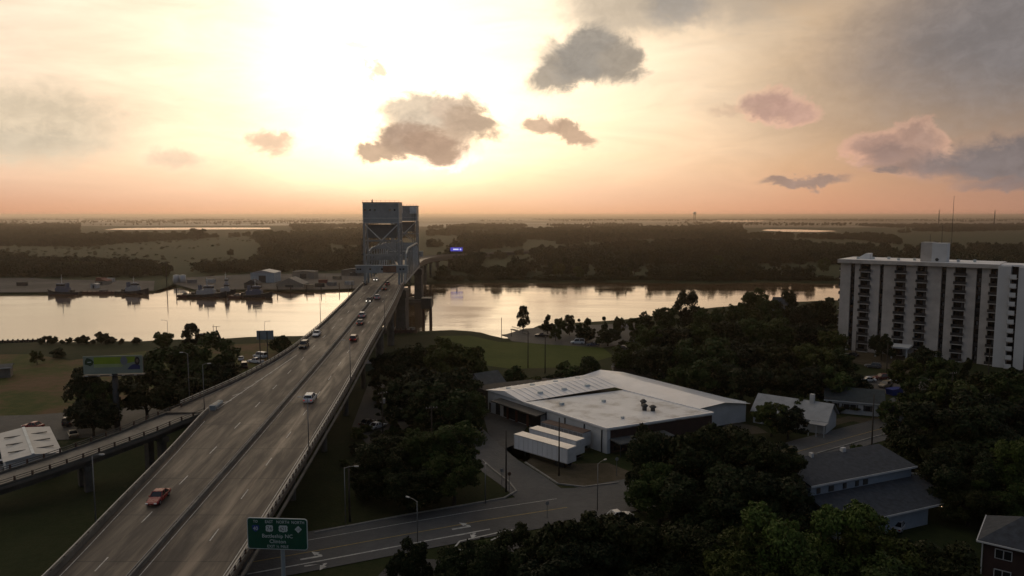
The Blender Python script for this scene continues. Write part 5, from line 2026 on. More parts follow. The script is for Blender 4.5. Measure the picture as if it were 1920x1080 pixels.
road_car('white car parked beside the bridge piers', 708, 803, R(-35), 'sedan', 'white')
road_car('black car parked left of the white one under the bridge', 690, 797, R(-28), 'sedan', 'black')
road_car('small dark car in the deep shade below the bridge', 730, 762, R(50), 'suv', 'grey')
road_car('red car at the left end of the lane behind the metal shed', 62, 803, R(80), 'sedan', 'red')
road_car('dark van parked in front of the tree beside the metal shed', 131, 796, R(15), 'van', 'black')
road_car('cream car parked below the tree beside the metal shed', 137, 818, R(35), 'sedan', 'tan')
road_car('white pickup parked by the left wall of the metal shed', 5, 880, R(10), 'pickup', 'white')
road_car('black pickup left of the metal shed roof', -2, 855, R(10), 'pickup', 'black')
road_car('white van parked behind the sign back by the bridge rail', 488, 671, R(60), 'van', 'white')
road_car('white pickup parked under the sign back by the bridge rail', 480, 681, R(65), 'pickup', 'white')
road_car('black truck parked right of the big dark trees', 458, 690, R(20), 'van', 'black')
road_car('silver car beside the black truck by the bridge rail', 452, 676, R(20), 'sedan', 'silver')
road_car('white van parked on the riverside path under small trees', 1083, 645, R(85), 'van', 'white')
road_car('dark blue car parked right of the white van by the river', 1112, 649, R(88), 'sedan', 'blue')
road_car('black car parked at the end of the riverside lawn', 1166, 655, R(70), 'sedan', 'black')
road_car('black pickup on the riverside path near the pier', 1016, 632, R(80), 'pickup', 'black')
road_car('silver car in the riverside car park by the water', 1166, 613, R(80), 'sedan', 'silver')
road_car('dark car at the far end of the riverside car park', 1176, 610, R(80), 'suv', 'black')
road_car('white car half hidden under the tree on the main street', 1160, 974, R(-66), 'sedan', 'white')
road_car('silver car parked at the carport of the two-tier house', 1684, 992, R(-40), 'sedan', 'silver')
road_car('black car on the forecourt left of the apartment entrance', 1597, 668, R(60), 'sedan', 'black')
road_car('dark car on the forecourt right of the apartment entrance', 1637, 690, R(60), 'suv', 'grey')
for i, (x_, y_, c_, t_) in enumerate([(1600, 722, 'silver', 'silver car nearest the ranch house in the car park'), (1626, 716, 'white', 'white car in the car park behind the ranch house'), (1652, 712, 'maroon', 'maroon car in the car park behind the ranch house'),
                                      (1680, 717, 'white', 'white car at the right of the car park under trees'), (1660, 726, 'tan', 'tan car in the front row of the car park')]):
    road_car(t_, x_, y_, R(75 + 12 * i), 'sedan' if i % 2 else 'suv', c_, group='cars behind the ranch house')


# ---- semi-trailers
def trailer(label, px0, py0, px1, py1, body, roofm):
    p0, p1 = G(px0, py0), G(px1, py1)
    d = (p1 - p0); L_ = d.length
    a = math.atan2(d.y, d.x)
    g = tag(empty('semi_trailer', (p0.x, p0.y, GZ), a), label, 'trailer', 'semi-trailers in the warehouse yard')
    MB().box((L_ / 2, 0, 2.55), (L_, 2.55, 2.8)).build('box_body', body, g)
    MB().box((L_ / 2, 0, 4.0), (L_ + .04, 2.6, .1)).build('roof', roofm, g)
    b = MB()
    n = int(L_ / 1.2)
    for k in range(n + 1):
        b.box((.1 + (L_ - .2) * k / n, -1.29, 2.55), (.06, .03, 2.7))
        b.box((.1 + (L_ - .2) * k / n, 1.29, 2.55), (.06, .03, 2.7))
    b.box((L_ / 2, -1.3, 3.92), (L_, .04, .1)); b.box((L_ / 2, -1.3, 1.2), (L_, .05, .14))
    b.build('side_ribs', M_TRIMW, g)
    for s_ in (-1, 1):
        MB().box((L_ + .03, s_ * .64, 2.55), (.06, 1.24, 2.6)).build('door', M_TRIMW, g)
        MB().box((2.6, s_ * .8, .6), (.14, .14, 1.15)).build('landing_leg', M_STEELD, g)
        for x_ in (L_ - 1.4, L_ - 2.7):
            MB().tube([(x_, s_ * .72, .5), (x_, s_ * 1.22, .5)], .5, 14).build('wheel', M_TYRE, g)
    MB().box((L_ / 2, 0, 1.04), (L_ * .96, 1.0, .2)).build('chassis', M_STEELD, g)
    MB().box((L_ + .06, 0, .62), (.1, 2.2, .12)).build('bumper', M_STEELD, g)
    return g


M_TRW = mat('trailer_white', (.62, .63, .66), .55, .1, .4)
M_TRR = mat('trailer_roof', (.70, .64, .58), .35, .1, .4, spec=.5)
trailer('white semi-trailer nearest the side street in the warehouse yard', 972, 848, 1072, 878, M_TRW, M_TRR)
trailer('white semi-trailer between its white twin and the warehouse', 1000, 836, 1088, 862, M_TRW, M_TRR)
trailer('rust-roofed trailer against the warehouse dock wall', 1022, 824, 1100, 846, mat('trailer_grey', (.20, .20, .21), .6, .2, .4), mat('rusty_roof', (.085, .055, .045), .8, .35, .5))

# ================================================================== POLES AND LAMPS
M_POLEW = mat('weathered_wood', (.045, .037, .030), .95, .3, 2)
M_ALU = mat('aluminium_pole', (.16, .16, .158), .45, .1, 1, metal=.5)
M_LAMPH = mat('lamp_head', (.34, .34, .33), .5, .1, 2)


def lamp_post(label, x, y, z, h, armdir, arm=1.6, group=None, lit=False, dark=False):
    g = tag(empty('lamp_post', (x, y, z)), label, 'lamp post', group)
    m = M_STEELD if dark else M_ALU
    MB().tube([(0, 0, -.1), (0, 0, h)], [.095, .055], 8).build('pole', m, g, smooth_=True)
    c, s_ = math.cos(armdir), math.sin(armdir)
    MB().tube([(0, 0, h - .1), (c * arm * .5, s_ * arm * .5, h + .15), (c * arm, s_ * arm, h + .2)], [.05, .045, .04], 6).build('arm', m, g)
    MB().loft([[(c * a_ - s_ * w_, s_ * a_ + c * w_, h + zz) for (w_, zz) in ((-.16 * k, .14), (.16 * k, .14), (.12 * k, .28), (-.12 * k, .28))] for a_, k in ((arm - .1, .6), (arm + .25, 1.0), (arm + .6, .6))]).build('lamp_head', M_LAMPH, g)
    return g


def deck_lamp(label, f, dx, y, h, a):
    return lamp_post(label, f(y) + dx, y, deck_z(y) + .3, h, a, 1.0, 'lamp posts along the bridge')


deck_lamp('tall lamp post on the near left bridge parapet beside the red car', edgeL_in, -.1, 94, 9.3, 0)
deck_lamp('lamp post standing at the gore of the slip road', edgeL_in, -.3, GORE - .5, 9.2, 0)
deck_lamp('lamp post on the left rail just past the slip road', edgeL_out, -.1, 148, 9.5, math.pi)
deck_lamp('lamp post on the left rail seen against the river, nearest of two', edgeL_out, -.1, 222, 9.0, 0)
deck_lamp('lamp post on the left rail seen against the river, farther of two', edgeL_out, -.1, 268, 9.0, 0)
deck_lamp('lamp post on the right rail, nearest of three', edgeR, .1, 119, 9.3, math.pi)
deck_lamp('lamp post on the right rail, second of three', edgeR, .1, 160, 9.3, math.pi)
deck_lamp('lamp post on the right rail, farthest of three near the tower', edgeR, .1, 226, 9.3, math.pi)


def at_ground(px, py):
    p_ = G(px, py)
    return p_.x, p_.y, GZ


def street_lamp(label, px, py, ytop, a, dark=False, arm=1.6):
    x, y, z = at_ground(px, py)
    h = (CAM_Z - (ytop - 403) * y / FPX) - z
    return lamp_post(label, x, y, z, h, a, arm, 'street lamps', dark=dark)


street_lamp('street lamp with pale curved head at the bottom street', 783, 1018, 955, math.pi * .8)
street_lamp('thin street lamp at the junction in front of the trailers', 1120, 958, 880, math.pi * .25)
street_lamp('slim lamp post beside the lower street tree', 910, 945, 890, math.pi * .5)
street_lamp('riverbank lamp standing on the left bank by a small tree', 316, 655, 602, math.pi)
street_lamp('pale lamp standing on the grass under the right side of the bridge', 648, 986, 888, 0)
street_lamp('lamp post above the sign back at the river', 497, 648, 604, 0)


def utility_pole(label, px, py, ytop, arms=1, a=0.3, box=False, group='utility poles'):
    x, y, z = at_ground(px, py)
    h = (CAM_Z - (ytop - 403) * y / FPX) - z
    g = tag(empty('utility_pole', (x, y, z), a), label, 'utility pole', group)
    MB().tube([(0, 0, -.3), (0, 0, h)], [.17, .11], 8).build('pole', M_POLEW, g, smooth_=True)
    for k in range(arms):
        o = MB().box((0, -.14, h - .5 - k * .9), (2.4, .12, .14)).build('crossarm', M_POLEW, g)
        for x_ in (-1.05, -.4, .4, 1.05):
            MB().tube([(x_, -.14, h - .43 - k * .9), (x_, -.14, h - .2 - k * .9)], .05, 6).build('insulator', M_LAMPH, o)
    if box:
        MB().tube([(.3, -.2, h - 2.6), (.3, -.2, h - 1.5)], .28, 10).build('transformer', M_RAIL, g)
    return g


utility_pole('utility pole at the corner kerb between the lit tree and the trailers', 949, 922, 815, 0, .5)
utility_pole('utility pole standing in front of the white trailers', 1048, 892, 790, 0, .3)
utility_pole('utility pole with transformer beside the parked white car', 718, 822, 738, 1, .8, True)
utility_pole('dark utility pole on the shaded grass right of the bridge', 656, 978, 885, 0, .5)
utility_pole('bare utility pole on the riverside lawn, left of two', 990, 690, 622, 0, .2)
utility_pole('bare utility pole on the riverside lawn, right of two', 1022, 700, 630, 0, .2)
utility_pole('utility pole with crossarm behind the lit street tree', 810, 850, 766, 1, .3)
utility_pole('utility pole at the street beside the ranch house', 1634, 845, 745, 0, .6)
utility_pole('utility pole in front of the warehouse brick end', 1199, 862, 800, 1, .6)
utility_pole('utility pole in front of the apartment entrance', 1662, 705, 645, 0, .3)
utility_pole('thin utility pole left of the apartment forecourt', 1604, 668, 622, 0, .3)
utility_pole('utility pole by the right part of the apartment block', 1851, 735, 650, 0, .3)
utility_pole('utility pole at the right edge below the blade wall', 1917, 735, 662, 0, .3)
utility_pole('utility pole in the trees right of the car park', 1783, 760, 700, 1, .3)


def thin_mast(name, label, px, Y, zb, h, r0, lattice=True):
    x = S(px, Y)
    g = tag(empty(name, (x, Y, zb)), label, 'mast')
    b = MB()
    for k in range(3):
        a_ = k * 2.09
        b.tube([(math.cos(a_) * r0, math.sin(a_) * r0, 0), (math.cos(a_) * r0 * .25, math.sin(a_) * r0 * .25, h)], r0 * .22, 4)
    b.build('lattice_legs', M_STEELD, g)
    b = MB()
    n = 10
    for k in range(n):
        for j in range(3):
            a0, a1 = j * 2.09, (j + 1) * 2.09
            r_ = r0 * (1 - .75 * k / n); r2 = r0 * (1 - .75 * (k + 1) / n)
            b.beam((math.cos(a0) * r_, math.sin(a0) * r_, h * k / n), (math.cos(a1) * r2, math.sin(a1) * r2, h * (k + 1) / n), r0 * .18)
    b.build('lattice_bracing', M_STEELD, g)
    return g


thin_mast('radio_mast', 'far lattice mast left of the apartment antenna', 1757, 2600, FZ, 66, 2.2)
thin_mast('radio_mast', 'far lattice mast right of the apartment antenna', 1861, 2400, FZ, 64, 2.2)
# water tower on the horizon
Y_ = 5200.0
g = tag(empty('water_tower', (S(1301, Y_), Y_, FZ)), 'tiny water tower on the far horizon right of the bridge', 'water tower')
for k in range(6):
    a_ = k * 1.047
    MB().tube([(math.cos(a_) * 9, math.sin(a_) * 9, 0), (math.cos(a_) * 6.5, math.sin(a_) * 6.5, 52)], .8, 5).build('leg', M_STEELD, g)
MB().tube([(0, 0, 50), (0, 0, 53), (0, 0, 60), (0, 0, 66), (0, 0, 68.5)], [3, 9, 10.5, 8, 1], 14).build('tank', M_STEEL, g, smooth_=True)

# ================================================================== SIGNS
M_SGREEN = mat('sign_green', (.006, .060, .034), .5, .12, .8)
M_SWHITE = mat('sign_white', (.50, .54, .52), .5, .06, 1)
M_SBLUE = mat('sign_blue', (.020, .045, .20), .5, .1, 1)
M_SBLACK = mat('sign_black', (.02, .02, .02), .5, .1, 1)
ysg = 82.0
zc = CAM_Z - (1001 - 403) * ysg / FPX
# exact centre on the sight line of the sign middle
dsg = pix_dir(520, 1001)
tsg = ysg / dsg.y
csg = Vector((dsg.x * tsg, ysg, CAM_Z + dsg.z * tsg))
SW, SH = 120 / FPX * ysg * 1.0, 63 / FPX * ysg * 1.0
sign = tag(empty('highway_sign', (csg.x, csg.y, GZ), R(-4)), 'green highway sign with route shields standing on a post beside the bridge', 'sign')
zs = csg.z - GZ


def rrect(w, h, r, n=5):
    out = []
    for cx, cy, a0 in ((w / 2 - r, h / 2 - r, 0), (-w / 2 + r, h / 2 - r, 90), (-w / 2 + r, -h / 2 + r, 180), (w / 2 - r, -h / 2 + r, 270)):
        for k in range(n + 1):
            a_ = R(a0 + 90 * k / n)
            out.append((cx + r * math.cos(a_), cy + r * math.sin(a_)))
    return out


def plate(name, poly, x, z, y0, y1, m, parent):
    """upright flat plate: poly in (x, z), facing -Y"""
    n = len(poly)
    b = MB()
    b.add([(x + a_, y0, z + c_) for a_, c_ in poly] + [(x + a_, y1, z + c_) for a_, c_ in poly],
          [tuple(range(n)), tuple(range(n, 2 * n))[::-1]] + [(i, n + i, n + (i + 1) % n, (i + 1) % n) for i in range(n)])
    return b.build(name, m, parent)


def sign_text(s_, size, x, z, y, m, parent, stretch=1.0, name='lettering'):
    me = text_mesh(s_, size, ext=.006)
    me.transform(Matrix.Translation((x, y, z)) @ Matrix.Rotation(math.pi / 2, 4, 'X') @ Matrix.Diagonal((stretch, 1, 1, 1)))
    me.materials.append(m)
    return link(name, me, parent)


border = plate('border', rrect(SW, SH, .35), 0, zs, 0, .08, M_SWHITE, sign)
panel = plate('panel', rrect(SW - .16, SH - .16, .28), 0, zs, -.02, -.001, M_SGREEN, sign)
u = SW / 1440.0           # the zoomed sign is 1440 units wide


def sx_(px): return (px - 955) * u
def sz_(py): return zs + (565 - py) * u


for s_, px_, py_, h_ in (('TO', 440, 278, 70), ('EAST', 765, 278, 78), ('NORTH', 1095, 278, 78), ('NORTH', 1455, 278, 78)):
    sign_text(s_, h_ * u * 1.28, sx_(px_), sz_(py_), -.035, M_SWHITE, panel, .88)
sign_text('Battleship NC', 96 * u * 1.32, sx_(955), sz_(620), -.035, M_SWHITE, panel, 1.02)
sign_text('Clinton', 96 * u * 1.32, sx_(960), sz_(750), -.035, M_SWHITE, panel, 1.05)
sign_text('EXIT \u00bd MILE', 72 * u * 1.30, sx_(960), sz_(872), -.035, M_SWHITE, panel, 1.0)


def shield_i(w, h):
    return [(-w * .5, h * .28), (-w * .36, h * .46), (-w * .2, h * .40), (0, h * .46), (w * .2, h * .40), (w * .36, h * .46), (w * .5, h * .28), (w * .47, -.02 * h), (w * .3, -h * .3), (0, -h * .5), (-w * .3, -h * .3), (-w * .47, -.02 * h)]


def shield_us(w, h):
    return [(-w * .38, h * .5), (w * .38, h * .5), (w * .5, h * .28), (w * .46, h * .05), (w * .5, -h * .18), (w * .4, -h * .4), (w * .14, -h * .42), (0, -h * .5), (-w * .14, -h * .42), (-w * .4, -h * .4), (-w * .5, -h * .18), (-w * .46, h * .05), (-w * .5, h * .28)]


plate('shield', shield_i(175 * u, 175 * u), sx_(440), sz_(440), -.05, -.021, M_SBLUE, panel)
sign_text('40', 110 * u * 1.2, sx_(440), sz_(445), -.065, M_SWHITE, panel, .9)
plate('shield', shield_us(175 * u, 165 * u), sx_(770), sz_(440), -.05, -.021, M_SWHITE, panel)
sign_text('74', 115 * u * 1.2, sx_(770), sz_(440), -.065, M_SBLACK, panel, .9)
plate('shield', shield_us(215 * u, 165 * u), sx_(1100), sz_(440), -.05, -.021, M_SWHITE, panel)
sign_text('421', 110 * u * 1.2, sx_(1100), sz_(440), -.065, M_SBLACK, panel, .85)
plate('shield', [(0, 85 * u), (85 * u, 0), (0, -85 * u), (-85 * u, 0)], sx_(1460), sz_(440), -.05, -.021, M_SWHITE, panel)
sign_text('133', 62 * u * 1.2, sx_(1460), sz_(440), -.065, M_SBLACK, panel, .8)
MB().tube([(.4, .45, -.2), (.4, .45, zs + SH * .2)], .24, 10).build('post', M_STEEL, sign)
for dz_ in (-.9, .7):
    MB().box((0, .3, zs + dz_), (SW * .9, .12, .18)).build('stringer', M_RAIL, sign)
for dx_ in (-2.4, -.8, .8, 2.4):
    MB().box((dx_, .18, zs), (.09, .12, SH * .92)).build('rib', M_RAIL, sign)

# back of the sign for oncoming traffic
pb = G(499, 689)
sb = tag(empty('sign_back', (pb.x, pb.y, GZ), R(8)), 'grey back of a large road sign on two posts against the river', 'sign')
hb = CAM_Z - (621 - 403) * pb.y / FPX - GZ
wb = 31 / FPX * pb.y
hb2 = 17 / FPX * pb.y
MB().box((0, 0, hb - hb2 / 2), (wb, .1, hb2)).build('panel', M_STEEL, sb)
for x_ in (-wb * .32, wb * .12):
    MB().box((x_, -.14, (hb - .3) / 2), (.26, .16, hb - .3)).build('post', M_STEELD, sb)
for k in range(4):
    MB().box((-wb * .38 + k * wb * .25, -.08, hb - hb2 / 2), (.1, .06, hb2 * .94)).build('rib', M_RAIL, sb)

# billboard
pbb = G(218, 808)
Yb = pbb.y
bb = tag(empty('billboard', (pbb.x, Yb, GZ), R(8)), 'billboard with lime green and white poster on a single dark post', 'billboard')
zb = CAM_Z - (687 - 403) * Yb / FPX - GZ
BW, BH = 12.2, 4.0
MB().tube([(0, .8, -.3), (0, .8, zb - BH * .45)], .62, 14).build('post', M_STEELD, bb, smooth_=True)
MB().box((0, .75, zb - .2), (BW * .98, .9, BH * .9)).build('frame', M_STEELD, bb)
MB().box((0, .55, zb - BH / 2 - .35), (BW + .3, 1.8, .16)).build('catwalk', M_STEELD, bb)
pn = MB().box((0, .2, zb), (BW, .2, BH)).build('poster', mat('poster_white', (.22, .25, .20), .6, .08, .3), bb)
M_LIME = mat('poster_lime', (.22, .29, .02), .6, .2, .3)
plate('green_band', [(-3.9, .2), (2.6, .2), (4.6, .6), (4.6, 1.75), (-3.9, 1.75)], 0, zb, .07, .098, M_LIME, pn)
plate('pale_band', [(-3.9, -.55), (1.8, -.55), (2.4, .18), (-3.9, .18)], 0, zb, .07, .098, mat('poster_pale_lime', (.30, .34, .16), .6, .15, .3), pn)
emb = [(-.85, .3), (-.45, .95), (.1, .8), (.55, .55), (.95, .0), (.7, -.55), (.2, -.9), (-.35, -.62), (-.9, -.5)]
plate('emblem', emb, -4.85, zb + .7, .05, .098, mat('poster_dark_green', (.02, .05, .02), .6, .2, .4), pn)
plate('emblem_mark', [(-.4, -.06), (.4, .0), (.36, .16), (-.36, .10)], -4.8, zb + .65, .03, .049, M_SWHITE, pn)
plate('disc', [(.75 * math.cos(k * .4488), .95 * math.sin(k * .4488)) for k in range(14)], 2.3, zb + .85, .04, .069, mat('poster_grey', (.17, .17, .18), .6, .1, .4), pn)
plate('wedge', [(2.9, -1.1), (5.6, -1.1), (5.6, -.35), (4.9, .1), (4.1, .0), (3.4, -.5)], 0, zb, .05, .068, mat('poster_navy', (.03, .035, .11), .6, .1, .4), pn)
plate('figure', [(.55 * math.cos(k * .4488), .95 * math.sin(k * .4488)) for k in range(14)], 5.05, zb + .75, .03, .049, mat('poster_black', (.015, .014, .014), .6, .1, .4), pn)
plate('face', [(.27 * math.cos(k * .4488), .42 * math.sin(k * .4488)) for k in range(14)], 5.08, zb + .78, .015, .029, mat('poster_skin', (.16, .12, .10), .6, .1, .4), pn)
for k in range(5):
    MB().beam((-5 + 2.5 * k, .1, zb - BH / 2 - .3), (-5 + 2.5 * k, -1.2, zb - BH / 2 - .2), .07).build('lamp_arm', M_STEELD, bb)
    MB().box((-5 + 2.5 * k, -1.25, zb - BH / 2 - .1), (.5, .2, .16)).build('lamp', M_LAMPH, bb)

# glowing roadside screen across the river
Ysc = 640.0
dsc = pix_dir(856, 467.5)
xs_, zsc = dsc.x * Ysc / dsc.y, CAM_Z + dsc.z * Ysc / dsc.y
scr = tag(empty('digital_billboard', (xs_, Ysc, FZ)), 'small glowing blue screen on a post across the river', 'billboard')
MB().tube([(0, .6, 0), (0, .6, zsc - FZ)], .5, 8).build('post', M_STEELD, scr)
MB().box((0, .4, zsc - FZ), (11.2, .6, 3.9)).build('frame', M_STEELD, scr)
MB().box((0, .06, zsc - FZ), (10.4, .06, 3.2)).build('screen', mat('blue_screen', (.02, .02, .2), .5, .02, 1, emit=(.10, .10, .75), estr=.55), scr)
MB().box((-.6, .01, zsc - FZ), (4.6, .03, 1.0)).build('screen_text', mat('screen_white', (.5, .5, .6), .5, .02, 1, emit=(.75, .78, 1.0), estr=.8), scr)
MB().box((3.4, .01, zsc - FZ), (.5, .03, 1.5)).build('screen_text', MATS['screen_white'], scr)
MB().box((3.4, -.03, zsc - FZ), (1.5, .03, .5)).build('screen_text', MATS['screen_white'], scr)

# ================================================================== RIVER CRAFT AND SHORE THINGS
M_HULL = mat('tug_hull', (.022, .022, .026), .6, .25, .4)
M_HULLR = mat('hull_boot', (.075, .028, .022), .7, .3, .4)
M_TUGW = mat('tug_white', (.36, .36, .36), .6, .15, .5)
M_TUGB = mat('tug_blue', (.10, .12, .17), .6, .15, .5)


def tug(label, px0, px1, py, face=1, house=M_TUGW, mast=7.0, funnel=True, tall=False):
    p0, p1 = G(px0, py, 0), G(px1, py, 0)
    L_ = (p1 - p0).length
    c = (p0 + p1) / 2
    g = tag(empty('tugboat', (c.x, c.y, 0), 0 if face > 0 else math.pi), label, 'boat', 'tugs moored at the far bank')
    hb_ = L_ * .14

    def sec(x, w, zb_, zt_):
        return [(x, -w, zt_), (x, -w * .94, zb_ + .5), (x, -w * .5, zb_), (x, w * .5, zb_), (x, w * .94, zb_ + .5), (x, w, zt_)]
    h = L_ / 2
    MB().loft([sec(-h, hb_ * .75, -.3, 2.0), sec(-h * .7, hb_, -.6, 1.8), sec(0, hb_, -.8, 1.8), sec(h * .5, hb_ * .95, -.7, 2.4), sec(h * .85, hb_ * .5, -.5, 3.2), sec(h, hb_ * .08, .4, 3.8)]).build('hull', M_HULL, g)
    MB().box((-h * .1, 0, .25), (L_ * .8, hb_ * 2.04, .4)).build('waterline_band', M_HULLR, g)
    MB().box((h * .05, 0, 3.1), (L_ * .40, hb_ * 1.25, 2.6)).build('deckhouse', house, g)
    MB().box((h * .18, 0, 5.6), (L_ * .20, hb_ * 1.0, 2.4), 0, .92).build('wheelhouse', house, g)
    MB().box((h * .18, 0, 5.9), (L_ * .205, hb_ * 1.02, .8)).build('window_band', M_GLASS, g)
    MB().box((h * .18, 0, 6.9), (L_ * .23, hb_ * 1.15, .22)).build('wheelhouse_roof', M_TUGB, g)
    if tall:
        MB().box((h * .18, 0, 8.6), (L_ * .14, hb_ * .8, 3.2), 0, .9).build('upper_wheelhouse', house, g)
        MB().box((h * .18, 0, 9.2), (L_ * .145, hb_ * .82, .8)).build('window_band', M_GLASS, g)
    zt_ = 10.2 if tall else 7.0
    MB().tube([(h * .1, 0, zt_), (h * .1, 0, zt_ + mast)], [.22, .09], 6).build('mast', M_STEELL, g)
    MB().beam((h * .1, -1.4, zt_ + mast * .6), (h * .1, 1.4, zt_ + mast * .6), .12).build('yard', M_STEELL, g)
    if funnel:
        for s_ in (-1, 1):
            MB().tube([(-h * .22, s_ * hb_ * .4, 4.2), (-h * .24, s_ * hb_ * .4, 7.4)], [.7, .55], 10).build('funnel', M_TUGB, g)
    MB().box((-h * .55, 0, 2.4), (1.6, hb_, 1.2)).build('winch', M_STEELD, g)
    for k in range(5):
        x_ = -h * .7 + k * h * .32
        MB().tube([(x_, -hb_ - .28, .9), (x_, -hb_ - .02, .9)], .5, 10).build('tyre_fender', M_TYRE, g)
    return g


tug('dark tug with pale mast farthest left at the quay', 90, 150, 552.5, -1, M_TUGB, 5.5)
tug('dark tug moored at the left side of the inlet mouth', 218, 279, 551, 1, M_TUGW, 4.0)
tug('large tug with stacked white wheelhouse left in the shipyard row', 345, 425, 557, 1, M_TUGW, 5.0)
tug('white tug with tall stepped wheelhouse in the middle of the shipyard row', 402, 442, 553, 1, M_TUGW, 4.0, False, True)
tug('dark tug farthest right in the shipyard row', 440, 511, 558, 1, M_TUGB, 5.0)
# deck barges
for lab, a_, b_, y_ in (('flat rusty barge lying between the two left tugs', 152, 216, 551), ('short flat barge at the left end of the shipyard row', 332, 352, 558), ('low flat barge in front of the boathouse', 428, 452, 559.5)):
    p0, p1 = G(a_, y_, 0), G(b_, y_, 0)
    L_ = (p1 - p0).length
    g = tag(empty('barge', ((p0.x + p1.x) / 2, p0.y + 2, 0)), lab, 'barge')
    MB().loft([[(x_, -3.2, z0), (x_, 3.2, z0), (x_, 3.2, 1.5), (x_, -3.2, 1.5)] for x_, z0 in ((-L_ / 2, .6), (-L_ / 2 + 2, -.5), (L_ / 2 - 2, -.5), (L_ / 2, .6))]).build('hull', M_HULLR, g)
    for k in range(int(L_ / 3)):
        MB().box((-L_ / 2 + 1.5 + k * 3, -2.9, 1.8), (.3, .3, .6)).build('bollard', M_STEELD, g)
    MB().box((L_ * .1, .5, 2.1), (L_ * .22, 2.6, 1.2)).build('deck_load', M_TANS, g)

# yard clutter on the far bank: containers, crates
rc = random.Random(11)
CL = [('red steel container on the quay behind the left tugs', 189, 527, 'c_red'), ('white container on the quay behind the left tugs', 207, 528, 'c_white'), ('grey container right of the white tanks', 360, 531, 'c_grey'),
      ('pale container behind the stacked tug', 395, 530, 'c_white'), ('tan container in front of the low gabled shed', 580, 541, 'c_tan'), ('dark container right of the low gabled shed', 600, 538, 'c_dark'),
      ('grey container on the shipyard ground by the bridge', 622, 536, 'c_grey'), ('red container on the shipyard ground by the bridge', 606, 531, 'c_red'), ('white container under the left end of the lift tower', 655, 534, 'c_white'),
      ('dark container on the open quay at far left', 42, 536, 'c_dark'), ('tan container beside the long grey store', 632, 524, 'c_tan')]
CM = {'c_red': (.16, .045, .035), 'c_white': (.36, .36, .35), 'c_grey': (.15, .155, .16), 'c_tan': (.22, .18, .13), 'c_dark': (.03, .032, .036)}
for lab, px_, py_, c_ in CL:
    p_ = G(px_, py_, FZ)
    g = tag(empty('container', (p_.x, p_.y, FZ), rc.uniform(-.5, .5)), lab, 'container')
    m_ = mat(c_, CM[c_], .75, .25, .5)
    MB().box((0, 0, 1.35), (6.1, 2.44, 2.5)).build('body', m_, g)
    b = MB()
    for k in range(13):
        b.box((-2.9 + k * .483, -1.24, 1.35), (.2, .05, 2.3))
    b.build('corrugation', m_, g)
    for sx in (-1, 1):
        for sy in (-1, 1):
            MB().box((sx * 3.0, sy * 1.17, 1.35), (.16, .16, 2.72)).build('corner_post', M_STEELD, g)
# mooring piles on the far waterfront
for i, (px_, py_, h_) in enumerate([(313, 541, 17), (331, 556, 5), (356, 557, 5), (520, 551, 5), (545, 549, 5), (575, 549, 5), (602, 548, 5.5), (636, 546, 5.5), (660, 545, 6)]):
    p_ = G(px_, py_, 0)
    tag(MB().tube([(p_.x, p_.y, -2), (p_.x + .1, p_.y, h_)], [.32, .26], 8).build('mooring_pile', M_POLEW),
        'tall dark pile standing in the inlet mouth' if i == 0 else '%s thin mooring pile from the left along the shipyard water' % ['', 'first', 'second', 'third', 'fourth', 'fifth', 'sixth', 'seventh', 'eighth'][i], 'pile', 'mooring piles along the shipyard')
# pole with floodlights beside the sheds
p_ = G(610, 528, FZ)
lamp_post('floodlight pole in the shipyard left of the lift bridge', p_.x, p_.y, FZ, 13, 0, 1.5, dark=True)

# timber dolphin and spar on the left bank
p_ = G(406, 644)
dl = tag(empty('channel_marker', (p_.x, p_.y, 0)), 'tall dark timber tripod marker with leaning sail-like legs on the left bank', 'marker')
HM = 40 / FPX * p_.y
for x0_, x1_, w_ in ((-.6, .15, .7), (2.4, .35, .75)):
    MB().loft([[(x0_ - w_, -.5, 0), (x0_ + w_, -.5, 0), (x0_ + w_, .5, 0), (x0_ - w_, .5, 0)], [(x1_ - .18, -.2, HM * .82), (x1_ + .18, -.2, HM * .82), (x1_ + .18, .2, HM * .82), (x1_ - .18, .2, HM * .82)]]).build('leg', M_POLEW, dl)
MB().tube([(.1, 0, 0), (.15, 0, HM * 1.02)], [.16, .1], 6).build('spar', M_POLEW, dl)
MB().beam((-1.3, 0, HM * 1.0), (1.5, 0, HM * 1.0), .12).build('crossbar', M_POLEW, dl)
p_ = G(388, 640)
hut = tag(empty('pump_hut', (p_.x, p_.y, GZ)), 'low dark hut on the left bank beside the timber marker', 'hut')
MB().box((0, 0, 1.2), (6, 4, 2.6)).build('wall', M_STEELD, hut)
MB().box((0, 0, 2.6), (6.6, 4.6, .25)).build('roof', M_SHING, hut)
MB().tube([(2.6, 0, 2.7), (2.6, 0, 6.4)], .08, 6).build('vent_pipe', M_STEELD, hut)

# old bulkhead at the left edge of the river
p0, p1 = G(-40, 650, 0), G(82, 646, 0)
bk = tag(empty('bulkhead', (p1.x, p1.y, 0)), 'dark timber bulkhead along the water at the far left', 'wall')
d_ = (p0 - p1)
MB().beam((0, 0, .7), (d_.x, d_.y, .7), .5, 2.6).build('face', M_POLEW, bk)
for k in range(14):
    q_ = d_ * (k / 13)
    MB().box((q_.x, q_.y - .4, .9), (.4, .4, 3.2)).build('pile', M_POLEW, bk)

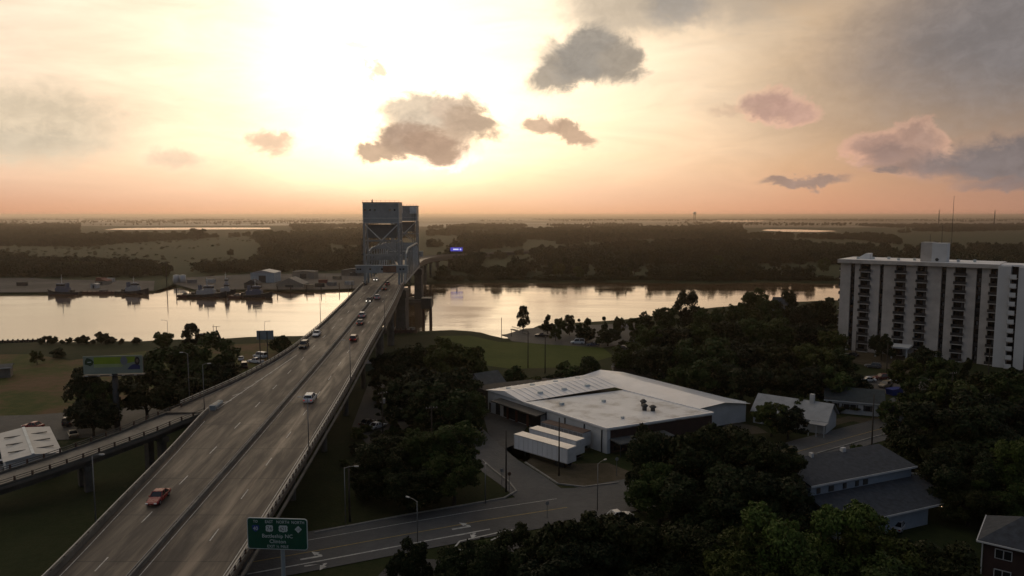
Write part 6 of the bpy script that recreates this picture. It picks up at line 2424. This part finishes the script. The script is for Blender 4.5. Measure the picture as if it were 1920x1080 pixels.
# landing stage by the riverside path
p0, p1 = G(945, 628, .8), G(985, 640, .8)
pr = tag(empty('landing_stage', (p1.x, p1.y, 0)), 'small timber landing stage with thin poles by the riverside path', 'pier')
d_ = p0 - p1
nb = 16
nx = Vector((-d_.y, d_.x, 0)).normalized()
for k in range(nb):
    q_ = d_ * ((k + .5) / nb)
    MB().box((q_.x, q_.y, 1.0), (d_.length / nb * .9, 2.6, .14), math.atan2(d_.y, d_.x)).build('plank', M_POLEW, pr)
for s_ in (-1, 1):
    MB().beam(nx * s_ * 1.1 + Vector((0, 0, .8)), nx * s_ * 1.1 + d_ + Vector((0, 0, .8)), .2, .24).build('stringer', M_POLEW, pr)
for t, h_ in ((.02, 1.6), (.5, 4.2), (.97, 8.0)):
    q_ = d_ * t + nx * 1.4
    MB().tube([(q_.x, q_.y, -2), (q_.x, q_.y, h_)], .14, 6).build('pile', M_POLEW, pr)
q0_, q1_ = G(960, 619, .8), G(990, 630, .8)
gw = tag(empty('gangway', (q1_.x, q1_.y, 0)), 'sloping dark gangway above the landing stage', 'gangway')
d_ = q0_ - q1_
MB().beam((0, 0, 1.6), (d_.x, d_.y, 1.2), 1.6, .25).build('walkway', M_STEELD, gw)
for s_ in (-.8, .8):
    MB().beam((0, s_, 2.7), (d_.x, d_.y + s_, 2.3), .1, .1).build('handrail', M_STEELD, gw)
    for t in (0, .33, .66, 1):
        MB().beam((d_.x * t, d_.y * t + s_, 1.6 - .4 * t), (d_.x * t, d_.y * t + s_, 2.7 - .4 * t), .09).build('post', M_STEELD, gw)
# blue bins near the ranch house
for lab, px_, py_, s_ in (('blue skip left of the car park edge', 1677, 740, 2.2), ('blue tarpaulin heap at the end of the ranch house lane', 1700, 772, 1.5)):
    p_ = G(px_, py_)
    g = tag(empty('skip', (p_.x, p_.y, GZ), .4), lab, 'skip')
    MB().loft([[(-s_ * .8, -s_ * .45, .1), (s_ * .8, -s_ * .45, .1), (s_ * .8, s_ * .45, .1), (-s_ * .8, s_ * .45, .1)], [(-s_, -s_ * .5, s_ * .75), (s_, -s_ * .5, s_ * .75), (s_, s_ * .5, s_ * .75), (-s_, s_ * .5, s_ * .75)]]).build('bin', mat('skip_blue', (.02, .035, .16), .6, .2, .5), g)
    MB().box((0, 0, s_ * .78), (s_ * 2.06, s_ * 1.06, .08)).build('rim', mat('skip_blue', (0, 0, 0)), g)
# small street signs
for lab, px_, py_, yt in (('stop sign on the kerb by the corner utility pole', 955, 925, 897), ('small sign at the left of the corner pole', 941, 918, 890), ('white marker post by the warehouse corner', 1156, 893, 868), ('sign in the low trees at the bottom street', 1026, 972, 955)):
    x, y, z = at_ground(px_, py_)
    h = (CAM_Z - (yt - 403) * y / FPX) - z
    g = tag(empty('street_sign', (x, y, z), .2), lab, 'sign')
    MB().tube([(0, 0, -.2), (0, 0, h)], .05, 6).build('post', M_ALU, g)
    MB().tube([(0, -.06, h - .3), (0, -.03, h - .3)], .34, 8).build('plate', M_RAIL if 'stop' not in lab else M_RUST, g)
# ================================================================== TREES
# left bank
T(305, 620, 8, 8, 'mid_mid', 'round small tree on the left riverbank beside a lamp')
T(357, 606, 10, 8, 'mid_oval', 'airy pointed tree on the left riverbank beside the dark hut')
T(380, 630, 17, 20, 'mid_dark', 'big dark tree, right crown of the clump left of the bridge')
T(325, 648, 16, 20, 'mid_dark', 'big dark tree, middle crown of the clump left of the bridge')
T(272, 690, 13, 16, 'mid_dark', 'dark tree, left crown of the clump left of the bridge')
T(405, 676, 12, 14, 'mid_dark', 'dark lower tree at the right front of the clump left of the bridge')
T(350, 700, 11, 15, 'mid_dark', 'dark lower tree at the front of the clump left of the bridge')
T(160, 688, 14, 11, 'mid_oval', 'tall dark tree left of the billboard post')
T(195, 715, 11, 9, 'mid_dark', 'dark tree directly below the billboard')
T(172, 745, 9, 11, 'mid_dark', 'low dark tree in front of the billboard trees')
T(526, 621, 8, 9, 'bush', 'bushy tree right of the sign back beside the bridge rail')
T(68, 655, 5, 4.5, 'mid_mid', 'small lone tree at the left end of the field')
T(106, 650, 4, 6, 'bush_dark', 'low dark tree in the field right of the lone tree')
for i, (px_, h_) in enumerate([(84, 2.4), (95, 3.6), (108, 3.0), (122, 1.8), (136, 2.6), (152, 3.0), (165, 3.6), (180, 2.0), (196, 5.0), (214, 3.4), (234, 2.2), (262, 3.0)]):
    p_ = G(px_, 643)
    o_ = ['first', 'second', 'third', 'fourth', 'fifth', 'sixth', 'seventh', 'eighth', 'ninth', 'tenth', 'eleventh', 'twelfth'][i]
    place_tree('shrub', p_.x, p_.y - 2, h_, h_ * 1.25, 'bush_dark', '%s shrub from the left along the left waterline' % o_, 'shrub', 'shrubs along the left waterline')
# beside the right of the bridge
T(735, 655, 13, 13, 'mid_dark', 'dark tree closest to the right rail of the bridge beyond the hut')
T(775, 640, 14, 15, 'mid_dark', 'dark tree behind the bridge-side clump, top left against the lawn')
T(835, 636, 15, 18, 'mid_dark', 'broadest dark tree at the left edge of the riverside lawn')
T(880, 650, 12, 13, 'mid_dark', 'dark tree at the lawn edge above the grey-roofed house')
T(800, 680, 13, 16, 'mid_dark', 'dark tree in the middle of the clump right of the bridge')
T(860, 690, 12, 14, 'mid_dark', 'dark tree at the right of the clump above the warehouse corner')
T(770, 710, 12, 15, 'mid_dark', 'dark tree at the front left of the clump right of the bridge')
T(830, 722, 12, 15, 'mid_dark', 'dark tree at the front of the clump right of the bridge')
T(885, 735, 9, 9, 'mid_dark', 'low dark tree against the left corner of the warehouse')
T(960, 677, 8, 9, 'bush', 'bright bushy tree on the lawn edge behind the warehouse')
T(1000, 700, 6, 8, 'bush', 'low bush behind the left part of the warehouse roof')
T(1040, 694, 6.5, 8, 'bush_dark', 'low dark bush behind the middle of the warehouse roof')
T(1065, 680, 8, 9, 'mid_dark', 'dark tree behind the warehouse, left of a pair at the lawn')
T(1105, 670, 9.5, 10, 'mid_dark', 'dark tree behind the warehouse, right of a pair at the lawn')
T(1020, 706, 5, 7, 'bush', 'small bush against the back wall of the warehouse')
# riverside row
ROW = [(981, 573, 10.5, 6.6, 'mid_oval', 'tall airy tree alone at the landing stage'), (1027, 588, 8.5, 8.2, 'mid_cone', 'first pointed tree of the riverside row, beside the tall lone one'),
       (1050, 594, 7.5, 5.5, 'mid_mid', 'pale small tree second in the riverside row'), (1068, 590, 8.5, 5.5, 'mid_oval', 'narrow dark tree third in the riverside row'),
       (1086, 598, 7, 5, 'mid_cone', 'small cone tree fourth in the riverside row'), (1101, 594, 9.5, 8.5, 'mid_cone', 'large pointed tree fifth in the riverside row'),
       (1133, 594, 9.5, 5.5, 'mid_cone', 'slim pointed tree sixth in the riverside row'), (1161, 591, 8, 5.5, 'mid_mid', 'small round tree beside the riverside car park'),
       (1190, 596, 8, 7, 'mid_dark', 'dark round tree right of the riverside car park'), (1042, 613, 5.5, 5.0, 'mid_mid', 'little tree on a bare stem in front of the riverside row'),
       (1140, 614, 7, 10, 'mid_dark', 'wide dark tree in front of the riverside row by the parked cars'), (1098, 612, 6.5, 8, 'mid_dark', 'low dark tree over the white van by the river'),
       (1210, 586, 9, 8, 'mid_dark', 'dark tree at the left end of the big wood by the water')]
for r_ in ROW:
    T(*r_, group='trees along the river path')
# the wood on the right
WOOD = [(1290, 548, 17, 12, 'mid_oval', 'tallest tree standing clear above the left of the right-hand wood'), (1250, 572, 13, 12, 'mid_mid', 'tree below the tallest one at the water side of the wood'),
        (1330, 573, 14, 13, 'mid_mid', 'tree right of the tallest one at the water side of the wood'), (1372, 566, 14, 12, 'mid_mid', 'rounded tree between the tallest tree and the domed one'),
        (1417, 542, 17, 15, 'mid_dark', 'domed dark tree standing above the middle of the wood'), (1447, 562, 14, 11, 'mid_dark', 'tree just right of the domed one'),
        (1478, 547, 15, 10, 'mid_oval', 'ragged tree beside the gabled house'), (1508, 570, 13, 12, 'mid_dark', 'dark tree right of the gabled house'),
        (1545, 558, 15, 13, 'mid_dark', 'dark tree touching the left end of the apartment block'), (1180, 636, 11, 13, 'mid_mid', 'leafy tree at the right end of the riverside lawn'),
        (1222, 606, 12, 13, 'mid_mid', 'tree above the leafy lawn-end tree'), (1262, 604, 13, 15, 'mid_dark', 'second row tree below the tallest one'),
        (1310, 602, 13, 15, 'mid_mid', 'second row tree at the centre left of the wood'), (1362, 596, 14, 15, 'mid_dark', 'second row tree below the domed one on its left'),
        (1412, 592, 13, 14, 'mid_mid', 'second row tree directly below the domed one'), (1462, 596, 13, 14, 'mid_dark', 'second row tree below the gabled house'),
        (1520, 598, 13, 14, 'mid_dark', 'second row tree near the apartment corner'), (1560, 616, 11, 11, 'mid_mid', 'tree in front of the apartment corner balconies'),
        (1230, 640, 13, 15, 'mid_dark', 'third row tree behind the low shed, left'), (1285, 640, 13, 16, 'mid_dark', 'third row tree behind the low shed, middle'),
        (1345, 634, 14, 16, 'mid_dark', 'third row tree behind the low shed, right'), (1405, 632, 13, 16, 'mid_dark', 'third row tree in the middle of the wood'),
        (1462, 636, 13, 15, 'mid_dark', 'third row tree left of the forecourt'), (1520, 640, 13, 15, 'mid_mid', 'third row tree at the forecourt edge'),
        (1575, 655, 10, 11, 'mid_dark', 'tree in the forecourt left of the parked cars'), (1330, 672, 12, 14, 'mid_dark', 'front row tree of the wood behind the warehouse wing'),
        (1390, 672, 13, 15, 'mid_dark', 'front row tree of the wood above the tin roof, left'), (1450, 676, 12, 14, 'mid_dark', 'front row tree of the wood above the tin roof, right'),
        (1512, 682, 11, 13, 'mid_dark', 'front row tree of the wood above the ranch house'), (1560, 690, 10, 12, 'mid_dark', 'tree behind the ranch house roof'),
        (1270, 690, 8, 11, 'mid_dark', 'low tree over the right end of the low shed'), (1600, 692, 7, 9, 'bush_dark', 'dark bush between ranch house and forecourt')]
for r_ in WOOD:
    T(*r_, group='trees of the wood by the river')
# around the apartment tower and the right edge
RIGHT = [(1655, 624, 9.5, 8.5, 'mid_dark', 'dark round tree standing before the apartment canopy'), (1735, 650, 9, 11, 'mid_dark', 'dark tree at the right end of the apartment canopy'),
         (1700, 672, 9, 10, 'mid_dark', 'dark tree on the lawn before the apartment canopy'), (1770, 672, 10, 11, 'mid_dark', 'dark tree under the middle of the apartment front'),
         (1815, 668, 11, 8, 'mid_cone', 'pointed dark tree under the right of the apartment front'), (1850, 690, 10, 11, 'mid_dark', 'dark tree under the apartment blade wall'),
         (1898, 690, 12, 12, 'mid_mid', 'leafy tree at the right edge below the apartment block'), (1735, 712, 12, 13, 'mid_dark', 'dark tree right of the car park'),
         (1790, 715, 13, 15, 'mid_dark', 'dark tree in the upper middle of the right-hand clump'), (1845, 722, 14, 15, 'mid_dark', 'dark tree in the upper right of the right-hand clump'),
         (1895, 735, 13, 14, 'mid_dark', 'dark tree at the right edge of the right-hand clump'), (1720, 755, 12, 12, 'mid_oval', 'ragged dark tree overhanging the far street end'),
         (1770, 765, 14, 16, 'near_dark', 'large dark tree in the middle of the right-hand clump'), (1830, 770, 14, 16, 'near_dark', 'large dark tree right in the right-hand clump'),
         (1885, 790, 13, 14, 'near_dark', 'large dark tree behind the light green one at the edge'), (1755, 815, 10, 12, 'near_dark', 'dark tree behind the carport of the two-tier house'),
         (1815, 830, 12, 14, 'near_dark', 'dark tree above the carport end'), (1908, 826, 13, 10, 'near_light', 'light green tree at the right edge above the brick house'),
         (1870, 880, 9, 11, 'near_mid', 'mid green tree between the carport and the light green tree'), (1820, 905, 7, 9, 'near_dark', 'dark low tree between the carport and the brick house')]
for r_ in RIGHT:
    T(*r_, group='trees at the right edge')
# around the houses
T(1448, 752, 8, 9, 'mid_mid', 'shaggy bush in front of the tin-roofed house')
T(1480, 762, 7.5, 9, 'mid_dark', 'dark bush over the right half of the tin-roofed house')
T(1505, 745, 6.5, 6, 'mid_dark', 'dark bush between the tin-roofed house and the ranch house')
T(1606, 835, 6, 5, 'mid_dark', 'small dark round tree at the street behind the two-tier house')
T(1700, 808, 9, 8, 'mid_oval', 'ragged tree at the street side right of the two-tier roof')
T(1660, 858, 3, 4, 'bush_dark', 'low shrub at the roof ridge of the two-tier house', 'shrub', 'shrub')
T(1558, 750, 3, 5, 'bush_dark', 'hedge bush against the left of the ranch house wall', 'shrub', 'shrub')
T(1590, 755, 2.6, 6, 'bush_dark', 'hedge bush in the middle of the ranch house wall', 'shrub', 'shrub')
T(1670, 752, 5, 7, 'mid_dark', 'dark tree at the porch of the ranch house')
# the big dark tree group right of the trailers
T(1262, 800, 15, 15, 'near_dark', 'dark tree at the left of the group hiding the warehouse street corner')
T(1325, 786, 16, 17, 'near_dark', 'highest dark tree of the group in front of the warehouse')
T(1400, 800, 15, 17, 'near_dark', 'dark tree in the middle right of the group before the warehouse')
T(1455, 838, 13, 12, 'near_dark', 'dark tree at the right of the group, beside the street')
T(1240, 868, 11, 12, 'near_mid', 'lower tree overhanging the main street at the junction')
T(1330, 868, 13, 16, 'near_dark', 'dark lower tree in the centre of the group by the main street')
T(1420, 880, 13, 16, 'near_dark', 'dark lower tree at the right of the group by the main street')
T(1478, 935, 10, 10, 'near_dark', 'dark tree at the left wall of the two-tier house')
T(1200, 905, 5, 6, 'bush', 'bush at the junction footpath', 'shrub', 'shrub')
# tree pair between bridge and side street
T(835, 779, 13, 15, 'near_mid', 'lit leafy tree between the bridge and the side street')
T(785, 800, 12, 13, 'near_mid', 'lit tree in the middle of the group beside the bridge')
T(722, 812, 11.5, 14, 'near_dark', 'very dark tree leaning towards the bridge')
T(765, 855, 9, 12, 'near_dark', 'dark lower tree at the front left of the bridge-side group')
T(850, 850, 9, 11, 'near_mid', 'lower leafy tree at the corner of the side street')
T(690, 860, 7, 8, 'near_dark', 'low dark tree nearest the bridge pier')
# foreground tops
FORE = [(1000, 972, 11, 10, 'near_dark', 'dark foreground crown farthest left in the bottom centre clump'), (1090, 952, 13, 14, 'near_dark', 'highest dark foreground crown in the bottom centre clump'),
        (1170, 965, 12, 13, 'near_dark', 'dark foreground crown right of the highest in the bottom centre clump'), (1250, 985, 12, 13, 'near_dark', 'dark foreground crown at the right of the bottom centre clump'),
        (1315, 1008, 11, 11, 'near_dark', 'dark foreground crown at the right end of the bottom centre clump'), (940, 1008, 10, 10, 'near_dark', 'low dark foreground crown at the left end of the bottom centre clump'),
        (1050, 1020, 11, 14, 'near_dark', 'dark foreground crown at the bottom edge, centre left'), (1180, 1035, 11, 14, 'near_dark', 'dark foreground crown at the bottom edge, centre right'),
        (765, 1018, 9, 6.5, 'near_dark', 'small ragged tree at the bottom street below the lamp'), (840, 1040, 8, 8, 'near_dark', 'low dark tree right of the small ragged tree at the bottom'),
        (1450, 958, 14, 13, 'near_light', 'light green foreground crown left of the two-tier house'), (1395, 985, 13, 11, 'near_mid', 'green foreground crown at the left of the bottom right clump'),
        (1580, 945, 14, 13, 'near_light', 'light green foreground crown in front of the two-tier house'), (1645, 975, 13, 12, 'near_mid', 'green foreground crown at the lower right wall of the two-tier house'),
        (1510, 1000, 12, 13, 'near_mid', 'green foreground crown at the bottom edge between the two light ones'), (1380, 1035, 12, 12, 'near_mid', 'green foreground crown at the bottom edge, left of the light ones'),
        (1600, 1030, 12, 14, 'near_mid', 'green foreground crown at the bottom edge below the two-tier house'), (1700, 1010, 12, 10, 'near_dark', 'dark foreground crown right of the two-tier house wall'),
        (1770, 1030, 10, 12, 'near_dark', 'dark foreground crown at the bottom edge left of the brick house')]
for r_ in FORE:
    T(*r_, group='foreground tree crowns')
# individual trees on the far bank
FAR = [(12, 487, 12, 15), (45, 492, 10, 12), (78, 490, 11, 13), (108, 483, 13, 14), (140, 489, 11, 13), (172, 491, 10, 11), (205, 484, 12, 12), (232, 487, 12, 12), (258, 482, 13, 10), (275, 496, 9, 9),
       (310, 498, 9, 7), (432, 466, 10, 9), (390, 488, 8, 8), (475, 486, 9, 9), (370, 425, 26, 40), (1003, 488, 11, 13), (1048, 492, 11, 11), (1025, 500, 8, 10), (1085, 499, 9, 11), (975, 497, 9, 10), (940, 500, 8, 9), (1240, 482, 13, 13), (1345, 478, 14, 12), (1300, 486, 12, 13), (1400, 476, 13, 13), (1455, 480, 12, 12), (1500, 476, 13, 13), (1545, 484, 12, 12), (1190, 490, 11, 12), (1140, 500, 8, 10)]
ORD = ['first', 'second', 'third', 'fourth', 'fifth', 'sixth', 'seventh', 'eighth', 'ninth', 'tenth', 'eleventh', 'twelfth', 'thirteenth', 'fourteenth', 'fifteenth', 'sixteenth']
left_f = sorted([f for f in FAR if f[0] < 600])
right_f = sorted([f for f in FAR if f[0] > 600])
for side, lst in (('left', left_f), ('right', right_f)):
    for k, (px_, yt, h_, w_) in enumerate(lst):
        T(px_, yt, h_, w_, 'mid_dark' if k % 3 else 'mid_oval', '%s tree from the left on the far bank %s of the bridge' % (ORD[k], side), group='trees on the far bank', z=FZ)

# undergrowth that fills the shade between the near trees: one mass
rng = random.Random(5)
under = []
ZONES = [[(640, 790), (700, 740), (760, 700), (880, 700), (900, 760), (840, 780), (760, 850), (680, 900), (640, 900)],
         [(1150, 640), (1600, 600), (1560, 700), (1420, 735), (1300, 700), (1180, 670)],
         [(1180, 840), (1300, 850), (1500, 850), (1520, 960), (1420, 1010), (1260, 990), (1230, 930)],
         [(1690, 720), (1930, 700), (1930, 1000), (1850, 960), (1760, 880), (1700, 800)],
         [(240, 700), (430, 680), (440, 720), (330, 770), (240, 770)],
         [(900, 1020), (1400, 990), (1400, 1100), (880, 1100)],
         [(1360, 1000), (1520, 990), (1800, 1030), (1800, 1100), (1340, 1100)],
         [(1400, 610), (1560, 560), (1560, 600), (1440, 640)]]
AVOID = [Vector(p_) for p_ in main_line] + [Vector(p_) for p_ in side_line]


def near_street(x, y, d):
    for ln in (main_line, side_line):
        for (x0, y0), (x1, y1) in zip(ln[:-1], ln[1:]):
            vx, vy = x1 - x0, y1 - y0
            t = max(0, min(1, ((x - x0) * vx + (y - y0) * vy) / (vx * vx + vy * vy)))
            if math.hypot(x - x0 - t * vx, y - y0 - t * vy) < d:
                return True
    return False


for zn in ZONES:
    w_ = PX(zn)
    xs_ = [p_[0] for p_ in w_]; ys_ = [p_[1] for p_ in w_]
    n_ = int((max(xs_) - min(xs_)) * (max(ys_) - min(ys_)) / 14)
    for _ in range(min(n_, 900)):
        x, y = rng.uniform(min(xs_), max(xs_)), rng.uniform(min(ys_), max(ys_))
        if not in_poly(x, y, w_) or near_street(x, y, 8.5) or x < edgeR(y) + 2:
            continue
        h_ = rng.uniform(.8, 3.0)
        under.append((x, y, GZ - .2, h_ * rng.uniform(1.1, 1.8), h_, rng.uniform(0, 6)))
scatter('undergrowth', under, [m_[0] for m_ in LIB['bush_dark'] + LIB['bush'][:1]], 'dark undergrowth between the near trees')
